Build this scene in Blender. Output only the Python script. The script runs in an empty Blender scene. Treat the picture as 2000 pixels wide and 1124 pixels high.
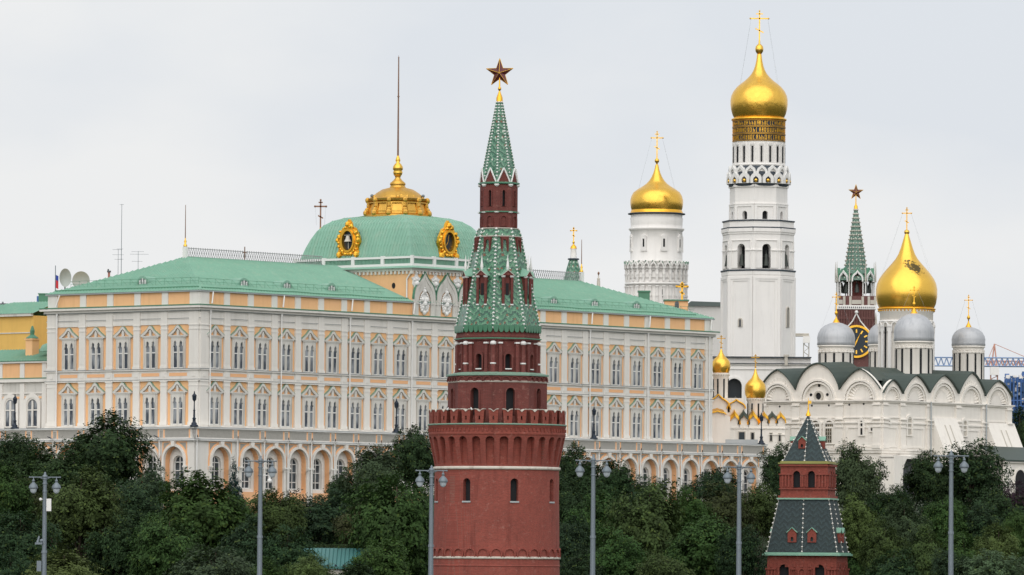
import bpy, math, random
import numpy as np
from math import sin, cos, pi, radians, atan2, sqrt
from mathutils import Vector, Matrix
random.seed(7)
SC = bpy.context.scene
# ------------------------------------------------------------------ camera
F = 12000.0                       # focal length in px of the 2000 px wide frame
PITCH = math.atan((1100 - 562) / F)
ROLL = radians(0.4)
_r0 = np.array([1, 0, 0.]); _fw = np.array([0, cos(PITCH), sin(PITCH)]); _u0 = np.array([0, -sin(PITCH), cos(PITCH)])
_r = _r0 * cos(ROLL) + _u0 * sin(ROLL); _u = -_r0 * sin(ROLL) + _u0 * cos(ROLL)
CAM = np.array([0, 0, 10.])
cd = bpy.data.cameras.new('camera'); cam = bpy.data.objects.new('camera', cd); SC.collection.objects.link(cam)
cd.sensor_fit = 'HORIZONTAL'; cd.sensor_width = 36; cd.lens = 36 * F / 2000
cd.clip_start = 1; cd.clip_end = 20000
M = Matrix(((_r[0], _u[0], -_fw[0], CAM[0]), (_r[1], _u[1], -_fw[1], CAM[1]), (_r[2], _u[2], -_fw[2], CAM[2]), (0, 0, 0, 1)))
cam.matrix_world = M
SC.camera = cam
# ------------------------------------------------------------------ world: overcast sky
SUN_EL, SUN_AZ = radians(40), radians(-174)      # azimuth: from behind the camera's left shoulder
w = bpy.data.worlds.new('World'); SC.world = w; w.use_nodes = True
nt = w.node_tree; nt.nodes.clear()
N = nt.nodes.new; Lk = nt.links.new
out = N('ShaderNodeOutputWorld'); bg = N('ShaderNodeBackground'); bg.inputs[1].default_value = 1.0
sky = N('ShaderNodeTexSky'); sky.sky_type = 'NISHITA'; sky.sun_disc = False
sky.sun_elevation = SUN_EL; sky.sun_rotation = SUN_AZ; sky.dust_density = 3
sc_ = N('ShaderNodeVectorMath'); sc_.operation = 'SCALE'; sc_.inputs[3].default_value = 0.09
Lk(sky.outputs[0], sc_.inputs[0])
tc = N('ShaderNodeTexCoord')
mp = N('ShaderNodeMapping'); mp.inputs['Scale'].default_value = (1, 1, 2.0); mp.inputs['Location'].default_value = (0.31, 0.2, 0.1)
Lk(tc.outputs['Generated'], mp.inputs[0])
n1 = N('ShaderNodeTexNoise'); n1.inputs['Scale'].default_value = 13; n1.inputs['Detail'].default_value = 5; n1.inputs['Roughness'].default_value = .45
Lk(mp.outputs[0], n1.inputs[0])
cr = N('ShaderNodeValToRGB')
cr.color_ramp.elements[0].position = .38; cr.color_ramp.elements[0].color = (.765, .80, .85, 1)
cr.color_ramp.elements[1].position = .62; cr.color_ramp.elements[1].color = (.89, .895, .9, 1)
Lk(n1.outputs[0], cr.inputs[0])
mx = N('ShaderNodeMixRGB'); mx.inputs[0].default_value = .93
Lk(sc_.outputs[0], mx.inputs[1]); Lk(cr.outputs[0], mx.inputs[2]); Lk(mx.outputs[0], bg.inputs[0]); Lk(bg.outputs[0], out.inputs[0])
# ------------------------------------------------------------------ sun
sl = bpy.data.lights.new('sun', 'SUN'); sl.energy = 2.0; sl.angle = radians(100); sl.color = (1, .965, .92)
so = bpy.data.objects.new('sun', sl); SC.collection.objects.link(so)
_d = Vector((sin(SUN_AZ) * cos(SUN_EL), cos(SUN_AZ) * cos(SUN_EL), sin(SUN_EL)))
so.rotation_euler = _d.to_track_quat('Z', 'Y').to_euler(); so.location = (0, 0, 200)
SC.view_settings.view_transform = 'Standard'; SC.view_settings.look = 'None'; SC.view_settings.gamma = 1
SC.view_settings.exposure = 0.0
SC.cycles.max_bounces = 5; SC.cycles.diffuse_bounces = 2; SC.cycles.glossy_bounces = 3
SC.cycles.transparent_max_bounces = 8

# ------------------------------------------------------------------ helpers
def P(px, py, Y):
    """world point at depth Y that the photo shows at pixel px, py"""
    d = _fw * F + _r * (px - 1000) - _u * (py - 562)
    p = CAM + d * (Y / d[1])
    return Vector(p)

def lin(h):
    h = h.lstrip('#'); v = [int(h[i:i + 2], 16) / 255 for i in (0, 2, 4)]
    return tuple(c / 12.92 if c <= .04045 else ((c + .055) / 1.055) ** 2.4 for c in v) + (1,)

class NT:
    def __init__(s, m):
        m.use_nodes = True; s.t = m.node_tree; s.b = s.t.nodes['Principled BSDF']
    def n(s, t, **kw):
        x = s.t.nodes.new(t)
        for k, v in kw.items(): setattr(x, k, v)
        return x
    def l(s, a, b): s.t.links.new(a, b)
    def math(s, op, a, b=None, c=None):
        x = s.n('ShaderNodeMath', operation=op)
        for i, v in enumerate((a, b, c)):
            if v is None: continue
            if isinstance(v, (int, float)): x.inputs[i].default_value = v
            else: s.l(v, x.inputs[i])
        return x.outputs[0]
    def noise(s, vec, scale, detail=3, rough=.55):
        x = s.n('ShaderNodeTexNoise'); x.inputs['Scale'].default_value = scale
        x.inputs['Detail'].default_value = detail; x.inputs['Roughness'].default_value = rough
        s.l(vec, x.inputs[0]); return x.outputs[0]
    def mapv(s, vec, sc):
        x = s.n('ShaderNodeMapping'); x.inputs['Scale'].default_value = sc; s.l(vec, x.inputs[0]); return x.outputs[0]
    def ramp(s, f, stops):
        x = s.n('ShaderNodeValToRGB'); e = x.color_ramp.elements
        while len(e) < len(stops): e.new(.5)
        for i, (p, c) in enumerate(stops): e[i].position = p; e[i].color = c
        s.l(f, x.inputs[0]); return x.outputs[0]
    def mix(s, f, a, b, mode='MIX'):
        x = s.n('ShaderNodeMixRGB', blend_type=mode)
        for i, v in enumerate((f, a, b)):
            if isinstance(v, (int, float)): x.inputs[i].default_value = v
            elif isinstance(v, tuple): x.inputs[i].default_value = v
            else: s.l(v, x.inputs[i])
        return x.outputs[0]

MATS = {}
def mul(c, k): return tuple(min(1, x * k) for x in c[:3]) + (1,)
def mat(name, col, rough=.8, metal=0, var=.12, scale=.6, dirt=None, streak=0, bump=0, fine=0, bscale=4, spec=None):
    m = bpy.data.materials.new(name); t = NT(m); b = t.b
    c = lin(col) if isinstance(col, str) else col
    tc = t.n('ShaderNodeTexCoord').outputs['Object']
    base = t.mix(t.noise(tc, scale, 5), mul(c, 1 - var), mul(c, 1 + var))
    if fine: base = t.mix(t.noise(tc, scale * 9, 2), t.mix(fine, base, mul(c, .55)), t.mix(fine, base, mul(c, 1.35)))
    if streak:
        f = t.noise(t.mapv(tc, (1.3, 1.3, .12)), 1.0, 4, .6)
        f = t.math('MULTIPLY', t.math('MAXIMUM', t.math('SUBTRACT', f, .5), 0), streak * 6)
        f = t.math('MINIMUM', f, .8)
        base = t.mix(f, base, dirt or mul(c, .45))
    t.l(base, b.inputs['Base Color']); b.inputs['Roughness'].default_value = rough; b.inputs['Metallic'].default_value = metal
    if spec is not None: b.inputs['Specular IOR Level'].default_value = spec
    if bump:
        bn = t.n('ShaderNodeBump'); bn.inputs['Strength'].default_value = bump; bn.inputs['Distance'].default_value = .05
        t.l(t.noise(tc, bscale, 3), bn.inputs['Height']); t.l(bn.outputs[0], b.inputs['Normal'])
    MATS[name] = m; return m

def brick(name, col, mort, var=.2, bw=.27):
    m = bpy.data.materials.new(name); t = NT(m); tc = t.n('ShaderNodeTexCoord').outputs['Object']
    c = lin(col)
    sp = t.n('ShaderNodeSeparateXYZ'); t.l(tc, sp.inputs[0])
    ang = t.math('ADD', sp.outputs[0], sp.outputs[1])
    cb = t.n('ShaderNodeCombineXYZ'); t.l(ang, cb.inputs[0]); t.l(sp.outputs[2], cb.inputs[1])
    bt = t.n('ShaderNodeTexBrick'); t.l(cb.outputs[0], bt.inputs[0])
    bt.inputs['Scale'].default_value = 1; bt.inputs['Brick Width'].default_value = bw; bt.inputs['Row Height'].default_value = .09
    bt.inputs['Mortar Size'].default_value = .012; bt.inputs['Color1'].default_value = mul(c, .82); bt.inputs['Color2'].default_value = mul(c, 1.18)
    bt.inputs['Mortar'].default_value = lin(mort)
    base = t.mix(t.noise(tc, .35, 6, .65), (1 - var,) * 3 + (1,), (1 + var,) * 3 + (1,))
    base = t.mix(1.0, bt.outputs[0], base, 'MULTIPLY')
    f = t.noise(t.mapv(tc, (1.1, 1.1, .15)), 1.0, 5, .6)
    f = t.math('MINIMUM', t.math('MULTIPLY', t.math('MAXIMUM', t.math('SUBTRACT', f, .54), 0), 3.5), .55)
    base = t.mix(f, base, mul(c, .5))
    f2 = t.noise(tc, 1.6, 6, .75); f2 = t.math('MINIMUM', t.math('MULTIPLY', t.math('MAXIMUM', t.math('SUBTRACT', f2, .57), 0), 3.2), .38)
    base = t.mix(f2, base, lin('b08478'))
    t.l(base, t.b.inputs['Base Color']); t.b.inputs['Roughness'].default_value = .85
    bn = t.n('ShaderNodeBump'); bn.inputs['Strength'].default_value = .5; bn.inputs['Distance'].default_value = .05
    t.l(t.noise(tc, 5, 4), bn.inputs['Height']); t.l(bn.outputs[0], t.b.inputs['Normal'])
    MATS[name] = m; return m

def tiles(name, ca, cb_, cc, zig=1.0, rough=.3, white=.06):
    """glazed roof tiles in a zigzag, from the mesh UVs (metres)"""
    m = bpy.data.materials.new(name); t = NT(m)
    uv = t.n('ShaderNodeTexCoord').outputs['UV']
    sp = t.n('ShaderNodeSeparateXYZ'); t.l(uv, sp.inputs[0])
    u, v = sp.outputs[0], sp.outputs[1]
    tri = t.math('PINGPONG', u, .55)
    z = t.math('FRACT', t.math('MULTIPLY', t.math('ADD', v, t.math('MULTIPLY', tri, zig)), 1.35))
    vo = t.n('ShaderNodeTexVoronoi'); vo.inputs['Scale'].default_value = 4.6; t.l(t.mapv(uv, (1, 1.0, 1)), vo.inputs[0])
    cr = t.n('ShaderNodeSeparateXYZ'); t.l(vo.outputs['Color'], cr.inputs[0])
    z2 = t.math('FRACT', t.math('ADD', z, t.math('MULTIPLY', cr.outputs[0], .45)))
    base = t.ramp(z2, [(0, lin(ca)), (.35, lin(ca)), (.45, lin(cb_)), (.72, lin(cb_)), (.82, lin(cc)), (1, lin(cc))])
    fw = t.math('GREATER_THAN', cr.outputs[1], 1 - white)
    base = t.mix(fw, base, lin('c9d2c4'))
    fr = t.math('GREATER_THAN', cr.outputs[2], 1 - white * .7)
    base = t.mix(fr, base, lin('7a4a30'))
    base = t.mix(t.math('MULTIPLY', t.noise(uv, .5, 4), .3), base, lin('3a4a3c'))
    t.l(base, t.b.inputs['Base Color']); t.b.inputs['Roughness'].default_value = rough
    bn = t.n('ShaderNodeBump'); bn.inputs['Strength'].default_value = .35; bn.inputs['Distance'].default_value = .04
    t.l(vo.outputs['Distance'], bn.inputs['Height']); t.l(bn.outputs[0], t.b.inputs['Normal'])
    MATS[name] = m; return m

def gold(name, col, rough=.28, wear=.25, panels=True):
    m = bpy.data.materials.new(name); t = NT(m); tc = t.n('ShaderNodeTexCoord').outputs['Object']
    c = lin(col)
    base = t.mix(t.noise(tc, .8, 5, .7), mul(c, 1 - wear), mul(c, 1 + wear * .4))
    vo = t.n('ShaderNodeTexVoronoi'); vo.inputs['Scale'].default_value = 1.4; t.l(tc, vo.inputs[0]); sv = t.n('ShaderNodeSeparateXYZ'); t.l(vo.outputs['Color'], sv.inputs[0]); base = t.mix(t.math('MULTIPLY', sv.outputs[0], .22), base, mul(c, .5))
    t.l(base, t.b.inputs['Base Color']); t.b.inputs['Metallic'].default_value = .92
    rr = t.math('ADD', t.math('MULTIPLY', t.noise(tc, 2.5, 4), .25), rough - .1); t.l(rr, t.b.inputs['Roughness'])
    bn = t.n('ShaderNodeBump'); bn.inputs['Strength'].default_value = .35; bn.inputs['Distance'].default_value = .12
    t.l(t.noise(tc, .9, 4), bn.inputs['Height']); t.l(bn.outputs[0], t.b.inputs['Normal'])
    MATS[name] = m; return m

def glass(name, col, curtain=None, rough=.15):
    m = bpy.data.materials.new(name); t = NT(m); tc = t.n('ShaderNodeTexCoord').outputs['Object']
    base = t.mix(t.noise(tc, .9, 2), lin(col), lin(curtain or col))
    if curtain:   # half drawn curtains and blinds: irregular pale patches
        inf = t.n('ShaderNodeObjectInfo').outputs['Random']
        v = t.n('ShaderNodeVectorMath', operation='ADD'); t.l(tc, v.inputs[0])
        cx = t.n('ShaderNodeCombineXYZ'); t.l(t.math('MULTIPLY', inf, 97), cx.inputs[0]); t.l(t.math('MULTIPLY', inf, 31), cx.inputs[2]); t.l(cx.outputs[0], v.inputs[1])
        f = t.noise(t.mapv(v.outputs[0], (1.1, 1, .35)), 1.0, 2)
        base = t.ramp(f, [(.42, lin(col)), (.55, t_mid(lin(col), lin(curtain))), (.7, lin(curtain))])
    t.l(base, t.b.inputs['Base Color']); t.b.inputs['Roughness'].default_value = rough; t.b.inputs['Specular IOR Level'].default_value = .6
    MATS[name] = m; return m
def t_mid(a, b): return tuple((x + y) / 2 for x, y in zip(a, b))

def leafmat(name):
    m = bpy.data.materials.new(name); t = NT(m)
    oi = t.n('ShaderNodeObjectInfo'); g = t.n('ShaderNodeNewGeometry')
    v = t.math('MULTIPLY_ADD', g.outputs['Random Per Island'], .45, .8)
    tc = t.n('ShaderNodeTexCoord').outputs['Object']
    v = t.math('MULTIPLY', v, t.math('MULTIPLY_ADD', t.noise(tc, 2.2, 3), 1.7, .2))
    cc = t.n('ShaderNodeCombineXYZ')
    for i in range(3): t.l(v, cc.inputs[i])
    base = t.mix(1.0, oi.outputs['Color'], cc.outputs[0], 'MULTIPLY')
    base = t.mix(t.math('MULTIPLY', t.math('GREATER_THAN', g.outputs['Random Per Island'], .93), .35), base, lin('5e6b28'))
    t.l(base, t.b.inputs['Base Color']); t.b.inputs['Roughness'].default_value = .75
    t.b.inputs['Specular IOR Level'].default_value = .2
    # thin leaves let a little light through
    tr = t.n('ShaderNodeBsdfTranslucent'); t.l(base, tr.inputs[0])
    ms = t.n('ShaderNodeMixShader'); ms.inputs[0].default_value = .22
    t.l(t.b.outputs[0], ms.inputs[1]); t.l(tr.outputs[0], ms.inputs[2])
    o = [n for n in t.t.nodes if n.type == 'OUTPUT_MATERIAL'][0]; t.l(ms.outputs[0], o.inputs[0])
    MATS[name] = m; return m

class MB:
    """collects faces; build() links them as one mesh object"""
    def __init__(s): s.v = []; s.f = []; s.sm = []; s.uv = {}
    def face(s, pts, smooth=False, uv=None):
        i = len(s.v); s.v += [tuple(p) for p in pts]; s.f.append(list(range(i, i + len(pts)))); s.sm.append(smooth)
        if uv: s.uv[len(s.f) - 1] = uv
    def grid(s, rows, close=False, smooth=False, uvs=None):
        i0 = len(s.v); nc = len(rows[0])
        for r in rows: s.v += [tuple(p) for p in r]
        for a in range(len(rows) - 1):
            for b in range(nc if close else nc - 1):
                c = (b + 1) % nc
                s.f.append([i0 + a * nc + b, i0 + a * nc + c, i0 + (a + 1) * nc + c, i0 + (a + 1) * nc + b]); s.sm.append(smooth)
                if uvs:
                    s.uv[len(s.f) - 1] = [uvs(a, b), uvs(a, b + 1), uvs(a + 1, b + 1), uvs(a + 1, b)]
    def box(s, x0, x1, y0, y1, z0, z1):
        p = [(x0, y0, z0), (x1, y0, z0), (x1, y1, z0), (x0, y1, z0), (x0, y0, z1), (x1, y0, z1), (x1, y1, z1), (x0, y1, z1)]
        i = len(s.v); s.v += p
        for f in ((0, 3, 2, 1), (4, 5, 6, 7), (0, 1, 5, 4), (1, 2, 6, 5), (2, 3, 7, 6), (3, 0, 4, 7)):
            s.f.append([i + k for k in f]); s.sm.append(False)
    def hexa(s, p):
        i = len(s.v); s.v += [tuple(q) for q in p]
        for f in ((0, 3, 2, 1), (4, 5, 6, 7), (0, 1, 5, 4), (1, 2, 6, 5), (2, 3, 7, 6), (3, 0, 4, 7)):
            s.f.append([i + k for k in f]); s.sm.append(False)
    def lathe(s, prof, n=32, c=(0, 0), ph=0, smooth=True, cap=True, fac=None):
        rows = []
        for r, z in prof:
            rows.append([(c[0] + r * sin(ph + 2 * pi * k / n), c[1] - r * cos(ph + 2 * pi * k / n), z) for k in range(n)])
        def uvf(a, b): r, z = prof[a]; return (2 * r * sin(pi / n) * (b % 2 if n == 8 else b), z)
        if n == 8:      # tent faces: u measured from each face's centre line
            i = 0
            for k in range(n):
                for a in range(len(prof) - 1):
                    w0 = prof[a][0] * sin(pi / n); w1 = prof[a + 1][0] * sin(pi / n); q = (k + 1) % n
                    s.face([rows[a][k], rows[a][q], rows[a + 1][q], rows[a + 1][k]], False,
                           [(-w0 + 8, prof[a][1]), (w0 + 8, prof[a][1]), (w1 + 8, prof[a + 1][1]), (-w1 + 8, prof[a + 1][1])])
        else: s.grid(rows, True, smooth, uvf)
        if cap:
            if prof[0][0] > .01: s.face(rows[0][::-1])
            if prof[-1][0] > .01: s.face(rows[-1])
    def tube(s, a, b, r0, r1=None, n=6, smooth=True):
        r1 = r0 if r1 is None else r1
        a, b = Vector(a), Vector(b); d = (b - a)
        if d.length < 1e-6: return
        q = d.to_track_quat('Z', 'X'); rows = []
        for p, r in ((a, r0), (b, r1)):
            rows.append([p + q @ Vector((r * cos(2 * pi * k / n), r * sin(2 * pi * k / n), 0)) for k in range(n)])
        s.grid(rows, True, smooth); s.face(rows[0][::-1]); s.face(rows[1])
    def ball(s, c, r, n=10, m=6, sz=1):
        s.lathe([(max(.001, r * sin(pi * k / m)), c[2] - r * sz * cos(pi * k / m)) for k in range(m + 1)], n, (c[0], c[1]), cap=False)
    def prism(s, out, mp, d0, d1, back=False):
        """2D outline pushed from d0 to d1 through mp(u,v,d)"""
        s.face([mp(u, v, d1) for u, v in out])
        if back: s.face([mp(u, v, d0) for u, v in out][::-1])
        n = len(out)
        for k in range(n):
            a, b = out[k], out[(k + 1) % n]
            s.face([mp(*a, d0), mp(*b, d0), mp(*b, d1), mp(*a, d1)])
    def ring(s, o, i, mp, d0, d1):
        n = len(o)
        for k in range(n):
            j = (k + 1) % n
            s.face([mp(*o[k], d1), mp(*o[j], d1), mp(*i[j], d1), mp(*i[k], d1)])
            s.face([mp(*o[k], d0), mp(*o[j], d0), mp(*o[j], d1), mp(*o[k], d1)])
            s.face([mp(*i[k], d0), mp(*i[j], d0), mp(*i[j], d1), mp(*i[k], d1)])
    def holed(s, rect, hole, mp, d0, d1, extra=0, sub=1):
        """rect (u0,u1,v0,v1) face at d1 with a star shaped hole whose reveal goes back to d0"""
        o, h = match(rect, hole, extra); n = len(o)
        L_ = lambda k, t: (o[k][0] + (h[k][0] - o[k][0]) * t, o[k][1] + (h[k][1] - o[k][1]) * t)
        for k in range(n):
            j = (k + 1) % n
            for q in range(sub):
                a, b = q / sub, (q + 1) / sub
                s.face([mp(*L_(k, a), d1), mp(*L_(j, a), d1), mp(*L_(j, b), d1), mp(*L_(k, b), d1)])
            s.face([mp(*h[k], d0), mp(*h[j], d0), mp(*h[j], d1), mp(*h[k], d1)])
    def obj(s, name, m, parent=None, loc=None, rot=None, weld=False):
        me = bpy.data.meshes.new(name); me.from_pydata(s.v, [], s.f); me.materials.append(MATS[m] if isinstance(m, str) else m)
        me.polygons.foreach_set('use_smooth', s.sm)
        if s.uv:
            ul = me.uv_layers.new(name='UV')
            for pi_, p in enumerate(me.polygons):
                if pi_ in s.uv:
                    for li, q in zip(p.loop_indices, s.uv[pi_]): ul.data[li].uv = q
        me.update()
        o = bpy.data.objects.new(name, me); SC.collection.objects.link(o)
        if parent: o.parent = parent
        if loc is not None: o.location = loc
        if rot is not None: o.rotation_euler = (0, 0, rot)
        return o

def _rayhit(poly, c, a):
    dx, dy = cos(a), sin(a); best = None
    for k in range(len(poly)):
        x1, y1 = poly[k]; x2, y2 = poly[(k + 1) % len(poly)]
        ex, ey = x2 - x1, y2 - y1; den = dx * ey - dy * ex
        if abs(den) < 1e-12: continue
        t = ((x1 - c[0]) * ey - (y1 - c[1]) * ex) / den
        q = ((x1 - c[0]) * dy - (y1 - c[1]) * dx) / den
        if t > 1e-9 and -1e-6 <= q <= 1 + 1e-6 and (best is None or t > best): best = t
    best = best or 0
    return (c[0] + dx * best, c[1] + dy * best)
def match(rect, hole, extra=0):
    u0, u1, v0, v1 = rect; R = [(u0, v0), (u1, v0), (u1, v1), (u0, v1)]
    c = ((min(p[0] for p in hole) + max(p[0] for p in hole)) / 2, (min(p[1] for p in hole) + max(p[1] for p in hole)) / 2)
    an = [atan2(p[1] - c[1], p[0] - c[0]) for p in hole + R] + [2 * pi * k / extra - pi for k in range(extra)]
    an = sorted(set(round(a, 6) for a in an))
    return [_rayhit(R, c, a) for a in an], [_rayhit(hole, c, a) for a in an]
def arch(w, v0, vs, n=10, cu=0, point=0):
    """door-shaped outline: half width w, base v0, spring line vs"""
    o = [(cu - w, v0), (cu + w, v0)]
    for k in range(n + 1):
        a = pi * k / n; o.append((cu + w * cos(a), vs + w * sin(a) * (1 + point * max(0, 1 - abs(cos(a)) * 2.2))))
    return o
def keel(w, v0, vs, tip, n=8, cu=0):
    """ogee outline rising to a point at height tip"""
    o = [(cu - w, v0), (cu + w, v0)]; h = tip - vs
    R = [(1, 0), (.985, .14), (.93, .30), (.82, .45), (.66, .57), (.48, .66), (.32, .74), (.19, .83), (.08, .92), (0, 1)]
    for x, y in R: o.append((cu + w * x, vs + h * y))
    for x, y in R[-2::-1]: o.append((cu - w * x, vs + h * y))
    return o
def ell(a, b, cu=0, cv=0, n=20): return [(cu + a * cos(2 * pi * k / n), cv + b * sin(2 * pi * k / n)) for k in range(n)]
def rect(u0, u1, v0, v1): return [(u0, v0), (u1, v0), (u1, v1), (u0, v1)]
def FR(u, v, d): return (u, -d, v)                      # a wall facing -y
def facemap(R, ang):
    """flat wall at distance R from the axis, facing direction ang (0 = towards the camera, + = right)"""
    nx, ny = sin(ang), -cos(ang); tx, ty = cos(ang), sin(ang)
    return lambda u, v, d: (nx * (R + d) + tx * u, ny * (R + d) + ty * u, v)
def cylmap(R, ang=0):
    return lambda u, v, d: ((R + d) * sin(ang + u / R), -(R + d) * cos(ang + u / R), v)
def conemap(Rf, ang=0, R0=1):
    return lambda u, v, d: ((Rf(v) + d) * sin(ang + u / R0), -(Rf(v) + d) * cos(ang + u / R0), v)

def thing(name, label, cat, loc=(0, 0, 0), rz=0, group=None):
    o = bpy.data.objects.new(name, None); SC.collection.objects.link(o); o.location = loc; o.rotation_euler = (0, 0, rz)
    o['label'] = label; o['category'] = cat
    if group: o['group'] = group
    return o
def tag(o, label, cat, group=None):
    o['label'] = label; o['category'] = cat
    if group: o['group'] = group
    return o
KIDS = {}
def dup(o, parent=None, loc=None, rot=None):
    c = o.copy(); SC.collection.objects.link(c)
    if parent is not None: c.parent = parent
    if loc is not None: c.location = loc
    if rot is not None: c.rotation_euler = (0, 0, rot)
    for ch in [x for x in o.children]:
        d = dup(ch, c)
    return c
def roofplane(mb, pts, eave, spacing=.6, rib=.1):
    """flat polygon with standing seams running up the slope; eave = direction of the eave"""
    mb.face(pts)
    if rib <= 0: return
    P0 = Vector(pts[0]); U = Vector(eave).normalized()
    nrm = (Vector(pts[1]) - P0).cross(Vector(pts[2]) - P0).normalized()
    if nrm.z < 0: nrm = -nrm
    V = nrm.cross(U).normalized()
    q = [((Vector(p) - P0).dot(U), (Vector(p) - P0).dot(V)) for p in pts]
    u = min(a for a, b in q) + spacing * .5; um = max(a for a, b in q)
    while u < um:
        hit = []
        for k in range(len(q)):
            (a, b), (c, d) = q[k], q[(k + 1) % len(q)]
            if (a - u) * (c - u) < 0: hit.append(b + (d - b) * (u - a) / (c - a))
        if len(hit) >= 2:
            v0, v1 = min(hit), max(hit)
            A = P0 + U * u + V * v0; B = P0 + U * u + V * v1; e = U * rib * .5; h = nrm * rib * 1.3
            mb.face([A - e, A + h, B + h, B - e]); mb.face([A + e, A + h, B + h, B + e])
        u += spacing
def cross(mb, z0, h, w, r, slant=True, flat=.5):
    """orthodox cross standing at the origin, in the x-z plane"""
    q = lambda x0, x1, za, zb: mb.box(x0, x1, -r * flat, r * flat, za, zb)
    q(-r, r, z0, z0 + h)
    q(-w, w, z0 + h * .74, z0 + h * .74 + 2 * r)
    q(-w * .38, w * .38, z0 + h * .89, z0 + h * .89 + 1.6 * r)
    for x in (-w, w): mb.ball((x, 0, z0 + h * .74 + r), r * 1.5, 6, 4)
    mb.ball((0, 0, z0 + h), r * 1.5, 6, 4)
    if slant:
        s = w * .45
        mb.hexa([(-s, -r * .5, z0 + h * .36 + s * .5), (s, -r * .5, z0 + h * .36 - s * .5), (s, r * .5, z0 + h * .36 - s * .5), (-s, r * .5, z0 + h * .36 + s * .5),
                 (-s, -r * .5, z0 + h * .36 + s * .5 + 2 * r), (s, -r * .5, z0 + h * .36 - s * .5 + 2 * r), (s, r * .5, z0 + h * .36 - s * .5 + 2 * r), (-s, r * .5, z0 + h * .36 + s * .5 + 2 * r)])
# ------------------------------------------------------------------ materials
mat('cream', 'e4e0d9', .85, var=.07, scale=.3, streak=.16, dirt=lin('b3aea3'), fine=.06)
mat('cream_stone', 'd3d0c9', .85, var=.08, streak=.3, dirt=lin('8f8b80'), fine=.15)
mat('ochre', 'f1bd8b', .85, var=.06, streak=.18, dirt=lin('c99a68'))
mat('ochre_line', 'f2bb8c', .85, var=.05)
mat('yellow_wall', 'e6bb66', .85, var=.06, streak=.15, dirt=lin('b99552'))
mat('stucco_relief', 'a5a29b', .9, var=.22, scale=2.5, bump=1, bscale=3, fine=.35)
mat('green_roof', '80ac97', .5, var=.17, scale=.35, streak=.35, dirt=lin('9db3a0'), fine=.2)
mat('hood_edge', '7b9a88', .6, var=.2, scale=1)
mat('green_edge', '4f8268', .5, var=.2, scale=1)
mat('zinc', 'a9aeb0', .5, var=.1)
mat('white_paint', 'e4e3e0', .6, var=.05)
mat('lime', 'f3ede4', .9, var=.06, scale=.4, streak=.14, dirt=lin('b5ada2'), fine=.05)
mat('lime_cool', 'eeebe7', .9, var=.05, scale=.25, streak=.12, dirt=lin('a9a9a7'), fine=.05)
mat('band_white', 'cfc8bd', .85, var=.15, scale=1.5, streak=.4, dirt=lin('8f8075'))
mat('lime_line', 'c3bdb2', .9, var=.08)
mat('dark_line', '55585c', .7, var=.2)
mat('dark_void', '191b1f', .8, var=.3)
mat('slate', '3b4842', .6, var=.2, scale=.5, fine=.15)
mat('silver', 'b9bbbe', .5, .35, var=.13, scale=1.2, streak=.3, dirt=lin('7c8288'))
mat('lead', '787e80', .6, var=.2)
mat('lattice', '9b9a9c', .7, var=.2, scale=1.5)
mat('iron', '1f2a38', .45, .3, var=.15)
mat('grey_metal', '737d84', .45, .35, var=.12, scale=1.3, streak=.3, dirt=lin('5c656b'))
mat('lamp_glass', 'b9c2c8', .15, var=.05)
mat('bronze_mast', '8a6a58', .5, .5, var=.2)
mat('bell_bronze', '3c403c', .45, .6, var=.2)
mat('crane_hazed', '8aa3c8', .5, var=.15)  # crane blue made paler, distance haze put into the colour
mat('night_blue', '222c3c', .6, var=.2)
mat('crane_blue', '3f66a0', .5, var=.15)
mat('crane_red', 'd09c8a', .5, var=.1)
mat('bark', '4a3f35', .9, var=.3, scale=3)
mat('teal_roof', '3b7370', .5, var=.08, scale=.5)
mat('dish', 'a9b0aa', .6, var=.05)
mat('ruby', '5a2a2c', .25, .3, var=.5, scale=1.2)
mat('clock_face', '15242e', .4, var=.1)
mat('flag_white', 'ededed', .8, var=.02); mat('flag_blue', '3a4fa6', .8, var=.02); mat('flag_red', 'd04048', .8, var=.02)
mat('blue_steel', '3f5e86', .5, var=.2); mat('light_brick', 'a8756a', .9, var=.2, scale=2)
mat('dark_slate_line', '39424b', .7, var=.15)
brick('brick', '8d3f34', '85574c', var=.3)
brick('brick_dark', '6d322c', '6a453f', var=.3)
brick('brick_trim', '8a4033', '7c473d', var=.25)
brick('brick_hazed', '6b4340', '6b4f4a', var=.2)  # clock tower brick, muted so the colour carries the distance haze
tiles('hazed_tiles', '5d8272', '46685c', '7f9a8b', 1.0, .5, white=.03)  # clock tower tiles, greyed in colour for the same haze
tiles('tent_tiles', '447f60', '265445', '6b9a7b', 1.0, white=.05)
tiles('spire_tiles', '467f64', '235a45', '7aa088', 1.0, white=.04)
tiles('dark_tiles', '26343a', '1c282d', '324348', 1.0, .75, white=-.01)
gold('gold', 'ffc95a', .27, .16); gold('gold_bright', 'ffc248', .33, .12); gold('gold_old', 'e8b556', .35, .35)
glass('pane', '323a45', 'a4a9ad'); glass('pane_dark', '252c33', '5a6268'); glass('pane_gold', '4a4438', '8a7a5e')
leafmat('leaf')
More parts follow.
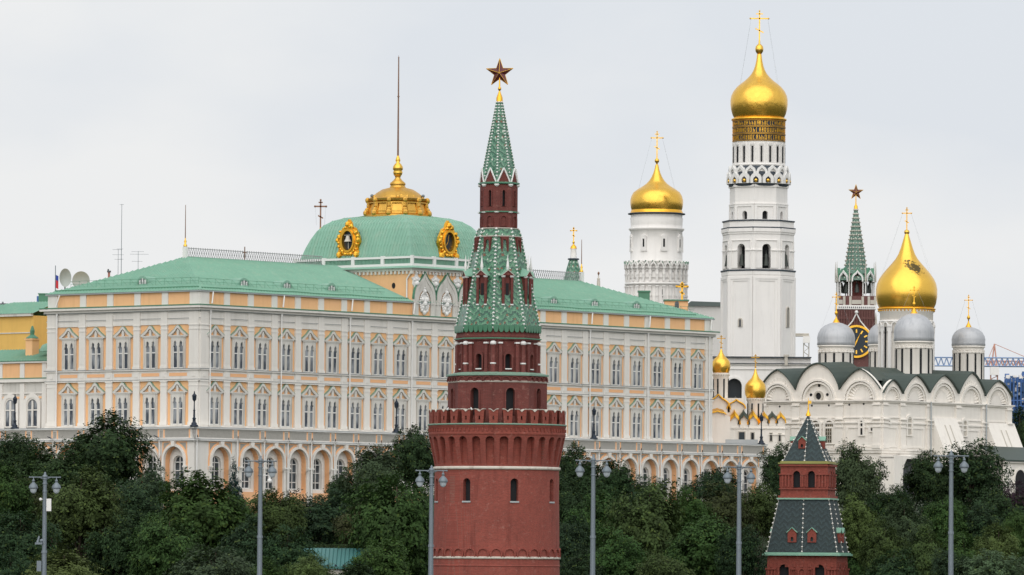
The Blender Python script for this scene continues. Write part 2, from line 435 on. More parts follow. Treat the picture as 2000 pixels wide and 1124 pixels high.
# ================================================================== THE SETTING
def ground_h(x, y):
    t = min(1, max(0, (y - 812) / 62)); h = 3 + 13 * t * t * (3 - 2 * t)
    t2 = min(1, max(0, (y - 880) / 160)); return h + 6 * t2 * t2 * (3 - 2 * t2)
def ground_sheet():
    mb = MB(); xs = [-9000, -2500, -900, -400] + [-200 + 20 * i for i in range(21)] + [400, 900, 2500, 9000]
    ys = [-3000, -300, 0, 200, 400, 430] + [445 + 4 for _ in range(1)] + [500 + 20 * i for i in range(32)] + [1300, 1600, 2500, 5000, 14000]
    mb.grid([[(x, y, ground_h(x, y) - (0 if y > 500 else 4) + (0 if 500 < y < 1140 else 0) + random.uniform(-.3, .3) * (y > 720 and y < 1000)) for x in xs] for y in ys], smooth=True)
    o = mb.obj('ground', 'grass_ground'); o['kind'] = 'structure'
mat('grass_ground', '27331c', .95, var=.35, scale=.05)
mat('asphalt', '3c3d3f', .9, var=.15, scale=.8)
mat('granite', '8a8782', .8, var=.15, scale=1.2)
ground_sheet()
mb = MB(); mb.box(-120, 120, 448, 474, 5.4, 6.0); b = mb.obj('road', 'asphalt'); b['kind'] = 'structure'
mb = MB(); mb.box(-120, 120, 456, 463, 6.004, 6.14); b = mb.obj('pavement', 'granite'); b['kind'] = 'structure'

def matchp(o, h, extra=24):
    c = ((min(p[0] for p in h) + max(p[0] for p in h)) / 2, (min(p[1] for p in h) + max(p[1] for p in h)) / 2)
    an = [atan2(p[1] - c[1], p[0] - c[0]) for p in h + o]
    an = sorted(set(round(a, 5) for a in an))
    return [_rayhit(o, c, a) for a in an], [_rayhit(h, c, a) for a in an]

# ================================================================== THE LONG PALACE
AL = radians(50); K = P(389, 720, 880); ca, sa = cos(AL), sin(AL)
def LW(x, y, z): return Vector((K.x + x * ca - y * sa, K.y + x * sa + y * ca, z))
def px_of(p):
    d = np.array(p) - CAM; z = d @ _fw
    return 1000 + F * (d @ _r) / z, 562 - F * (d @ _u) / z
def sx(px, y=0, z=40):
    lo, hi = -60, 250
    for _ in range(50):
        m = (lo + hi) / 2
        if px_of(LW(m, y, z))[0] < px: lo = m
        else: hi = m
    return lo
def sy(px, x=0, z=40):
    lo, hi = -60, 250
    for _ in range(50):
        m = (lo + hi) / 2
        if px_of(LW(x, m, z))[0] > px: lo = m
        else: hi = m
    return lo
BAY = 5.09; X0 = 3.08; XE = sx(1389); NB = 23
WX = [X0 + BAY * k for k in range(NB)]
YB = 5.45; Y0 = 4.0; YE = sy(94); WY = [Y0 + YB * k for k in range(5)]
pal = thing('palace', 'long cream and ochre palace with green metal roofs and a gold crowned dome', 'palace', (K.x, K.y, 0), AL)
def FP(u, v, d): return (u, -d, v)           # palace front
def FL(u, v, d): return (-d, u, v)           # palace left side
D = 30
mb = MB(); mb.box(0, XE, 0, D, 14, 48.6); mb.obj('wall', 'ochre', pal)
# cornices, belts, friezes: run round the two visible sides as L-shaped boxes with butt joints
def lbox(mb, d, z0, z1, ex=0, y1=None, x1=None, back=0):
    x1 = x1 or XE; y1 = y1 or YE
    mb.box(-d, x1 + ex, -d, 0 - back * 0, z0, z1); mb.box(-d, 0, 0, y1 + ex, z0, z1)
    mb.box(x1, x1 + ex + .001, 0, D, z0, z1)
mb = MB(); lbox(mb, .14, 43.93, 45.95, .14); lbox(mb, .2, 44.66, 44.78, .2); lbox(mb, .5, 45.95, 46.3, .5); lbox(mb, .95, 46.3, 46.62, .95)
lbox(mb, .14, 36.0, 37.35, .14); lbox(mb, .42, 37.35, 37.52, .42); lbox(mb, .34, 35.82, 36.0, .34); lbox(mb, .3, 29.1, 29.45, .3)
lbox(mb, .22, 45.7, 45.95, .22)
mb.obj('cornice', 'cream', pal)
mb = MB(); lbox(mb, .46, 37.522, 37.6, .46); lbox(mb, .38, 36.002, 36.06, .38); lbox(mb, .24, 44.782, 44.84, .24); lbox(mb, .52, 45.88, 45.948, .52); mb.obj('flashing_shadow_line', 'lead', pal)  # dark strips: flashing along the belts that also stands in for shadow lines
mb = MB(); lbox(mb, 1.0, 46.62, 46.78, 1.0); mb.obj('cornice_flashing', 'green_edge', pal)
mb = MB(); lbox(mb, .38, 48.6, 48.8, .38); mb.obj('gutter', 'zinc', pal)
mb = MB(); mb.box(-1.75, 1.75, -.17, -.1, 36.5, 36.98)
b0 = mb.obj('belt_panel', 'ochre_line', pal, (WX[0], 0, 0))
for x in WX[1:]: dup(b0, pal, (x, 0, 0))
for y in WY: dup(b0, pal, (0, y, 0), -pi / 2)
# pilasters: one master per kind, then copies
def pil_mesh(wd, z0=29.45, z1=43.93):
    mb = MB()
    for a, b in ((z0, 35.82), (37.52, z1)):
        mb.box(-wd, wd, -.28, 0, a, b); mb.box(-wd - .06, wd + .06, -.34, 0, b - .75, b - .62); mb.box(-wd - .08, wd + .08, -.36, 0, b - .14, b - .002)
        mb.box(-wd + .16, wd - .16, -.3, -.27, a + .9, b - 1.0)
        mb.box(-wd - .07, wd + .07, -.36, 0, a + .001, a + .45)
    mb.box(-wd, wd, -.24, 0, 36.002, 37.348)
    mb.box(-.3, .3, -.3, 0, 36.4, 37.0)
    mb.box(-wd - .03, wd + .03, -.27, 0, 43.932, 45.948)
    return mb
def pier_mesh(wd):
    mb = MB(); mb.box(-wd, wd, -.16, 0, 46.782, 48.598); return mb
pm = pil_mesh(.62).obj('pilaster', 'cream', pal, (X0 + BAY / 2, 0, 0)); qm = pier_mesh(.6).obj('attic_pier', 'cream', pal, (X0 + BAY / 2, 0, 0))
for k in range(1, NB - 1):
    if k == 8 or k == 12: continue
    dup(pm, pal, (X0 + BAY * (k + .5), 0, 0))
    if not (8 <= k <= 12): dup(qm, pal, (X0 + BAY * (k + .5), 0, 0))
for k in range(4):
    dup(pm, pal, (0, Y0 + YB * (k + .5), 0), -pi / 2); dup(qm, pal, (0, Y0 + YB * (k + .5), 0), -pi / 2)
wm = pil_mesh(.9)
for (x, y, r) in ((.9, 0, 0), (XE - .9, 0, 0), (0, .9, -pi / 2), (0, YE - .95, -pi / 2), (X0 + BAY * 8.5, 0, 0), (X0 + BAY * 12.5, 0, 0)):
    o = wm.obj('corner_pilaster', 'cream', pal, (x, y, 0), r)
    if abs(x - X0 - BAY * 8.5) > .1 and abs(x - X0 - BAY * 12.5) > .1:
        pier_mesh(.95).obj('attic_pier', 'cream', pal, (x, y, 0), r)
# --- gothic window: surround slab with two lancets, pediment, pane and glazing bars
def lancet(cu, w=.42, v0=.15, h=4.15):
    o = [(cu - w, v0), (cu + w, v0), (cu + w, h - 1.15)]
    for a, b in ((w, -.9), (w * .78, -.78), (w * .5, -.70), (w * .62, -.5), (w * .62, -.34), (w * .38, -.18), (w * .14, -.1), (0, 0)): o.append((cu + a, h + b))
    for a, b in ((w * .14, -.1), (w * .38, -.18), (w * .62, -.34), (w * .62, -.5), (w * .5, -.70), (w * .78, -.78), (w, -.9)): o.append((cu - a, h + b))
    o.append((cu - w, h - 1.15)); return o
def window_set(parent):
    mb = MB()
    for s in (-1, 1): mb.holed((0, 1.12, 0, 4.55) if s > 0 else (-1.12, 0, 0, 4.55), lancet(.56 * s), FR, .03, .24)
    for s in (-1, 1):
        mb.box(min(s * 1.12, s * 1.4), max(s * 1.12, s * 1.4), -.2, 0, 0, 4.55)
        mb.box(min(s * 1.18, s * 1.3), max(s * 1.18, s * 1.3), -.28, 0, .5, 4.3)
    mb.box(-1.55, 1.55, -.3, 0, 4.55, 4.72); mb.box(-1.45, 1.45, -.34, 0, -.12, .0)
    # pediment with a keel-shaped hood
    o = [(-1.85, 4.72), (1.85, 4.72), (1.85, 4.95), (.72, 5.72), (.48, 5.98), (.3, 6.2), (0, 6.3), (-.3, 6.2), (-.48, 5.98), (-.72, 5.72), (-1.85, 4.95)]
    i = [(-1.35, 4.88), (1.35, 4.88), (1.1, 5.02), (.55, 5.42), (.3, 5.75), (0, 5.9), (-.3, 5.75), (-.55, 5.42), (-1.1, 5.02)]
    mb.ring(*matchp(o, i), FR, 0, .36)
    mb.prism([(-.16, 4.85), (.16, 4.85), (.24, 5.3), (.12, 5.75), (-.12, 5.75), (-.24, 5.3)], FR, 0, .3)
    w = mb.obj('window', 'cream_stone', parent)
    mb = MB(); mb.box(-1.02, 1.02, -.06, -.035, .1, 4.25); mb.obj('pane', 'pane', w)
    mb = MB()
    for s in (-1, 1): mb.box(.56 * s - .42, .56 * s + .42, -.12, -.08, 2.35, 2.5)
    for s in (-1, 1):
        mb.box(.56 * s - .43, .56 * s - .34, -.11, -.075, .1, 3.2); mb.box(.56 * s + .34, .56 * s + .43, -.11, -.075, .1, 3.2)
    mb.box(-.98, .98, -.12, -.08, .1, .24); mb.obj('glazing_bar', 'white_paint', w)
    mb = MB()       # weathered green metal strip along the hood
    for q in (2, 3, 4, 5, 6, 7, 8, 9):
        a, b = o[q], o[q + 1]
        mb.hexa([(a[0], -.38, a[1] + .0), (b[0], -.38, b[1]), (b[0], 0, b[1]), (a[0], 0, a[1]), (a[0], -.38, a[1] + .05), (b[0], -.38, b[1] + .05), (b[0], 0, b[1] + .05), (a[0], 0, a[1] + .05)])
    mb.obj('hood_flashing', 'hood_edge', w)
    return w
W0 = window_set(pal); W0.location = (WX[0], 0, 37.5)
for z in (37.5, 29.42):
    for k in range(NB):
        if z > 30 and k == 0: continue
        dup(W0, pal, (WX[k], 0, z))
    for y in WY: dup(W0, pal, (0, y, z), -pi / 2)
# --- drainpipes
dp = MB()
def pipe(x, d=.42): return x
def drain(xl, yl, rz, top=48.6, bot=29.4, n='drainpipe'):
    mb = MB(); r = .11
    mb.tube((.5, -.5, top), (0, -.75, 46.9), r, n=6) if top > 47 else None
    mb.tube((0, -.48, min(top, 45.9)), (0, -.48, bot), r, n=6)
    mb.tube((0, -.48, 45.9), (0, -.48, 45.45), .2, .13, n=6)
    return mb.obj(n, 'white_paint', pal, (xl, yl, 0), rz)
for px in (406, 545, 679, 800, 1148, 1261, 1381): drain(sx(px), 0, 0)
drain(0, sy(115), -pi / 2); 
# --- main roof
EZ = 48.8; RZ = P(374, 502, 900).z; HY = 15.0; HX = 13.2; XR = XE - 14.5
E0 = -.45
mb = MB()
roofplane(mb, [(E0, E0, EZ), (XE + .45, E0, EZ), (XR, HY, RZ), (HX, HY, RZ)], (1, 0, 0))
roofplane(mb, [(E0, YE + .4, EZ), (E0, E0, EZ), (HX, HY, RZ)], (0, 1, 0))
roofplane(mb, [(XE + .45, E0, EZ), (XE + .45, D + .4, EZ), (XR, HY, RZ)], (0, 1, 0))
roofplane(mb, [(E0, YE + .4, EZ), (HX, HY, RZ), (XR, HY, RZ), (XE + .45, D + .4, EZ)], (1, 0, 0), 2)
# small raised kerb near the eave, where the photo shows a darker folded seam
mb.obj('roof', 'green_roof', pal)
mb = MB(); sl = (RZ - EZ) / (HY - E0)
def rp(x, t): return (x, E0 + t, EZ + sl * t)
segs = []
xk = 0.8
while xk < XE - 1.5:
    a = 1.1 if int(xk / 6) % 2 else .8
    segs.append((xk, a)); xk += 4.1
for (xa, a), (xb, b) in zip(segs, segs[1:]):
    p, q = rp(xa, a), rp(xb, b); mb.hexa([p, q, (q[0], q[1] + .12, q[2]), (p[0], p[1] + .12, p[2]), (p[0], p[1], p[2] + .22), (q[0], q[1], q[2] + .22), (q[0], q[1] + .12, q[2] + .22), (p[0], p[1] + .12, p[2] + .22)])
yk = .8
while yk < YE - 2:
    sl2 = (RZ - EZ) / (HX - E0); p = (E0 + 1, yk, EZ + sl2 * 1); q = (E0 + 1, yk + 4.1, EZ + sl2 * 1)
    mb.hexa([p, q, (q[0] + .12, q[1], q[2]), (p[0] + .12, p[1], p[2]), (p[0], p[1], p[2] + .22), (q[0], q[1], q[2] + .22), (q[0] + .12, q[1], q[2] + .22), (p[0] + .12, p[1], p[2] + .22)]); yk += 4.1
mb.obj('roof_kerb', 'green_edge', pal)
# snow guard: thin rail with struts
mb = MB()
def guard(p, q, up=(0, .0, 1)):
    p, q = Vector(p), Vector(q); n = max(1, int((q - p).length / 1.7)); h = Vector((0, 0, .95))
    for k in range(n):
        a = p + (q - p) * (k / n); b = p + (q - p) * ((k + 1) / n)
        mb.tube(a + h, b + h, .025, n=4); mb.tube(a + h * .5, b + h * .5, .02, n=4); mb.tube(a, a + h, .03, n=4); mb.tube(a + h, b + (a - b) * .3, .02, n=4)
guard(rp(1.8, 2.4), rp(42.5, 2.4)); guard(rp(67, 2.4), rp(XE - 2, 2.4))
guard((E0 + 2.4, YE - 2.6, EZ + sl2 * 2.4), (E0 + 2.4, 2, EZ + sl2 * 2.4))
mb.obj('snow_guard', 'green_edge', pal)
# dormers
def dormer(loc, rz):
    mb = MB(); R = 1.08
    o = [(R * cos(pi * k / 10), R * 1.0 * sin(pi * k / 10)) for k in range(11)]
    for k in range(10):
        a, b = o[k], o[k + 1]; mb.face([(a[0] * 1.1, -.1, a[1] * 1.1), (b[0] * 1.1, -.1, b[1] * 1.1), (b[0] * .9, 1.2 + b[1] * 1.3, b[1]), (a[0] * .9, 1.2 + a[1] * 1.3, a[1])], True)
        mb.face([(a[0] * 1.1, -.1, a[1] * 1.1), (b[0] * 1.1, -.1, b[1] * 1.1), (b[0] * .8, -.1, b[1] * .8), (a[0] * .8, -.1, a[1] * .8)])
    o_ = mb.obj('dormer', 'green_roof', pal, loc, rz)
    mb = MB(); mb.face([(x * .85, -.02, y * .85) for x, y in o]); mb.obj('dormer_louvre', 'lead', o_)
    mb = MB(); mb.box(-.12, .12, -.1, -.03, 0, .85); mb.box(-.66, -.4, -.1, -.03, 0, .62); mb.box(.4, .66, -.1, -.03, 0, .62); mb.obj('dormer_frame', 'white_paint', o_)
for px in (476, 560, 647, 1081, 1161, 1243):
    t = 3.1; x = sx(px, E0 + t, EZ + sl * t); dormer((x, E0 + t, EZ + sl * t - .05), 0)
t = 3.0; dormer((E0 + t, sy(279, E0 + t, EZ + sl2 * t), EZ + sl2 * t), -pi / 2)
# ridge cresting: lattice rail
mb = MB()
def lattice(x0, x1, y, z0, h, step=.5):
    mb.box(x0, x1, y - .05, y + .05, z0, z0 + .12); mb.box(x0, x1, y - .05, y + .05, z0 + h - .1, z0 + h)
    n = int((x1 - x0) / step); s = (x1 - x0) / n
    for k in range(n):
        a, b = x0 + k * s, x0 + (k + 1) * s
        for p, q in (((a, z0 + .1), (b, z0 + h - .1)), ((b, z0 + .1), (a, z0 + h - .1))):
            mb.tube((p[0], y, p[1]), (q[0], y, q[1]), .045, n=4)
        mb.ball(((a + b) / 2, y, z0 + h / 2), .12, 5, 3); 
        mb.ball((a, y, z0 + h + .05), .08, 5, 3)
CZ = RZ - .05
lattice(HX, 43.0, HY, CZ, 1.35); lattice(66, XR, HY, CZ, 1.35)
mb.obj('ridge_cresting', 'lattice', pal)
mb = MB(); mb.box(HX - .55, HX - .05, HY - .3, HY + .3, CZ - .3, CZ + 1.5); mb.obj('cresting_post', 'white_paint', pal); mb = MB(); mb.box(XR + .05, XR + .6, HY - .3, HY + .3, CZ - .3, CZ + 1.5); mb.obj('cresting_post', 'white_paint', pal)
def mast(x, y, z, h, r, nm='mast'):
    mb = MB(); mb.tube((0, 0, 0), (0, 0, h), r, r * .5, n=6); o = mb.obj(nm, 'bronze_mast', pal, (x, y, z))
    mb = MB(); mb.lathe([(.24, 0), (.3, .25), (.12, .5), (.2, .8), (.1, 1.1), (.05, 1.5)], 10); mb.obj('mast_finial', 'gold', o)
mast(HX - .3, HY, CZ + 1.45, 6.2, .085); mast(XR + .3, HY, CZ + 1.45, 5.2, .085)
mb = MB(); 
for px in (477,):
    x = sx(px, HY, RZ + 1); mb.box(x - .06, x + .06, HY - .15, HY - .05, RZ, RZ + 2.0); mb.box(x - .38, x + .38, HY - .15, HY - .05, RZ + 1.05, RZ + 1.17)
mb.obj('ridge_cross', 'bronze_mast', pal)

# --- dome block over the middle bays
BX0, BX1, BY1 = X0 + BAY * 8.5, X0 + BAY * 12.5, 23.6
def zof(px, py, x, y): return P(px, py, LW(x, y, 0).y).z
ZW = zof(790, 529, BX0, 0); ZB = zof(794, 519, BX0, 0); ZD = zof(794, 500, BX0, 0); CXD, CYD = (BX0 + BX1) / 2, BY1 / 2
ZT = zof(770, 423, CXD, CYD)
mb = MB(); mb.box(BX0, BX1, -.12, BY1, 46.78, ZW); mb.obj('dome_block_wall', 'ochre', pal)
mb = MB(); mb.box(BX0 - .3, BX1 + .3, -.38, BY1 + .3, ZW, ZW + .25); mb.box(BX0 - .5, BX1 + .5, -.62, BY1 + .5, ZW + .25, ZW + .42)
for x in np.arange(BX0 - .2, BX1 + .3, .78): mb.box(x - .17, x + .17, -.4, -.12, ZW - .45, ZW - .001); 
for y in np.arange(0, BY1, .78): mb.box(BX0 - .28, BX0, y - .17, y + .17, ZW - .45, ZW - .001)
mb.obj('dome_cornice', 'cream', pal)
mb = MB(); mb.hexa([(BX0 - .95, -1.05, ZW + .42), (BX1 + .95, -1.05, ZW + .42), (BX1 + .95, BY1 + .9, ZW + .42), (BX0 - .95, BY1 + .9, ZW + .42),
                    (BX0 - .1, -.2, ZB), (BX1 + .1, -.2, ZB), (BX1 + .1, BY1 + .1, ZB), (BX0 - .1, BY1 + .1, ZB)]); mb.obj('dome_eave', 'green_roof', pal)
# balustrade
mb = MB(); g = MB(); hb = ZD - ZB
for (a, b, ax) in ((BX0, BX1, 0), (0, BY1, 1)):
    n = 4; 
    def bx(m_, p, q, d0, d1, z0, z1):
        if ax == 0: m_.box(p, q, -.1 + d0, -.1 + d1, z0, z1)
        else: m_.box(BX0 + d0, BX0 + d1, p, q, z0, z1)
    bx(mb, a + .26, b, 0, .3, ZB + .002, ZB + .36); bx(mb, a + .26, b, 0, .3, ZB + hb - .32, ZB + hb)
    for k in range(n + 1):
        c = a + (b - a) * k / n; bx(mb, c - .3 if k else c - .02, c + .3, -.05, .36, ZB + .001, ZB + hb + .12)
    x = a + .5
    while x < b: bx(g, x, x + .1, .1, .2, ZB + .36, ZB + hb - .32); x += .27
    bx(g, a + .4, b - .4, .24, .28, ZB + .3, ZB + hb - .3) 
mb.obj('balustrade', 'white_paint', pal); g.obj('balustrade_lattice', 'green_roof', pal)
# cloister dome
prof = [(0, 0), (.035, .16), (.08, .36), (.13, .53), (.19, .69), (.26, .81), (.35, .9), (.47, .96), (.62, .99), (.64, 1)]
hx, hy = (BX1 - BX0) / 2 - .35, BY1 / 2 - .35
mb = MB(); HT = ZT - ZD + .9
lev = [(hx * (1 - f), hy * (1 - f), ZD - .9 + HT * g_) for f, g_ in prof]
for ax in range(4):
    for (a, b) in zip(lev, lev[1:]):
        def pt(l, s):
            if ax == 0: return (CXD + s * l[0], CYD - l[1], l[2])
            if ax == 1: return (CXD - l[0], CYD + s * l[1], l[2])
            if ax == 2: return (CXD + s * l[0], CYD + l[1], l[2])
            return (CXD + l[0], CYD + s * l[1], l[2])
        mb.face([pt(a, -1), pt(a, 1), pt(b, 1), pt(b, -1)], True)
        if ax < 2:       # standing seams
            A, B = (a[0], b[0]) if ax == 0 else (a[1], b[1])
            u = -A + .3
            while u < A:
                if abs(u) <= B:
                    for sg in (-.05, .05):
                        if ax == 0: mb.face([(CXD + u + sg, CYD - a[1] - .01, a[2]), (CXD + u, CYD - a[1] - .1, a[2] + .03), (CXD + u, CYD - b[1] - .1, b[2] + .05), (CXD + u + sg, CYD - b[1] - .01, b[2])])
                        else: mb.face([(CXD - a[0] - .01, CYD + u + sg, a[2]), (CXD - a[0] - .1, CYD + u, a[2] + .03), (CXD - b[0] - .1, CYD + u, b[2] + .05), (CXD - b[0] - .01, CYD + u + sg, b[2])])
                u += .6
l = lev[-1]; mb.face([(CXD - l[0], CYD - l[1], l[2]), (CXD + l[0], CYD - l[1], l[2]), (CXD + l[0], CYD + l[1], l[2]), (CXD - l[0], CYD + l[1], l[2])])
mb.obj('dome', 'green_roof', pal)
# gilded crown on the dome, octagonal and panelled
kz = lambda y: zof(770, y, CXD, CYD); ps = LW(CXD, CYD, 0).y / F; Zb = ZT - .25
cr_ = MB(); ph = pi / 12
cr_.lathe([(65 * ps, Zb), (65 * ps, Zb + .35), (61 * ps, Zb + .55), (56 * ps, kz(397)), (61 * ps, kz(394)), (62 * ps, kz(390)), (55 * ps, kz(388.5))], 12, ph=ph, smooth=False)
crown = cr_.obj('gilded_crown', 'gold_old', pal, (CXD, CYD, 0), -AL)
mb = MB()
for k in range(12):
    a = 2 * pi * (k + .5) / 12 + ph - pi / 12; 
    for rr, zz, s in ((63, 418, .5), (60.5, 412, .4), (58, 404, .36), (57.5, 399, .36), (60, 393, .42)):
        mb.ball((rr * ps * sin(a), -rr * ps * cos(a), kz(zz)), s, 8, 5)
    m_ = facemap(59 * ps * cos(pi / 12), a + pi / 12)
    mb.ring(*matchp(rect(-.95, .95, Zb + .75, kz(397)), rect(-.75, .75, Zb + .95, kz(397) - .18)), m_, 0, .14)
mb.obj('scroll', 'gold_old', crown)
mb = MB(); mb.lathe([(54 * ps, kz(391)), (49 * ps, kz(385)), (42 * ps, kz(378)), (31 * ps, kz(371)), (16 * ps, kz(367)), (14 * ps, kz(363)), (15.5 * ps, kz(361)), (15 * ps, kz(358)), (9 * ps, kz(353)), (5 * ps, kz(348)), (6 * ps, kz(345))], 24)
random.seed(3)
for k in range(70):
    t = random.random(); a = random.uniform(0, 2 * pi); rr = 53 - 30 * t; zz = 390 - 18 * t
    mb.ball((rr * ps * sin(a), -rr * ps * cos(a), kz(zz)), random.uniform(.2, .42), 6, 4, .8)
mb.obj('crown_cap', 'gold_old', crown)
mb = MB(); mb.lathe([(3 * ps, kz(348)), (8 * ps, kz(342)), (9.5 * ps, kz(337)), (8 * ps, kz(334)), (10 * ps, kz(331)), (9.6 * ps, kz(326)), (6.5 * ps, kz(321)), (3 * ps, kz(318)), (5 * ps, kz(314)), (3.5 * ps, kz(309)), (1.6 * ps, kz(304))], 20); mb.obj('crown_vase', 'gold', crown)
mb = MB(); mb.tube((0, 0, kz(306)), (0, 0, kz(113)), 1.9 * ps, 1.1 * ps, n=8); mb.ball((0, 0, kz(113)), .13, 6, 4); mb.tube((0, 0, kz(113)), (0, 0, kz(108)), .06, .01, n=5); mb.tube((0, -.1, kz(190)), (0, -.1, kz(188)), .18, n=6); mb.obj('flagpole', 'bronze_mast', crown)
mb = MB()
for s in (-1, 1):
    mb.tube((s * 50 * ps, -1, kz(390)), (s * 50 * ps, -1, kz(386)), .07, n=5); mb.ball((s * 50 * ps, -1, kz(384)), .26, 8, 6)
mb.obj('floodlight', 'grey_metal', crown)
# oval gilded cartouches with the clock
def cartouche(loc, rz, clock):
    mb = MB()
    mb.ring(ell(1.75, 2.15, 0, 0, 28), ell(1.2, 1.6, 0, 0, 28), FR, -.3, .35)
    mb.ring(ell(1.35, 1.75, 0, 0, 28), ell(1.08, 1.48, 0, 0, 28), FR, -.2, .5)
    random.seed(11)
    o = [(-1.9, -2.4), (-1.2, -2.2), (-.5, -2.7), (0, -2.3), (.5, -2.7), (1.2, -2.2), (1.9, -2.4), (2.15, -1.7), (1.85, -1.0), (2.25, -.2), (2.0, .7), (1.6, 1.3), (1.25, 1.9), (.6, 2.2), (.4, 2.8), (0, 3.25), (-.4, 2.8), (-.6, 2.2), (-1.25, 1.9), (-1.6, 1.3), (-2.0, .7), (-2.25, -.2), (-1.85, -1.0), (-2.15, -1.7)]
    mb.ring(*matchp(o, ell(1.3, 1.7)), FR, -.3, .18)
    for k in range(46):
        a = random.uniform(0, 2 * pi); rr = random.uniform(.93, 1.12)
        mb.ball((1.8 * rr * cos(a), -.3, 2.15 * rr * sin(a)), random.uniform(.16, .34), 6, 4)
    for s in (-1, 1): mb.ball((s * 1.7, -.3, -2.1), .5, 8, 5); mb.ball((s * 2.05, -.3, .1), .35, 8, 5)
    mb.ball((0, -.35, 2.5), .42, 8, 5)
    c = mb.obj('cartouche', 'gold_bright', pal, loc, rz)
    mb = MB(); mb.prism(ell(1.2, 1.6, 0, 0, 24), FR, -.2, .05); mb.obj('clock_dial' if clock else 'oculus_pane', 'clock_face', c)
    mb = MB(); 
    for s in (-1, 1): mb.face([(s * 1.3, 0, -1.6), (s * 1.3, 2.2, -1.2), (s * 1.2, 3.2, .9), (s * 1.2, 0, 1.3)])
    mb.face([(-1.3, 0, 1.3), (1.3, 0, 1.3), (1.2, 3.6, 1.1), (-1.2, 3.6, 1.1)]); mb.obj('dormer_cheek', 'green_roof', c)
    mb = MB()
    if clock:
        for k in range(12):
            a = 2 * pi * k / 12; mb.hexa([(1.0 * sin(a) - .03, -.09, 1.35 * cos(a)), (1.0 * sin(a) + .03, -.09, 1.35 * cos(a)), (1.0 * sin(a) + .03, -.06, 1.35 * cos(a)), (1.0 * sin(a) - .03, -.06, 1.35 * cos(a)),
                     (.82 * sin(a) - .03, -.09, 1.12 * cos(a)), (.82 * sin(a) + .03, -.09, 1.12 * cos(a)), (.82 * sin(a) + .03, -.06, 1.12 * cos(a)), (.82 * sin(a) - .03, -.06, 1.12 * cos(a))])
        mb.tube((0, -.1, 0), (.2, -.1, 1.05), .04, n=4); mb.tube((0, -.1, 0), (-.4, -.1, -.55), .05, n=4)
        mb.obj('clock_hand', 'gold_old', c)
    else:
        mb.lathe([(.1, .75), (.25, .7), (.35, .3), (.5, 0), (.6, -.15)], 12, (0, -.3)); mb.box(-.8, .8, -.25, -.15, .8, .88); mb.box(-.05, .05, -.2, -.12, -1.2, 0); mb.obj('bell', 'lime_line', c)
zc = zof(874, 474, CXD, 1.2)
cartouche((sx(874, .9, zc), .9, zc), 0, True)
zc2 = zof(682, 470, BX0 + 1.0, CYD); cartouche((BX0 + .9, sy(682, BX0 + .9, zc2), zc2), -pi / 2, False)
# kokoshniks with relief medallions over the front bays
for k in range(9, 13):
    x = WX[k]; kb = 46.79; o = keel(2.5, kb, 49.2, 53.35); i = keel(1.42, kb, 48.6, 51.3)
    o = [(a, b) for a, b in o]
    mb = MB(); mb.ring(*matchp(o, i), FR, .1, .42)
    o2 = [(a * .93, kb + (b - kb) * .955) for a, b in o]; i2 = [(a * .86, kb + (b - kb) * .92) for a, b in o2]
    mb.ring(*matchp(o2, i2), FR, .42, .5)
    mb.box(-2.5, -1.42, -.52, -.1, 48.5, 48.75); mb.box(1.42, 2.5, -.52, -.1, 48.5, 48.75)
    kk = mb.obj('kokoshnik', 'cream_stone', pal, (x, 0, 0))
    mb = MB()
    n = len(o)
    for q in range(2, n - 1):
        a, b = o[q], o[q + 1]; mb.face([(a[0], -.52, a[1]), (b[0], -.52, b[1]), (b[0], -.1, b[1]), (a[0], -.1, a[1])]); mb.face([(a[0], -.52, a[1]), (b[0], -.52, b[1]), (b[0] * 1.03, -.52, b[1] + .12), (a[0] * 1.03, -.52, a[1] + .12)]); mb.face([(a[0] * 1.03, -.52, a[1] + .12), (b[0] * 1.03, -.52, b[1] + .12), (b[0] * 1.03, -.1, b[1] + .12), (a[0] * 1.03, -.1, a[1] + .12)])
    mb.obj('kokoshnik_flashing', 'green_edge', kk)
    mb = MB(); mb.prism(ell(1.02, 1.5, 0, 48.75), FR, .1, .3)
    random.seed(5)
    for q in range(26):
        a = 2 * pi * q / 26; mb.ball((1.0 * sin(a), -.32, 48.75 + 1.48 * cos(a)), .19, 5, 4)
    for (u, v, r) in ((0, 50.45, .38), (0, 50.95, .2), (-.5, 49.2, .42), (.5, 49.2, .42), (0, 48.6, .5), (-.35, 48, .3), (.35, 48, .3), (0, 47.25, .35), (-.6, 47.6, .28), (.6, 47.6, .28)):
        mb.ball((u, -.3, v), r, 8, 5)
    mb.obj('medallion', 'white_paint', kk)
for k in range(5):
    x = BX0 + .75 + (k * BAY if k else 0) - (0 if not k else .75); 
    mb = MB(); mb.prism([(0, -1.35), (.45, -.9), (.8, -.45), (.75, .1), (1.0, .5), (.6, .6), (.3, .8), (.2, 1.3), (0, 1.1), (-.2, 1.3), (-.3, .8), (-.6, .6), (-1.0, .5), (-.75, .1), (-.8, -.45), (-.45, -.9)], FR, .12, .3)
    for (u, v, r) in ((0, -.3, .45), (0, .35, .3), (-.5, .2, .2), (.5, .2, .2), (0, 1.25, .22)): mb.ball((u, -.3, v), r, 7, 5)
    mb.obj('shield_relief', 'white_paint', pal, (x, 0, 51.9))
mb = MB(); mb.prism(ell(.33, .45, 0, 0, 14), FL, 0, .06); mb.obj('round_window', 'dark_void', pal, (BX0, sy(769, BX0, 51.4), 51.3))
mb = MB(); mb.tube((-.3, -.3, ZW), (-.2, .8, ZW - 1.2), .12); mb.tube((-.2, .8, ZW - 1.2), (-.2, .8, EZ + .5), .12); mb.obj('drainpipe', 'white_paint', pal, (BX0, 0, 0))

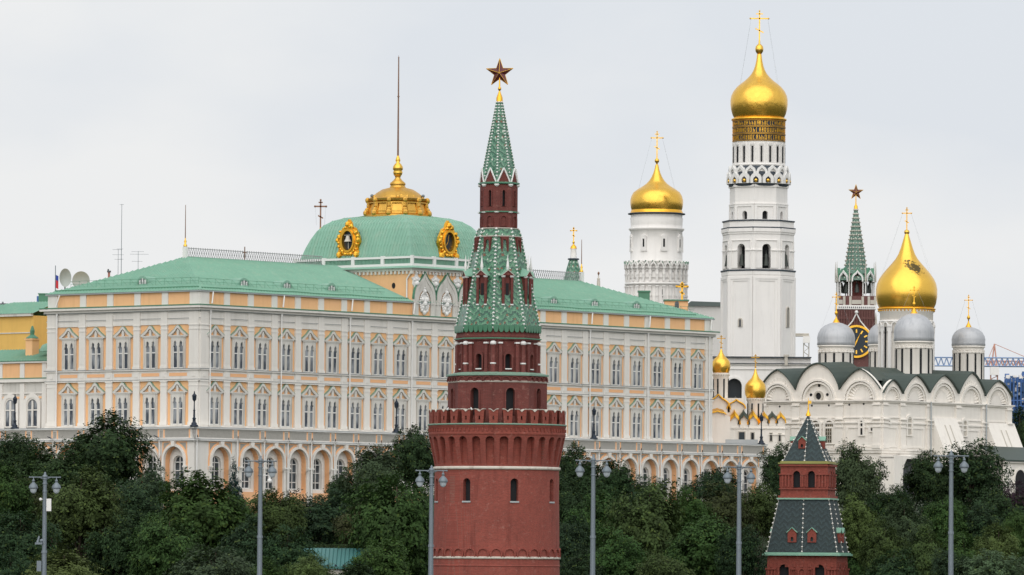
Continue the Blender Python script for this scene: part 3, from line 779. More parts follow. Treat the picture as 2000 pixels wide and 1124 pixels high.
# --- the arcade and terrace in front
TY, TX = -3.2, -4.4; TXE = sx(1497, TY, 28); TYE = 60
def AP(u, v, d): return (u, TY - d, v)
def ALs(u, v, d): return (TX - d, u, v)
AX = [sx(430, TY, 24)] + [sx(489, TY, 24) + BAY * k for k in range(0, 26)]
AX = [a for a in AX if a < TXE - 2]
AY = [sy(341, TX, 24) + 5.3 * k for k in range(10)]
def zrect(mb, u0, u1, z0, z1, d, mp, th=.1): mb.prism(rect(u0, u1, z0, z1), mp, d - th, d)
NSP = [0]
wall = MB(); och = MB(); arc = MB(); bas = MB()
SPR, RO, RI = 24.35, 2.28, 1.92
for (mp, cs, lo, hi) in ((AP, AX, TX, TXE), (ALs, AY, TY, TYE)):
    for q, c in enumerate(cs):
        l = lo if q == 0 else (cs[q - 1] + c) / 2; r = hi if q == len(cs) - 1 else (cs[q + 1] + c) / 2
        wall.holed((l, r, 19.9, 27.1), arch(RI, 19.9, SPR, 12, c), mp, -1.15, 0)
        och.ring(*matchp(arch(RI, 19.9, SPR, 12, c), arch(RI - .03, 19.93, SPR, 12, c)), mp, -1.02, -.12)
        # stucco spandrels and ochre lines
        hl = max(c - 2.54, l + .15); hr = min(c + 2.54, r - .15)
        o, i = matchp(rect(hl + .32, hr - .32, SPR - 1.0, 26.85), arch(RO + .14, SPR - 1.0, SPR, 14, c))
        keep = [k for k in range(len(o))]
        och.ring(*matchp(arch(RO + .3, 23.0, SPR, 16, c), arch(RO - .02, 23.0, SPR, 16, c)), mp, 0, .03)
        for (ux0, ux1) in ((hl + .15, c - RO - .02), (c + RO + .02, hr - .15)):
            pass
        for s in (-1, 1):
            e = hl + .22 if s < 0 else hr - .22
            tri = [(e, SPR + .05)]
            for k in range(7):
                a = (pi - k * pi / 12) if s < 0 else (k * pi / 12)
                tri.append((c + (RO + .26) * cos(a), SPR + (RO + .26) * sin(a)))
            tri.append((c, 26.82)); tri.append((e, 26.82))
            tri2 = [p for p in tri if (p[0] - e) * (-s) >= -.001]
            st_ = MB(); st_.prism(tri2, mp, 0, .02); st_.obj('spandrel_relief', 'stucco_relief', pal)
            zrect(och, e - .11, e + .11, 19.9, 26.95, .035, mp, .035)
        zrect(och, hl + .2, hr - .2, 26.84, 26.98, .035, mp, .035)
        arc.ring(*matchp(arch(RO, 23.1, SPR, 16, c), arch(RI, 23.1, SPR, 16, c)), mp, 0, .3)
        arc.prism([(c - .28, 26.3), (c + .28, 26.3), (c + .36, 27.05), (c - .36, 27.05)], mp, 0, .5)
        for s in (-1, 1):
            p0, p1 = sorted((c + s * (RI - .05), c + s * 2.54 if abs(s) else 0))
            arc.prism(rect(p0, min(p1, r) if s > 0 else p1, 23.3, 23.55), mp, 0, .42); arc.prism(rect(p0 + .03, p1 - .03, 22.85, 23.3), mp, 0, .22)
            arc.prism(rect(p0 + .08, p1 - .08, 15, 22.85), mp, 0, .16)
        # inner arch around the window
        arc.ring(*matchp(arch(RI - .02, 19.9, SPR, 12, c), arch(1.3, 19.9, SPR - .25, 12, c)), mp, -1.3, -1.0)
        arc.ring(*matchp(arch(1.45, 19.9, SPR - .2, 12, c), arch(1.05, 20.4, SPR - .4, 12, c)), mp, -1.3, -.8)
        och.prism(rect(c - RI, c + RI, 19.0, 19.9), mp, -1, -.02)
for (mp, lo, hi) in ((AP, TX, TXE), (ALs, TY, TYE)):
    bas.prism(rect(lo, hi, 13, 19.0), mp, -1.5, 0)
    wall.prism(rect(lo, hi, 27.1, 28.9), mp, -.5, 0, True)
wall.box(TX + 1.15, TXE - .1, TY + 1.2, -.01, 27.1, 29.05); wall.box(TX + 1.2, -.01, 0, TYE, 27.1, 29.05)
wall.box(TXE - 1, TXE - .01, TY + .1, 6, 14, 28.9); wall.box(TX + 1.3, TXE - 1, TY + 1.3, TY + 1.5, 14, 27.1); wall.box(TX + 1.3, TX + 1.5, TY + 1.5, TYE, 14, 27.1)
wall.box(XE, TXE - 1, 0, 5.9, 27, 29.05)
wall.obj('terrace_wall', 'cream', pal); och.obj('arcade_trim', 'ochre_line', pal); arc.obj('archivolt', 'cream', pal); bas.obj('plinth', 'ochre', pal)
mb = MB(); ed = MB(); fr = MB(); ol = MB()
for (mp, cs, lo, hi) in ((AP, AX, TX, TXE), (ALs, AY, TY, TYE)):
    e = .45
    lo2 = lo - (e if mp is AP else 0)
    mb.prism(rect(lo2, hi, 27.12, 27.3), mp, 0, .45, True); ed.prism(rect(lo2, hi, 27.302, 27.38), mp, 0, .48, True)
    mb.prism(rect(lo2, hi, 28.85, 29.02), mp, 0, .28, True); ed.prism(rect(lo2, hi, 29.021, 29.1), mp, -.6, .32, True)
    bounds = [lo + .3] + [(a + b) / 2 for a, b in zip(cs, cs[1:])] + [hi - .3]
    for a, b in zip(bounds, bounds[1:]):
        fr = MB(); fr.prism(rect(a + .75, b - .75, 27.6, 28.7), mp, 0, .03); fo = fr.obj('frieze_relief', 'stucco_relief', pal)
        for c in (a + .55, b - .55): ol = MB(); ol.prism(rect(c - .12, c + .12, 27.5, 28.75), mp, 0, .045); ol.obj('frieze_trim', 'ochre_line', fo)
        fr = MB(); fr.prism(rect(b - .3, b + .3, 27.6, 28.6), mp, 0, .04); fr.obj('frieze_boss', 'stucco_relief', fo)
mb.obj('terrace_cornice', 'white_paint', pal); ed.obj('terrace_flashing', 'zinc', pal)
# arcade windows and downpipes
def aw():
    mb = MB(); R = 1.05
    mb.ring(*matchp(arch(R, 20.4, SPR - .4, 12), arch(R - .13, 20.55, SPR - .4, 12)), FR, -1.3, -1.1)
    for u in (-.05,): mb.box(u, u + .12, 1.12, 1.22, 20.5, SPR + .5)
    for z in (21.4, 22.8, 24.0): mb.box(-R + .1, R - .1, 1.13, 1.21, z, z + .12)
    w = mb.obj('arched_window', 'white_paint', pal)
    mb = MB(); mb.prism(arch(R, 20.4, SPR - .4, 12), FR, -1.4, -1.26); mb.obj('pane', 'pane_dark', w); return w
A0 = aw(); A0.location = (AX[0], TY, 0)
for c in AX[1:]: dup(A0, pal, (c, TY, 0))
for c in AY: dup(A0, pal, (TX, c, 0), -pi / 2)
mb = MB(); mb.tube((0, -.6, 27.35), (0, -.38, 26.9), .24, .14, n=6); mb.tube((0, -.38, 26.9), (0, -.38, 19), .12, n=6); mb.box(-.25, .25, -.9, -.45, 27.4, 27.55)
d0 = mb.obj('downpipe', 'white_paint', pal, ((AX[1] + AX[0]) / 2, TY, 0))
mb = MB(); mb.tube((0, -.5, 27.5), (-.55, -1.0, 27.85), .1, .06, n=5); mb.obj('spout', 'iron', d0)
for a, b in list(zip(AX, AX[1:]))[1:]: dup(d0, pal, ((a + b) / 2, TY, 0))
for a, b in list(zip(AY, AY[1:])): dup(d0, pal, (TX, (a + b) / 2, 0), -pi / 2)
dup(d0, pal, (TX + .25, TY, 0)); 
mb = MB()
for k in range(int((TXE - 0) / 1.6)): pass
# ================================================================== LOW WING and the ochre house behind it
lw = thing('low_wing', 'low cream wing with paired arched windows at the left edge, under a green roof', 'building', (K.x, K.y, 0), AL)
yl0, yl1, xw = YE + .3, YE + 26, 1.2
zz = lambda y: zof(50, y, xw, YE + 8)
z_c, z_e, z_r = zz(741), zz(707), zz(683)
mb = MB(); mb.box(xw, xw + 14, yl0, yl1, 14, z_e - .1); mb.obj('wall', 'cream_stone', lw)
mb = MB(); mb.box(xw - .5, xw, yl0, yl1, z_c - .5, z_c); mb.box(xw - .2, xw, yl0, yl1, z_c - 2.2, z_c - 2.0); mb.box(xw - .5, xw, yl0, yl1, z_e - .25, z_e)
y = yl0 + 1.4
while y < yl1: mb.box(xw - .25, xw, y - .45, y + .45, z_c + .1, z_e - .3); mb.box(xw - .25, xw, y - .45, y + .45, 29.1, z_c - .7); y += 4.55
mb.obj('cornice', 'cream', lw)
mb = MB(); mb.box(xw - .1, xw, yl0, yl1, z_c + .1, z_e - .3); mb.box(xw - .1, xw, yl0, yl1, z_c - 2.9, z_c - 2.6); mb.obj('attic_band', 'ochre', lw)
mb = MB(); mb.box(xw - .55, xw + .1, yl0, yl1, z_c, z_c + .14); mb.box(xw - .6, xw + .2, yl0, yl1, z_e, z_e + .12); mb.obj('flashing', 'green_edge', lw)
mb = MB(); roofplane(mb, [(xw - .5, yl0, z_e + .12), (xw - .5, yl1, z_e + .12), (xw + 7, yl1, z_e + 2.05), (xw + 7, yl0, z_e + 2.05)], (0, 1, 0)); mb.obj('roof', 'green_roof', lw)
for k, yy in enumerate((sy(65, xw, 34), sy(65, xw, 34) + 4.55, sy(65, xw, 34) + 9.1)):
    zs = zz(793); mb = MB(); m_ = lambda u, v, d: (-d, u, v)
    mb.ring(*matchp(arch(1.75, 29.2, zs, 12), arch(1.15, 29.2, zs, 12)), m_, 0, .3)
    mb.ring(*matchp(arch(1.25, 29.4, zs, 12), arch(1.0, 29.6, zs - .1, 12)), m_, 0, .2)
    mb.box(-.22, 0, -.13, .13, 29.4, zs + .7); mb.box(-.18, 0, -1, 1, zz(803), zz(803) + .16)
    w = mb.obj('window', 'cream', lw, (xw, yy, 0)); mb = MB(); mb.prism(arch(1.05, 29.5, zs, 12), m_, -.02, .04); mb.obj('pane', 'pane', w)
mb = MB(); cx, cy = xw + 3.4, sy(63, xw + 3.4, 42); zb = z_e + .7
mb.box(cx - .7, cx + .7, cy - .7, cy + .7, zb, zb + 2.6); mb.box(cx - .85, cx + .85, cy - .85, cy + .85, zb + 2.6, zb + 2.8); ch = mb.obj('chimney', 'ochre', lw)
mb = MB(); mb.lathe([(.95, zb + 2.81), (.9, zb + 2.95), (.3, zb + 3.4), (.35, zb + 4), (.1, zb + 4.7)], 8, (cx, cy)); mb.obj('chimney_cowl', 'green_edge', ch)
mb = MB(); m_y = sy(90, xw + 2, 41)
mb.lathe([(1.0, 0), (.98, .5), (.7, .95), (.1, 1.2)], 10, cap=False); mb.obj('dormer', 'green_roof', lw, (xw + 2.2, m_y, z_e + 1.5))
# yellow building behind
yb = P(45, 640, 955); Yh = thing('yellow_house', 'yellow walled house with small square windows, behind the low cream wing', 'building', (yb.x, yb.y, 0), AL)
q = lambda y: P(45, y, 955).z
mb = MB(); mb.box(-10, 40, -12, 6, 14, q(624)); mb.obj('wall', 'yellow_wall', Yh)
# visible side faces -x: from y=-12 (right) to 16 (left)
mb = MB(); mb.box(-10.12, -10, -12, 6, q(658), q(656)); mb.box(-10.5, -10, -12, 6, q(624) - .1, q(620)); mb.tube((-10.2, 4.6, q(626)), (-10.2, 4.6, 20), .14); mb.obj('trim', 'cream_stone', Yh)
zt = q(620); mb = MB(); roofplane(mb, [(-10.6, -12.5, zt), (-10.6, 6.5, zt), (-5, -3, zt + 2.0), (-5, -12.5, zt + 2.0)], (0, 1, 0)); roofplane(mb, [(-10.6, 6.5, zt), (30, 6.5, zt), (20, -3, zt + 2.0), (-5, -3, zt + 2.0)], (1, 0, 0)); mb.obj('roof', 'green_roof', Yh)
for yy in (-3.8, .3): 
    mb = MB(); mb.ring(rect(-.95, .95, -.8, .8), rect(-.8, .8, -.65, .65), lambda u, v, d: (-10 - d, u, v), 0, .1); mb.box(-10.1, -10, -.3, -.2, -.7, .7); mb.box(-10.1, -10, .2, .3, -.7, .7); w = mb.obj('window', 'cream_stone', Yh, (0, yy, q(675))); mb = MB(); mb.box(-10.05, -9.99, -.8, .8, -.65, .65); mb.obj('pane', 'pane_dark', w)
mat('olive_edge', '8d8a4c', .6, var=.2)
# ================================================================== TOWER TOOLS
class TW:
    """a tower whose measures are photo pixels at depth Y, converted to metres"""
    def __init__(s, px, pyref, Y, name, label, cat='tower', rz=0):
        p = P(px, pyref, Y); s.Y = Y; s.px = px; s.u = Y / F; s.x = p.x
        s.zr = p.z; s.pyr = pyref; s.o = thing(name, label, cat, (p.x, Y, 0), rz)
    def z(s, y): return s.zr + (s.pyr - y) * s.u * 1.0005
    def r(s, v): return v * s.u
    def lathe(s, name, m, prof, n=48, ph=0, parent=None, smooth=True, mb=None, cap=True):
        b = mb or MB(); b.lathe([(max(.002, s.r(a)), s.z(y)) for a, y in prof], n, ph=ph, smooth=smooth and n != 8, cap=cap)
        return b if mb else b.obj(name, m, parent or s.o)
def octo(mb, R, z0, z1, ph, hole=None, depth=.5, faces=range(8), R1=None, n=8):
    """prism walls, each face optionally pierced by an outline centred on the face"""
    ap = R * cos(pi / n); hw = R * sin(pi / n)
    for k in range(n):
        a = ph + (k + .5) * 2 * pi / n; m = facemap(ap, a)
        if hole and k in faces: mb.holed((-hw, hw, z0, z1), hole, m, -depth, 0)
        else: mb.face([m(-hw, z0, 0), m(hw, z0, 0), m(hw, z1, 0), m(-hw, z1, 0)])
def facecopies(build, n, ph, R, parent, off=.5):
    """build() returns an object modelled on a wall facing -y at the origin; copy it to every face"""
    first = build(); a0 = ph + off * 2 * pi / n
    first.location = (R * sin(a0), -R * cos(a0), 0); first.rotation_euler = (0, 0, a0)
    for k in range(1, n):
        a = ph + (k + off) * 2 * pi / n
        dup(first, parent, (R * sin(a), -R * cos(a), 0), a)
    return first
def star_obj(parent, c, R, mname='ruby', edge='gold', rz=0):
    mb = MB(); pts = []
    for k in range(10):
        a = pi * k / 5; r = R if k % 2 == 0 else R * .40; pts.append((r * sin(a), 0, r * cos(a)))
    for s in (-1, 1):
        for k in range(10): mb.face([(0, s * R * .17, 0), pts[k], pts[(k + 1) % 10]])
    o = mb.obj('star', mname, parent, c, rz)
    mb = MB()
    for k in range(10):
        mb.tube(pts[k], pts[(k + 1) % 10], R * .022, n=4, smooth=False)
        if k % 2 == 0:
            for s in (-1, 1): mb.tube((0, s * R * .17, 0), pts[k], R * .018, n=4)
    mb.obj('star_edge', edge, o); return o
def beads(mb, p, q, r, step):
    p, q = Vector(p), Vector(q); n = int((q - p).length / step)
    for k in range(n + 1):
        c = p + (q - p) * (k / n); 
        mb.lathe([(.01, c.z - r), (r, c.z), (.01, c.z + r)], 5, (c.x, c.y), smooth=False, cap=False)
def cross_obj(parent, z0, h, w, r, mname='gold', rz=0, wires=None, slant=True):
    mb = MB(); cross(mb, z0, h, w, r, slant); o = mb.obj('cross', mname, parent, rot=rz)
    if wires:
        mb = MB()
        for s in (-1, 1):
            for t in (-.5, .5): mb.tube((s * w * .9, 0, z0 + h * .76), (s * wires[0], t * wires[0], wires[1]), r * .09, n=3)
        mb.obj('stay_wire', 'zinc', o)
    return o

# ================================================================== THE ROUND BRICK CORNER TOWER
T = TW(972, 700, 706, 'corner_tower', 'tall round red brick fortress tower with battlements, green tiled tent roof and red star')
z, r = T.z, T.r; PH = radians(-6.3)
body = MB(); Rb = lambda y: 124 - (1140 - y) * .012
body.lathe([(r(126), 2), (r(124), z(1140)), (r(Rb(985)), z(985))], 96)
for k in range(8):
    a = PH + radians(10.5 + 12.3 + 45 * k); Rm = r(Rb(958)); half = pi * Rm / 8
    body.holed((-half, half, z(985), z(930)), arch(r(8), z(980), z(944), 8), cylmap(Rm, a), -.75, 0, 48, 5)
body.lathe([(r(Rb(930)), z(930)), (r(Rb(912)), z(912))], 96, cap=False)
bo = body.obj('tower_body', 'brick', T.o)
def bw():
    mb = MB(); mb.prism(arch(r(8.5), z(981), z(944), 8), FR, -.8, -.62); return mb.obj('window', 'dark_void', T.o)
w0 = bw(); Rm = r(Rb(958))
for k in range(8):
    a = PH + radians(22.8 + 45 * k); o = w0 if k == 0 else dup(w0, T.o); o.location = (Rm * sin(a), -Rm * cos(a), 0); o.rotation_euler = (0, 0, a)
mb = MB()
for k in range(8):
    a = PH + radians(22.8 + 45 * k); m = cylmap(Rm, a)
    mb.prism(rect(-r(9), r(9), z(983), z(980)), m, -.3, .12)
mb.obj('window_sill', 'zinc', T.o)
mb = MB(); T.lathe('', '', [(122, 919), (124.5, 918), (124.5, 913.5), (121, 912.5)], 96, mb=mb, cap=False); mb.obj('white_string_course', 'band_white', T.o); mb = MB(); T.lathe('', '', [(123, 1092), (125.5, 1091.5), (125.5, 1088), (123, 1087)], 96, mb=mb, cap=False)
mb.obj('white_string_course', 'band_white', T.o)
mb = MB(); T.lathe('', '', [(123, 1107), (124.6, 1106), (124.6, 1104), (123, 1103)], 96, mb=mb, cap=False)
NA = 30
for k in range(NA):
    a = 2 * pi * k / NA; m = cylmap(r(122.9), a)
    mb.ring(*matchp(arch(r(11.6), z(1088), z(1082), 8), arch(r(9.2), z(1088), z(1082), 8)), m, 0, .18)
mb.obj('blind_arcade', 'brick', T.o)
# machicolation: leaning piers with arched niches
Rf = lambda y: 121.5 + (912 - y) * (133 - 121.5) / (912 - 856)
def conem(a):
    def f(u, v, d):
        y = T.pyr - (v - T.zr) / T.u / 1.0005; ro = r(Rf(y)); ri = r(120.2); R_ = ri + (ro - ri) * d
        return (R_ * sin(a + u), -R_ * cos(a + u), v)
    return f
mb = MB(); hwid = pi / NA
for k in range(NA):
    m = conem(2 * pi * (k + .5) / NA); o = rect(-hwid, hwid, z(912), z(853))
    hole = [(-.065, z(909)), (.065, z(909))] + [(.065 * cos(pi * q / 8), z(862) + (z(855) - z(862)) * sin(pi * q / 8)) for q in range(9)]
    mb.holed((-hwid, hwid, z(912), z(853)), hole, m, 0, 1)
mb.obj('machicolation', 'brick', T.o)
mb = MB(); T.lathe('', '', [(120, 912), (120, 853)], 96, mb=mb, cap=False)
T.lathe('', '', [(132.6, 853.3), (134, 852), (134, 847), (133, 846), (133, 838), (134.5, 836), (134.5, 833)], 96, mb=mb, cap=False)
for k in range(90):
    a = 2 * pi * k / 90; m = facemap(r(133), a); mb.prism(rect(-r(1.6), r(1.6), z(845), z(838.5)), m, 0, .12)
mb.obj('parapet_ring', 'brick_trim', T.o)
mb = MB(); T.lathe('', '', [(134, 833), (136, 832.5), (136, 830), (118, 829)], 96, mb=mb); mb.obj('parapet_coping', 'hood_edge', T.o)
def merlon():
    mb = MB(); h = r(9.6)
    o = [(-h * .82, z(830)), (h * .82, z(830)), (h * .82, z(808)), (h, z(806)), (h, z(803)), (h * .55, z(803.5)), (0, z(808)), (-h * .55, z(803.5)), (-h, z(803)), (-h, z(806)), (-h * .82, z(808))]
    mb.ring(*matchp(o, arch(r(1.6), z(823), z(817), 5)), FR, -.75, 0); mb.ring(*matchp([(a, b) for a, b in o], arch(r(1.6), z(823), z(817), 5)), FR, 0, -.75)
    m_ = mb.obj('merlon', 'brick_trim', T.o)
    mb = MB()
    for a, b in ((4, 5), (5, 6), (6, 7), (7, 8)):
        A, B = o[a], o[b]; mb.hexa([(A[0], .8, A[1] + .005), (B[0], .8, B[1] + .005), (B[0], -.06, B[1] + .005), (A[0], -.06, A[1] + .005), (A[0], .8, A[1] + .09), (B[0], .8, B[1] + .09), (B[0], -.06, B[1] + .09), (A[0], -.06, A[1] + .09)])
    mb.obj('merlon_coping', 'lime_line', m_); return m_
facecopies(merlon, NA, radians(3), r(133), T.o)
# octagonal tiers
mb = MB(); octo(mb, r(97.5), z(830), z(748), PH, arch(r(9), z(812), z(769), 8), .7)
octo(mb, r(97.5), z(748), z(736), PH)
for k in range(8):
    for j in (-1.5, -.5, .5, 1.5):
        m = facemap(r(97.5) * cos(pi / 8), PH + (k + .5) * pi / 4); mb.ring(*matchp(arch(r(9), z(747), z(746), 8, j * r(18.5)), arch(r(7), z(747), z(746), 8, j * r(18.5))), m, 0, .15)
    m = facemap(r(97.5) * cos(pi / 8), PH + (k + .5) * pi / 4); mb.ring(*matchp(arch(r(12), z(812), z(769), 8), arch(r(9), z(812), z(769), 8)), m, 0, .12)
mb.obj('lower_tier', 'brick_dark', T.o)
def tierwin(w_, ya, yb, R, nm='window', d=-.6):
    def f():
        mb = MB(); mb.prism(arch(r(w_), z(ya), z(yb), 8), FR, d - .1, d); return mb.obj(nm, 'dark_void', T.o)
    return facecopies(f, 8, PH, r(R) * cos(pi / 8), T.o)
tierwin(9.2, 813, 769, 97.5)
mb = MB(); T.lathe('', '', [(97.4, 749.5), (98.6, 749), (98.6, 746.5), (97.4, 746)], 8, PH, mb=mb, cap=False); mb.obj('white_string_course', 'band_white', T.o)
mb = MB(); T.lathe('', '', [(98, 736.5), (101, 736), (101, 733), (84, 729)], 8, PH, mb=mb, cap=False); mb.obj('tier_eave', 'hood_edge', T.o)
mb = MB(); octo(mb, r(79), z(731), z(664), PH, arch(r(6.2), z(722), z(700), 8), .6)
for k in range(8):
    m = facemap(r(79) * cos(pi / 8), PH + (k + .5) * pi / 4)
    mb.ring(*matchp(arch(r(9.5), z(724), z(698), 8), arch(r(6.6), z(722), z(700), 8)), m, 0, .2)
    for s in (-1, 1): mb.prism(rect(s * r(17) - r(3), s * r(17) + r(3), z(731), z(672)), m, 0, .35)
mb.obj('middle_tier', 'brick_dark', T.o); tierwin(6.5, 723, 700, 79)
mb = MB()
for k in range(8):
    m = facemap(r(79) * cos(pi / 8), PH + (k + .5) * pi / 4)
    for s in (-1, 1): mb.prism(rect(s * r(17) - r(4.2), s * r(17) + r(4.2), z(674), z(671)), m, 0, .45)
    mb.prism(rect(-r(6.5), r(6.5), z(724), z(722)), m, 0, .25)
mb.obj('white_trim', 'white_paint', T.o)
def col():
    mb = MB(); mb.lathe([(r(6), z(731)), (r(6), z(728)), (r(5), z(727)), (r(5), z(676)), (r(5.6), z(674))], 14); c = mb.obj('column', 'brick_dark', T.o)
    mb = MB(); mb.lathe([(r(5), z(676)), (r(6.2), z(674)), (r(6), z(671)), (r(3), z(668.5))], 12); mb.lathe([(r(5.1), z(714)), (r(6), z(713.5)), (r(6), z(711.5)), (r(5.1), z(711))], 12); mb.obj('column_capital', 'white_paint', c); return c
facecopies(col, 8, PH, r(79), T.o, 0)
mb = MB(); T.lathe('', '', [(79, 668), (84, 667), (84, 665)], 8, PH, mb=mb, cap=False); T.lathe('', '', [(82, 663), (83, 660), (81.5, 655), (82, 640)], 8, PH, mb=mb, cap=False); mb.obj('cornice', 'brick_dark', T.o)
mb = MB(); T.lathe('', '', [(83, 665), (86, 664.5), (86, 662.5), (82, 662)], 8, PH, mb=mb, cap=False); mb.obj('cornice_flashing', 'green_edge', T.o)
mb = MB()      # scalloped lower edge of the tiles
for k in range(8):
    m = facemap(r(83.2) * cos(pi / 8), PH + (k + .5) * pi / 4); hw = r(83) * sin(pi / 8)
    for j in range(6):
        c = -hw + (j + .5) * hw / 3; mb.prism([(c + hw / 6.6 * cos(pi + pi * q / 8), z(645) + r(7) * sin(pi + pi * q / 8)) for q in range(9)] + [(c + hw / 6, z(638)), (c - hw / 6, z(638))], m, 0, .16)
mb.obj('scalloped_tiles', 'tent_tiles', T.o)
Rt = lambda y: 43.5 + (y - 463) * (82.5 - 43.5) / (645 - 463)
T.lathe('tent_roof', 'tent_tiles', [(Rt(645) + .6, 645), (Rt(463), 463)], 8, PH)
def ribs(name, ya, Ra, yb, Rb_, bead, step, mname='white_paint', N_=8):
    for k in range(N_):
        a = PH + k * 2 * pi / N_; mb = MB()
        p = Vector((r(Ra) * sin(a), -r(Ra) * cos(a), z(ya))); q = Vector((r(Rb_) * sin(a), -r(Rb_) * cos(a), z(yb)))
        beads(mb, p, q, bead, step); o = mb.obj(name, mname, T.o)
        mb = MB(); mb.tube(p, q, bead * .45, n=5); mb.obj('rib_backing', 'green_edge', o)
ribs('bead_rib', 643, 83.2, 464, 44.4, .165, .42)
mb = MB(); T.lathe('', '', [(44.5, 463), (39.5, 448)], 8, PH, mb=mb, cap=False); mb.obj('tile_band', 'tent_tiles', T.o)
mb = MB(); T.lathe('', '', [(43.5, 464.5), (46.5, 464), (46.5, 462.5), (43.5, 462)], 8, PH, mb=mb, cap=False); T.lathe('', '', [(39, 448.4), (40.8, 448), (40.8, 446.5), (37, 446)], 8, PH, mb=mb, cap=False); mb.obj('white_trim', 'lime_line', T.o)
ribs('bead_rib', 463, 45.2, 449, 40.2, .17, .4)
# dormer porches on the tent
def porch():
    mb = MB(); x = r(8.8)
    for s in (-1, 1): mb.lathe([(r(2.9), z(597)), (r(2.9), z(545))], 10, (s * x, 0))
    mb.box(-x * .55, x * .55, r(3), r(8), z(597), z(541)); mb.box(-x, x, r(5), r(16), z(597), z(541))
    mb.prism([(-r(11.5), z(541)), (r(11.5), z(541)), (0, z(531))], FR, -r(12), r(2.5))
    p = mb.obj('dormer_porch', 'brick_dark', T.o)
    mb = MB(); mb.box(-r(3.2), r(3.2), r(2.7), r(3.1), z(590), z(556)); mb.obj('dormer_opening', 'dark_void', p)
    mb = MB()
    for s in (-1, 1):
        mb.lathe([(r(3), z(545)), (r(4.4), z(543.5)), (r(4.4), z(541.5))], 10, (s * x, 0)); mb.lathe([(r(3.6), z(599)), (r(3.6), z(596.5))], 10, (s * x, 0))
    mb.lathe([(r(2), z(531)), (r(3.2), z(524)), (r(2.4), z(518)), (r(1.4), z(512)), (r(.3), z(500))], 8, smooth=False)
    mb.obj('dormer_capital', 'white_paint', p)
    mb = MB()
    for s in (-1, 1): mb.hexa([(0, -r(4), z(531)), (s * r(13.5), -r(4), z(542)), (s * r(13.5), r(12), z(542)), (0, r(24), z(524)), (0, -r(4), z(529)), (s * r(13.8), -r(4), z(540.6)), (s * r(13.8), r(14), z(540.6)), (0, r(25), z(522))])
    mb.obj('dormer_roof', 'green_roof', p)
    mb = MB()
    for s in (-1, 1): mb.hexa([(0, -r(4.3), z(531.2)), (s * r(13.6), -r(4.3), z(542.4)), (s * r(13.6), -r(3.9), z(542.4)), (0, -r(3.9), z(531.2)), (0, -r(4.3), z(529.8)), (s * r(13.8), -r(4.3), z(541)), (s * r(13.8), -r(3.9), z(541)), (0, -r(3.9), z(529.8))])
    mb.obj('dormer_verge', 'lime_line', p); return p
facecopies(porch, 8, PH, r(Rt(575)) * cos(pi / 8) + r(4), T.o)
def upwin():
    mb = MB(); mb.holed((-r(8.2), r(8.2), z(496), z(464)), arch(r(3.3), z(493), z(473), 6), FR, -.5, 0)
    for s in (-1, 1): mb.box(min(s * r(8.2), s * r(7)), max(s * r(8.2), s * r(7)), 0, r(9), z(496), z(464)); mb.box(s * r(6) - r(1), s * r(6) + r(1), -.12, 0, z(494), z(466))
    w_ = mb.obj('tent_window', 'brick_dark', T.o); mb = MB(); mb.prism(arch(r(3.4), z(494), z(473), 6), FR, -.6, -.45); mb.obj('window_opening', 'dark_void', w_); return w_
facecopies(upwin, 8, PH, r(49) * cos(pi / 8), T.o)
# shaft
mb = MB(); octo(mb, r(36.8), z(447), z(415), PH); octo(mb, r(37.2), z(415), z(362), PH, arch(r(3), z(404), z(376), 6), .4)
for k in range(8):
    m = facemap(r(37.2) * cos(pi / 8), PH + (k + .5) * pi / 4)
    mb.ring(*matchp(arch(r(5), z(404), z(376), 6), arch(r(3), z(404), z(376), 6)), m, 0, .1); mb.ring(*matchp(arch(r(7), z(444), z(429), 8), arch(r(5.4), z(444), z(429), 8)), facemap(r(36.8) * cos(pi / 8), PH + (k + .5) * pi / 4), 0, .14)
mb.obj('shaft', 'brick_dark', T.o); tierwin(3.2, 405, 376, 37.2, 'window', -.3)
mb = MB(); T.lathe('', '', [(37, 416.5), (39.5, 416), (39.5, 414), (37, 413.5)], 8, PH, mb=mb, cap=False); T.lathe('', '', [(37.5, 361), (41, 360), (41, 357.5), (36, 356.5)], 8, PH, mb=mb, cap=False)
mb.obj('shaft_flashing', 'green_edge', T.o)
mb = MB()
for k in range(8):
    for y0, y1 in ((366, 360.8), (417.8, 415.2)):
        a = PH + k * pi / 4; mb.lathe([(r(2.5), z(y0)), (r(5), z((y0 + y1) / 2)), (r(5), z(y1))], 8, (r(36.4) * sin(a), -r(36.4) * cos(a)))
mb.obj('white_trim', 'white_paint', T.o)
T.lathe('spire', 'spire_tiles', [(37, 357), (30.5, 331), (5.2, 197)], 8, PH)
ribs('spire_rib', 345, 35.0, 331, 31.2, .13, .33); ribs('spire_rib', 331, 31.2, 199, 6.0, .14, .34)
def gable():
    mb = MB(); mb.prism([(-r(12), z(357)), (r(12), z(357)), (0, z(332))], FR, -r(10), .02); g = mb.obj('spire_gable', 'brick_dark', T.o)
    mb = MB()
    for s in (-1, 1): mb.tube((s * r(12.6), -.06, z(357)), (0, -.06, z(329.5)), .1, n=5)
    mb.obj('gable_edge', 'white_paint', g)
    mb = MB()
    for s in (-1, 1): mb.face([(s * r(12.6), -.04, z(357)), (0, -.04, z(330)), (0, r(12), z(330)), (s * r(12.6), r(6), z(357))])
    mb.obj('gable_roof', 'green_roof', g); return g
facecopies(gable, 8, PH, r(36.5) * cos(pi / 8), T.o)
T.lathe('star_base', 'gold_bright', [(6.5, 198), (6.2, 190), (3, 182), (1.8, 178), (1.6, 176), (3.2, 174), (3.2, 170.5), (1.6, 168.5), (1.3, 151)], 16)
star_obj(T.o, (0, 0, z(141.5)), r(28.5), rz=radians(-14))

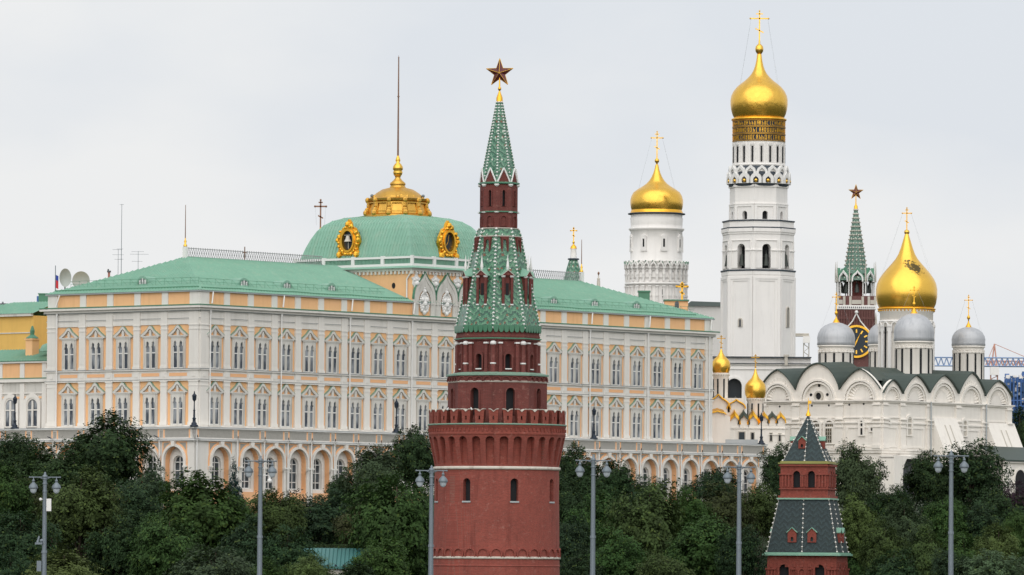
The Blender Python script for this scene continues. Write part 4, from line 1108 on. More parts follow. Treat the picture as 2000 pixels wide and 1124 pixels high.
# ================================================================== THE SMALLER SQUARE BRICK TOWER
T = TW(1578, 950, 800, 'square_tower', 'smaller square brick tower with two dark tiled tent roofs edged by dotted ribs', rz=radians(-12))
z, r = T.z, T.r
def sqroof(name, Wa, ya, Wb, yb, mname):
    mb = MB(); a, b = r(Wa), r(Wb)
    for k in range(4):
        q = Matrix.Rotation(pi / 2 * k, 3, 'Z')
        mb.face([q @ Vector((-a, -a, z(ya))), q @ Vector((a, -a, z(ya))), q @ Vector((b, -b, z(yb))), q @ Vector((-b, -b, z(yb)))], False, [(-a + 8, z(ya)), (a + 8, z(ya)), (b + 8, z(yb)), (-b + 8, z(yb))])
    o = mb.obj(name, mname, T.o)
    for k in range(4):
        q = Matrix.Rotation(pi / 2 * k, 3, 'Z')
        for u in (1, 0):
            mb = MB(); beads(mb, q @ Vector((u * a, -a - .06, z(ya) + .15)), q @ Vector((u * b, -b - .06, z(yb))), .14, .6); mb.tube(q @ Vector((u * a, -a + .02, z(ya) + .1)), q @ Vector((u * b, -b + .02, z(yb))), .02, n=4); mb.obj('bead_rib', 'cream', o)
    return o
def sqbox(mb, W, ya, yb): a = r(W); mb.box(-a, a, -a, a, z(ya), z(yb))
sqroof('lower_tent', 69, 1080, 49.5, 977, 'dark_tiles'); sqroof('upper_tent', 42.5, 903, 1.5, 812, 'dark_tiles')
mb = MB(); sqbox(mb, 77, 1085.5, 1082); sqbox(mb, 74, 1082, 1079.5); mb.obj('lower_eave', 'green_roof', T.o)
mb = MB(); sqbox(mb, 53, 976.5, 973.5); mb.obj('upper_ledge', 'green_roof', T.o)
mb = MB(); sqbox(mb, 51, 907.2, 905); sqbox(mb, 47, 905, 902); mb.obj('upper_eave', 'olive_edge', T.o)
mb = MB(); a = r(47)
def sqwall(mb, W, ya, yb, holes, depth=.6):
    a = r(W)
    for k in range(4):
        q = Matrix.Rotation(pi / 2 * k, 3, 'Z'); m = lambda u, v, d, q=q: tuple(q @ Vector((u, -a - d, v)))
        es = [-a] + [(p[0] + n_[0]) / 2 for p, n_ in zip(holes, holes[1:])] + [a]
        for (c, w_, v0, vs), l, h in zip(holes, es, es[1:]):
            mb.holed((l, h, z(ya), z(yb)), arch(w_, v0, vs, 8, c), m, -depth, 0)
            mb.ring(*matchp(arch(w_ + r(3), v0, vs, 8, c), arch(w_, v0, vs, 8, c)), m, 0, .14)
        yield m
hs = [(s * r(14.5), r(7), z(953), z(928)) for s in (-1, 1)]
for m in sqwall(mb, 46.5, 971, 908, hs):
    for u in (-42, -36, -30, -2.4, 2.4, 30, 36, 42): mb.prism(rect(r(u - 1.6), r(u + 1.6), z(952), z(929)), m, 0, .16)
    mb.prism(rect(-a, a, z(929), z(926)), m, 0, .22) if False else None
    for l, h in ((-47, -23), (-6, 6), (23, 47)): mb.prism(rect(r(l), r(h), z(929), z(926.5)), m, 0, .24)
    mb.prism(rect(-a, a, z(957), z(954.5)), m, 0, .2); mb.prism(rect(-a, a, z(912), z(908.2)), m, 0, .24); mb.prism(rect(-a - .1, a + .1, z(973.4), z(969)), m, 0, .3)
mb.obj('upper_storey', 'brick_trim', T.o)
mb = MB(); a2 = r(40); mb.box(-a2, a2, -a2, a2, z(956), z(910)); mb.obj('belfry_interior', 'dark_void', T.o)
mb = MB(); hs = [(s * r(35), r(9.5), z(1170), z(1112)) for s in (-1, 1)]
for m in sqwall(mb, 68, 1180, 1086, hs):
    a = r(68)
    for l, h in ((-68, -50), (-20, -12), (12, 20), (50, 68)):
        for j in range(3): mb.prism(rect(r(l + (h - l) * (j + .2) / 3), r(l + (h - l) * (j + .75) / 3), z(1180), z(1113)), m, 0, .2)
        mb.prism(rect(r(l), r(h), z(1113), z(1110)), m, 0, .3)
    for j in range(9): mb.prism(arch(r(3), z(1108), z(1101), 6, r(-60 + j * 15)), m, 0, .1)
    mb.ring(*matchp(arch(r(8), z(1124), z(1117), 8), arch(r(5), z(1124), z(1117), 8)), m, 0, .2)
mb.obj('lower_storey', 'brick_trim', T.o)
mb = MB(); a2 = r(60); mb.box(-a2, a2, -a2, a2, z(1180), z(1090)); mb.obj('window_darkness', 'dark_void', T.o)
mb = MB(); mb.box(-r(74), r(74), -r(74), r(74), 3, z(1180)); mb.obj('base', 'brick_trim', T.o)
def sqdormer(u, y0, Wat, k, sc=1):
    mb = MB(); w_, h = r(8.5) * sc, r(20) * sc; q = pi / 2 * k
    mb.holed((-w_, w_, 0, h), arch(r(2.7) * sc, r(2) * sc, r(8) * sc, 6, 0), FR, -.4, 0)
    mb.prism([(-w_, h), (w_, h), (0, h + r(7) * sc)], FR, -.2, 0)
    for s in (-1, 1): mb.face([(s * w_, 0, 0), (s * w_, 1.6, 0), (s * w_, 1.6, h), (s * w_, 0, h)])
    R = Matrix.Rotation(q, 3, 'Z') @ Vector((r(u), -r(Wat), z(y0))); d = mb.obj('roof_dormer', 'brick_trim', T.o, R, q)
    mb = MB(); mb.box(-w_ * .6, w_ * .6, .3, .35, 0, h * .9); mb.obj('dormer_opening', 'dark_void', d)
    mb = MB()
    for s in (-1, 1): mb.hexa([(0, -.15, h + r(8) * sc), (s * w_ * 1.2, -.15, h - .1), (s * w_ * 1.2, 1.7, h - .1), (0, 1.7, h + r(8) * sc), (0, -.15, h + r(9.3) * sc), (s * w_ * 1.25, -.15, h), (s * w_ * 1.25, 1.7, h), (0, 1.7, h + r(9.3) * sc)])
    mb.obj('dormer_roof', 'green_roof', d)
for k in range(4):
    for u in (-20, 19): sqdormer(u, 1060, 67.5, k)
    sqdormer(-7 if k == 0 else 0, 877, 33, k, .82)
T.lathe('finial', 'gold_bright', [(5, 813), (4.6, 809), (2.2, 804), (1.3, 800), (1.6, 798), (.9, 794), (.8, 785), (.3, 778)], 10)
mb = MB(); mb.box(0, r(6), -.03, .03, z(789), z(783)); mb.obj('weather_vane', 'gold', T.o)

# ================================================================== THE TALL WHITE BELL TOWER
def onion(prof, **k): return prof
T = TW(1481, 500, 1125, 'tall_bell_tower', 'tallest white octagonal bell tower with a gold onion dome and gilded inscription bands')
z, r = T.z, T.r; PH = radians(-10.5)
mb = MB(); octo(mb, r(72), 20, z(533), PH); mb.obj('lower_shaft', 'lime_cool', T.o)
mb = MB()
for k in range(8):
    m = facemap(r(72) * cos(pi / 8), PH + (k + .5) * pi / 4)
    mb.ring(rect(-r(22), r(22), z(720), z(548)), rect(-r(16.5), r(16.5), z(716), z(552)), m, 0, .12)
    mb.ring(rect(-r(27.4), r(27.4), z(720), z(543)), rect(-r(22), r(22), z(720), z(548)), m, 0, .22)
mb.obj('shaft_panel', 'lime_cool', T.o)
def slit(y0, y1, w_, ang, R, up=6):
    mb = MB(); m = facemap(R, ang); mb.ring(*matchp(arch(r(w_ + 2.5), z(y0), z(y1) , 6), arch(r(w_), z(y0), z(y1), 6)), m, -.2, .2); o = mb.obj('slit_window', 'lime_line', T.o)
    mb = MB(); mb.prism(arch(r(w_ + .4), z(y0), z(y1), 6), m, -.1, .05); mb.obj('slit_opening', 'dark_line', o)
fa = lambda k: PH + (k + .5) * pi / 4
slit(641, 629, 2.5, fa(-1), r(72) * cos(pi / 8)); slit(641, 606, 3, fa(1), r(72) * cos(pi / 8))
mb = MB(); octo(mb, r(70.5), z(530), z(449), PH, arch(r(8.5), z(528), z(488), 10), 1.6); octo(mb, r(70), z(447), z(435), PH)
for k in range(8):
    m = facemap(r(70.5) * cos(pi / 8), fa(k)); mb.prism(rect(-r(27), -r(9.5), z(493), z(491)), m, 0, .18); mb.prism(rect(r(9.5), r(27), z(493), z(491)), m, 0, .18)
    mb.ring(rect(-r(22), r(22), z(527), z(472)), rect(-r(20.8), r(20.8), z(527), z(473.2)), m, 0, .16)
    mb.prism(rect(-r(27), r(27), z(456), z(449)), m, 0, .3); mb.prism(rect(-r(27), r(27), z(460), z(456)), m, 0, .15)
    mb.prism(rect(-r(27), r(27), z(540), z(531)), m, 0, .25)
mb.obj('bell_tier', 'lime_cool', T.o)
mb = MB(); mb.lathe([(r(48), z(528)), (r(48), z(470))], 8, ph=PH); mb.obj('tier_interior', 'dark_void', T.o)
for (R, y0, y1) in ((74.5, 533, 529.5), (73.5, 450, 446.5), (72, 435.5, 432.5)): T.lathe('ledge', 'dark_slate_line', [(R - 3, y0), (R, y0 - .5), (R, y1), (R - 12, y1 - .6)], 8, PH)
def bell():
    mb = MB(); mb.lathe([(r(6), z(522)), (r(5), z(517)), (r(3.6), z(508)), (r(3), z(501)), (r(.8), z(498)), (r(.3), z(492))], 14); return mb.obj('bell', 'bell_bronze', T.o)
facecopies(bell, 8, PH, r(62), T.o)
mb = MB(); octo(mb, r(57), z(433), z(403), PH, arch(r(5.5), z(431), z(420), 8), .9); octo(mb, r(57), z(403), z(362), PH)
for k in range(8):
    m = facemap(r(57) * cos(pi / 8), fa(k)); mb.ring(rect(-r(21.5), r(21.5), z(432), z(402)), rect(-r(16), r(16), z(432), z(406)), m, 0, .15)
    mb.prism(rect(-r(22), r(22), z(402), z(400)), m, 0, .2); mb.prism(rect(-r(22), r(22), z(368), z(363)), m, 0, .25)
mb.obj('upper_octagon', 'lime_cool', T.o)
mb = MB(); mb.lathe([(r(46), z(432)), (r(46), z(405))], 8, ph=PH); mb.obj('octagon_interior', 'dark_void', T.o)
mb = MB(); T.lathe('', '', [(57, 366), (59, 363), (59, 361), (56, 340), (51, 326)], 48, mb=mb, cap=False); mb.obj('kokoshnik_drum', 'dark_slate_line', T.o)
NK = 16
def kok(row):
    mb = MB()
    if row == 0: o, i, d = keel(r(11), z(361), z(353), z(337)), keel(r(5.4), z(360.5), z(355), z(347)), 0
    else: o, i, d = keel(r(10), z(344), z(338), z(325)), keel(r(6.5), z(344), z(340), z(331)), 0
    mb.ring(*matchp(o, i), FR, -.3, .35); k_ = mb.obj('kokoshnik', 'white_paint', T.o)
    mb = MB(); mb.prism(i, FR, -.2, .0) ; mb.obj('kokoshnik_field', 'dark_slate_line' if row == 0 else 'lime_cool', k_)
    if row == 0:
        mb = MB(); mb.ball((0, -.15, z(355.5)), r(3.6), 10, 6); mb.obj('gold_boss', 'gold', k_)
    return k_
facecopies(lambda: kok(0), NK, radians(4), r(58.6), T.o); facecopies(lambda: kok(1), NK, radians(4), r(55), T.o, 0)
T.lathe('drum', 'lime_cool', [(50.5, 330), (50, 277)], 64)
mb = MB()
for k in range(18):
    a = radians(20 * k + 3.5); m = cylmap(r(50.2), a); mb.ring(*matchp(rect(-r(6.5), r(6.5), z(323), z(282)), rect(-r(4.2), r(4.2), z(321), z(286))), m, 0, .14)
    mb.prism([(-r(5), z(284)), (r(5), z(284)), (0, z(279))], m, 0, .2)
T.lathe('', '', [(50.5, 325), (52.5, 324.5), (52.5, 322.5), (50, 322)], 64, mb=mb, cap=False)
mb.obj('drum_pilaster', 'lime_cool', T.o)
def dslit():
    mb = MB(); mb.box(-r(1.7), r(1.7), -.16, .1, z(319), z(288)); return mb.obj('drum_slit', 'dark_void', T.o)
facecopies(dslit, 18, radians(3.5), r(50.2), T.o, 0)
T.lathe('inscription_drum', 'night_blue', [(50.5, 278), (50.5, 236)], 64)
mb = MB()
for y in (277, 264.5, 262.5, 250.5, 248.5, 237.5): T.lathe('', '', [(50.6, y + .6), (52.4, y + .4), (52.4, y - .5), (50.6, y - .8)], 64, mb=mb, cap=False)
mb.obj('gilded_moulding', 'gold_old', T.o)
# raised gold letter forms in three rows (old church script, too small to read)
random.seed(21)
for y0, y1 in ((275, 266.5), (260.5, 252.5), (246.5, 239)):
    mb = MB(); a = 0
    while a < 2 * pi - .03:
        m = cylmap(r(50.6), a); wd = random.choice((2.6, 3.2, 3.8)); h0, h1 = z(y0), z(y1); g = random.randrange(6); t = r(.8)
        mb.prism(rect(-r(wd) / 2, -r(wd) / 2 + t, h0, h1), m, 0, .12)
        if g != 4: mb.prism(rect(r(wd) / 2 - t, r(wd) / 2, h0, h1 if g != 3 else (h0 + h1) / 2), m, 0, .12)
        if g in (0, 1, 3): mb.prism(rect(-r(wd) / 2 + t, r(wd) / 2 - t, (h0 + h1) / 2 - t / 2, (h0 + h1) / 2 + t / 2), m, 0, .11)
        if g in (1, 2, 4): mb.prism(rect(-r(wd) / 2 + t, r(wd) / 2 - t, h1 - t, h1), m, 0, .11)
        if g in (2, 4, 5): mb.prism(rect(-r(wd) / 2 + t, r(wd) / 2 - t, h0, h0 + t), m, 0, .11)
        a += (wd + 2.4) / 50.6
    mb.obj('gilded_lettering', 'gold_bright', T.o)
T.lathe('dome_neck_ring', 'gold_bright', [(52, 236), (54, 235), (54, 232.5), (50, 231), (48, 228)], 64)
T.lathe('onion_dome', 'gold', [(48, 232), (52, 224), (54.8, 214), (56, 204), (56, 195), (54.5, 187), (50.5, 178.5), (44, 170), (36, 163), (28.5, 157.5), (21.5, 151), (15.5, 144), (11.5, 137), (8.2, 128), (5.8, 117), (4.4, 105)], 64)
T.lathe('orb', 'gold', [(2, 106), (4.5, 104), (7.2, 100), (8.2, 95), (7.2, 90), (4.5, 86.5), (2, 85), (1.6, 78)], 24)
cross_obj(T.o, z(82), r(62), r(18), r(1.25), 'gold', radians(0), (r(37), z(165)))

# ================================================================== THE SECOND BELFRY
T = TW(1282, 500, 1150, 'belfry', 'white round belfry with a broad gold dome, between the palace roof and the tallest tower')
z, r = T.z, T.r
T.lathe('drum', 'lime_cool', [(51, 520), (51, 514), (52.5, 513), (52.5, 511), (51, 510), (51, 470), (50.5, 453), (52, 452), (54.5, 449), (54.5, 447), (50.5, 446), (50.5, 440), (51.5, 427), (50.5, 426), (50.5, 420), (52, 419)], 64)
T.lathe('dome_ledge', 'dark_slate_line', [(51, 420.5), (56, 419.5), (56, 417.5), (50, 416.5)], 64)
T.lathe('dome_skirt', 'gold_bright', [(52, 417.5), (50, 412), (48, 409)], 64)
T.lathe('onion_dome', 'gold', [(48, 414), (50.5, 407), (51.6, 399), (51.6, 391), (49.5, 383), (45.5, 376), (38, 370.5), (29, 365), (21, 359.5), (15, 353), (10.5, 346), (7, 338), (4.5, 330), (3, 322)], 64)
T.lathe('orb', 'gold', [(2, 322), (1.6, 319), (3.8, 316.5), (4.6, 314), (3.8, 311), (1.4, 309), (1.2, 305)], 16)
cross_obj(T.o, z(308), r(51), r(11.5), r(1.1), 'gold', 0, (r(36), z(372)))
def bwin():
    mb = MB(); mb.ring(rect(-r(6), r(6), z(490), z(464)), rect(-r(2), r(2), z(485), z(469)), FR, -.2, .18)
    mb.prism([(-r(7), z(465)), (r(7), z(465)), (0, z(459))], FR, -.2, .2); mb.prism([(-r(7), z(493)), (r(7), z(493)), (r(7), z(489)), (-r(7), z(489))], FR, -.2, .2)
    w_ = mb.obj('window', 'lime_cool', T.o); mb = MB(); mb.box(-r(2.2), r(2.2), -.1, .1, z(486), z(468)); mb.obj('window_opening', 'dark_void', w_); return w_
facecopies(bwin, 8, radians(15), r(51), T.o, 0)
T.lathe('lower_drum', 'lime_cool', [(57, 640), (57, 520), (50, 519)], 64)
mb = MB()
for k in range(28):
    a = 2 * pi * k / 28; m = facemap(r(57), a)
    for (ya, yb) in ((600, 560), (552, 524)):
        mb.prism(rect(-r(2), r(2), z(ya), z(yb)), m, 0, .4); mb.prism(rect(-r(2.8), r(2.8), z((ya + yb) / 2 + 1.5), z((ya + yb) / 2 - 1.5)), m, 0, .5); mb.prism(rect(-r(3), r(3), z(yb + 3), z(yb)), m, 0, .55)
    m = facemap(r(57), a + pi / 28); mb.ring(*matchp(keel(r(6.4), z(526), z(524), z(512)), keel(r(4.2), z(526), z(524), z(517))), m, -.2, .55)
    mb.ring(*matchp(arch(r(5.5), z(545), z(535), 6), arch(r(4), z(545), z(535), 6)), m, 0, .25)
T.lathe('', '', [(57, 559), (61.5, 558), (61.5, 554), (57, 553)], 64, mb=mb, cap=False); T.lathe('', '', [(57, 529), (60, 528), (60, 525), (57, 524)], 64, mb=mb, cap=False)
mb.obj('blind_arcade', 'lime_cool', T.o)
def leafcrest():
    mb = MB(); mb.face([(-r(1.2), -.3, z(524)), (r(5.5), -.5, z(511)), (r(6.2), -.2, z(512)), (r(1.5), .2, z(524))]); mb.face([(r(1.2), -.31, z(524)), (-r(3.5), -.51, z(513)), (-r(4.2), -.21, z(514)), (-r(1.5), .2, z(524))]); return mb.obj('green_crest', 'green_edge', T.o)
facecopies(leafcrest, 28, 0, r(58.5), T.o, 0)
mb = MB(); m = facemap(r(57.3), radians(12)); mb.prism(rect(-r(1.8), r(1.8), z(584), z(568)), m, 0, .12); mb.obj('slit_window', 'dark_void', T.o)
T.lathe('base', 'lime_cool', [(75, 20 + 1200), (75, 640)], 24) if False else None
mb = MB(); mb.lathe([(r(60), 20), (r(60), z(640))], 48); mb.obj('base', 'lime_cool', T.o)

# ================================================================== THE CLOCK TOWER
T = TW(1671, 550, 1420, 'clock_tower', 'distant brick clock tower with green spire, white gothic arches, gilded clock and star')
z, r = T.z, T.r; PH = radians(-20)
mb = MB(); q = r(36); mb.box(-q, q, -q, q, 20, z(606)); mb.obj('clock_storey', 'brick_hazed', T.o)
mb = MB()
for x in range(-34, 36, 5): mb.box(r(x) - .14, r(x) + .14, -q - .3, -q, z(640), z(608))
mb.box(-q, q, -q - .25, -q, z(625), z(622)); mb.obj('brick_pilaster', 'brick_hazed', T.o)
mb = MB(); q2 = r(38.5); mb.box(-q2, q2, -q2, q2, z(606), z(598)); mb.obj('white_frieze', 'lime_cool', T.o)
mb = MB()
for x in range(-34, 36, 4): mb.box(r(x) - .1, r(x) + .1, -q2 - .1, -q2, z(604), z(601))
mb.obj('frieze_notch', 'dark_line', T.o)
mb = MB(); mb.box(-r(37), r(37), -r(37), r(37), z(598), z(580)); mb.obj('balcony', 'brick_hazed', T.o)
mb = MB()
for x in (-36.5, -24, -12, 12, 24, 36.5): mb.box(r(x) - r(2.4), r(x) + r(2.4), -r(38.3), -r(36), z(598), z(581))
mb.box(-r(9), r(9), -r(38.6), -r(37), z(596), z(588)); mb.box(-r(34), -r(27), -r(38.6), -r(37), z(596), z(588)); mb.box(r(27), r(34), -r(38.6), -r(37), z(596), z(588)); mb.obj('balcony_panel', 'lime_line', T.o)
T.lathe('belfry_core', 'brick_dark', [(17, 582), (17, 540)], 8, PH)
T.lathe('belfry_ceiling', 'dark_void', [(36, 541), (36, 536)], 8, PH)
for k in range(8):
    a = PH + k * pi / 4; mb = MB()
    for s in (-2.5, 2.5): mb.lathe([(r(1.9), z(583)), (r(1.2), z(580)), (r(1.2), z(553)), (r(2), z(551))], 8, (r(36) * sin(a) + s * r(1), -r(36) * cos(a)))
    mb.obj('belfry_column', 'white_paint', T.o)
def garch():
    mb = MB(); mb.ring(*matchp([(-r(14), z(552)), (r(14), z(552)), (r(14), z(541)), (r(5), z(532)), (0, z(524)), (-r(5), z(532)), (-r(14), z(541))], keel(r(9), z(552), z(549), z(534))), FR, -.5, .2); g = mb.obj('gothic_arch', 'green_edge', T.o)
    mb = MB(); mb.ring(*matchp(keel(r(11.5), z(552), z(548), z(529)), keel(r(8.8), z(552), z(549), z(534))), FR, 0, .5); mb.obj('arch_moulding', 'white_paint', g); return g
facecopies(garch, 8, PH, r(37) * cos(pi / 8), T.o)
def tbell(): mb = MB(); mb.lathe([(r(5), z(573)), (r(4), z(566)), (r(2.6), z(557)), (r(.5), z(552))], 12); return mb.obj('bell', 'bell_bronze', T.o)
facecopies(tbell, 8, PH, r(27), T.o)
mb = MB(); T.lathe('', '', [(41, 549), (40, 545), (27, 530), (23, 524)], 8, PH, mb=mb); mb.obj('spire_skirt', 'hazed_tiles', T.o)
T.lathe('spire', 'hazed_tiles', [(23, 528), (3.4, 408)], 8, PH)
for k in range(8):
    for j, hh in ((0, .23), (.5, .2)):
        a = PH + (k + j) * pi / 4; c_ = 1 if j == 0 else cos(pi / 8); mb = MB(); beads(mb, (r(23.6) * c_ * sin(a), -r(23.6) * c_ * cos(a), z(526)), (r(3.6) * c_ * sin(a), -r(3.6) * c_ * cos(a), z(410)), hh + .04, .95); mb.obj('bead_rib', 'lime_line', T.o)
def pinn(): mb = MB(); mb.lathe([(r(1.5), z(552)), (r(1.4), z(535)), (r(.3), z(512))], 6); return mb.obj('pinnacle', 'lime_line', T.o)
facecopies(pinn, 8, PH, r(41), T.o, 0)
T.lathe('star_base', 'gold_bright', [(3.8, 409), (3.5, 403), (1.6, 400), (1.1, 396), (.8, 380)], 12)
star_obj(T.o, (0, 0, z(375.5)), r(15.5), rz=radians(10))
cm = MB(); dz = z(669); R = r(32); yq = -q - .45
cm.prism(ell(R, R, 0, dz, 40), FR, q, q + .45); ck = cm.obj('clock_face', 'clock_face', T.o)
mb = MB(); mb.ring(ell(R, R, 0, dz, 40), ell(R - r(4), R - r(4), 0, dz, 40), FR, q + .2, q + .8); mb.obj('clock_rim', 'gold_bright', ck)
for k in range(12):
    mb = MB(); a = 2 * pi * k / 12; s_, c_ = sin(a), cos(a); r0, r1 = r(17), r(24); t = r(1.3)
    mb.prism([(r0 * s_ - t * c_, dz + r0 * c_ + t * s_), (r0 * s_ + t * c_, dz + r0 * c_ - t * s_), (r1 * s_ + t * c_, dz + r1 * c_ - t * s_), (r1 * s_ - t * c_, dz + r1 * c_ + t * s_)], FR, q + .4, q + .6); mb.obj('clock_numeral', 'gold', ck)
mb = MB()
for ang, ln, t in ((radians(200), r(13), r(1.4)), (radians(25), r(22), r(1))):
    s_, c_ = sin(ang), cos(ang); mb.prism([(-t * c_, dz + t * s_), (t * c_, dz - t * s_), (ln * s_, dz + ln * c_)], FR, q + .5, q + .75)
mb.obj('clock_hand', 'gold_bright', ck)
mb = MB()
for s in (-1, 1): mb.tube((s * r(30), -q - .4, z(655)), (s * r(8), -q - .4, z(630)), r(1.4), n=6); mb.tube((s * r(8), -q - .4, z(630)), (0, -q - .4, z(614)), r(1.3), n=6)
mb.ball((0, -q - .4, z(612)), r(3.8), 10, 6); mb.obj('clock_hood', 'white_paint', T.o)
for s in (-1, 1):
    mb = MB(); mb.lathe([(r(3), z(640)), (r(3), z(628)), (r(.4), z(612))], 6, (s * r(38), -q + .5)); mb.obj('corner_turret', 'lime_line', T.o)
# ================================================================== THE WHITE CATHEDRAL
A2 = radians(52); KC = P(1722, 781, 1020); c2, s2 = cos(A2), sin(A2); UC = 1020 / F
cat_ = thing('cathedral', 'white cathedral with round scalloped gables, silver domes and one big gold dome', 'cathedral', (KC.x, KC.y, 0), A2)
def CW(x, y, z=45): return Vector((KC.x + x * c2 - y * s2, KC.y + x * s2 + y * c2, z))
def cpx(px, ax, other=0, z=37):
    lo, hi = -30, 60
    for _ in range(40):
        m = (lo + hi) / 2; v = px_of(CW(m, other, z) if ax == 0 else CW(other, m, z))[0]
        if (v < px) == (ax == 0): lo = m
        else: hi = m
    return lo
zc_ = lambda y: P(1722, y, 1020).z
LX = cpx(1974, 0); LY = cpx(1484, 1)
ZC, ZBs = zc_(781), 14
bx = [0, cpx(1761, 0), cpx(1813, 0), cpx(1870, 0), cpx(1921, 0), LX]
by = [0, cpx(1641, 1), cpx(1556, 1), LY]
mb = MB(); mb.box(0, LX, 0, LY, ZBs, ZC - .3); mb.obj('wall', 'lime', cat_)
mb = MB()
for d, z0, z1 in ((.3, ZC - .45, ZC - .2), (.55, ZC - .2, ZC), (.15, ZC - 3.0, ZC - 2.8), (.22, ZC - 3.9, ZC - 3.65), (.4, zc_(880), zc_(876)), (.25, zc_(885), zc_(880))):
    mb.box(-d, LX + d, -d, 0, z0, z1); mb.box(-d, 0, 0, LY + d, z0, z1)
mb.obj('cornice', 'lime', cat_)
CF = lambda u, v, d: (u, -d, v)
CL = lambda u, v, d: (-d, u, v)
tips = {0: [743, 734, 734, 729, 745], 1: [722, 710, 724]}
for ax, bs, mp in ((0, bx, CF), (1, by, CL)):
    for k, (a, b) in enumerate(zip(bs, bs[1:])):
        c = (a + b) / 2; w_ = (b - a) / 2
        Yp = CW(c, 0).y if ax == 0 else CW(0, c).y; pxc = px_of(CW(c, 0, 50) if ax == 0 else CW(0, c, 50))[0]
        tip = P(pxc, tips[ax][k], Yp).z; base = ZC
        big = ax == 1 and k == 1
        vs = base + (tip - base) * (.42 if not big else .35)
        o = [(c - w_, base), (c + w_, base)]
        prof_ = [(1, .34), (.95, .44), (.85, .58), (.7, .73), (.53, .85), (.35, .93), (.17, .98), (0, 1)] if big else [(1, .36), (.9, .47), (.76, .6), (.6, .73), (.44, .84), (.28, .93), (.13, .985), (0, 1.03)]
        hh = tip - base
        for x_, y_ in prof_: o.append((c + w_ * x_, base + hh * y_))
        for x_, y_ in prof_[-2::-1]: o.append((c - w_ * x_, base + hh * y_))
        R1 = min(w_ * .74, hh * .8); i1 = arch(w_ * .78, base, base + .02, 14, c); i1 = [(u, base + (v - base) * min(1, hh * .8 / (w_ * .78)) if v > base else v) for u, v in i1]
        mb = MB(); mb.ring(*matchp(o, i1), mp, -.4, .1)
        for f, d in ((1.0, .35), (.86, .2)):
            oo = [(c + (u - c) * f * 1.04, base + (v - base) * f * 1.04) for u, v in i1]; ii = [(c + (u - c) * (f - .06), base + (v - base) * (f - .06)) for u, v in i1]
            mb.ring(*matchp(oo, ii), mp, -.3, d)
        g = mb.obj('round_gable', 'lime', cat_)
        mb = MB(); f = .72; ty = [(c + (u - c) * .98, base + (v - base) * .98) for u, v in i1]; mb.prism(ty, mp, -.6, -.25); mb.obj('tympanum', 'lime', g)
        if not big:      # scallop shell
            mb = MB(); n = 15; rs = hh * .74 / (w_ * .73)
            for q in range(n):
                a0, a1 = pi * q / n, pi * (q + 1) / n; am = (a0 + a1) / 2; ro = w_ * .73; ri = w_ * .36
                P_ = lambda r_, a_, d_: mp(c + r_ * cos(a_), base + .05 + r_ * rs * sin(a_), d_)
                mb.face([P_(ri, a0, -.24), P_(ri, am, -.22), P_(ro, am, .24), P_(ro, a0, -.22)]); mb.face([P_(ri, am, -.22), P_(ri, a1, -.24), P_(ro, a1, -.22), P_(ro, am, .24)])
                mb.face([P_(ro, a0, -.24), P_(ro, am, .24), P_(ro * 1.06, am, -.2), P_(ro, a1, -.24)])
            mb.obj('scallop_shell', 'lime', g)
        else:
            for (du, vy, rr) in ((0, 769, 6.2), (0, 748, 2.6), (-15.5, 766, 2.6), (15.5, 766, 2.6)):
                m_ = lambda u, v, d: mp(c + u, zc_(vy) - .3 + v, d); rr *= UC * 1.15
                mb = MB(); mb.ring(ell(rr * 1.5, rr * 1.5), ell(rr, rr), m_, -.25, .1) if du == 0 and rr > .4 else None
                mb2 = MB(); c0 = -du * UC / s2; m2 = lambda u, v, d: mp(c + c0 + u, zc_(vy) - .3 + v, d)
                mb2.prism(ell(rr, rr), m2, -.25, -.2 + .02); rw = mb2.obj('round_window', 'dark_void', g)
                if mb.f: mb.obj('window_rim', 'lime_line', rw)
        # the roof that runs back from this gable, with a dark edge
        mb = MB(); top = o[2:]; dep = 9 if ax == 0 else 8
        for p, q in zip(top, top[1:]):
            mb.face([mp(p[0], p[1] + .12, .55), mp(q[0], q[1] + .12, .55), mp(max(q[0], dep) if k == 0 else q[0], q[1] + .5, -dep), mp(max(p[0], dep) if k == 0 else p[0], p[1] + .5, -dep)], True)
            mb.face([mp(p[0], p[1] - .08, .55), mp(q[0], q[1] - .08, .55), mp(q[0], q[1] + .12, .55), mp(p[0], p[1] + .12, .55)])
            mb.face([mp(p[0], p[1] - .08, .55), mp(q[0], q[1] - .08, .55), mp(q[0], q[1] - .08, 0), mp(p[0], p[1] - .08, 0)])
        mb.obj('gable_roof', 'slate', cat_)
mb = MB(); zr = zc_(712); e = zc_(742)
mb.face([(3, 3, e), (LX - 3, 3, e), (LX - 9, 9, zr), (9, 9, zr)]); mb.face([(3, LY - 1, e), (3, 3, e), (9, 9, zr), (9, LY - 3, zr)]); mb.face([(9, 9, zr), (LX - 9, 9, zr), (LX - 9, LY - 3, zr), (9, LY - 3, zr)]); mb.face([(LX - 3, 3, e), (LX - 3, LY, e), (LX - 9, LY - 3, zr), (LX - 9, 9, zr)])
mb.face([(3, LY - 1, e), (LX - 3, LY, e), (LX - 9, LY - 3, zr), (9, LY - 3, zr)])
mb.obj('main_roof', 'slate', cat_)
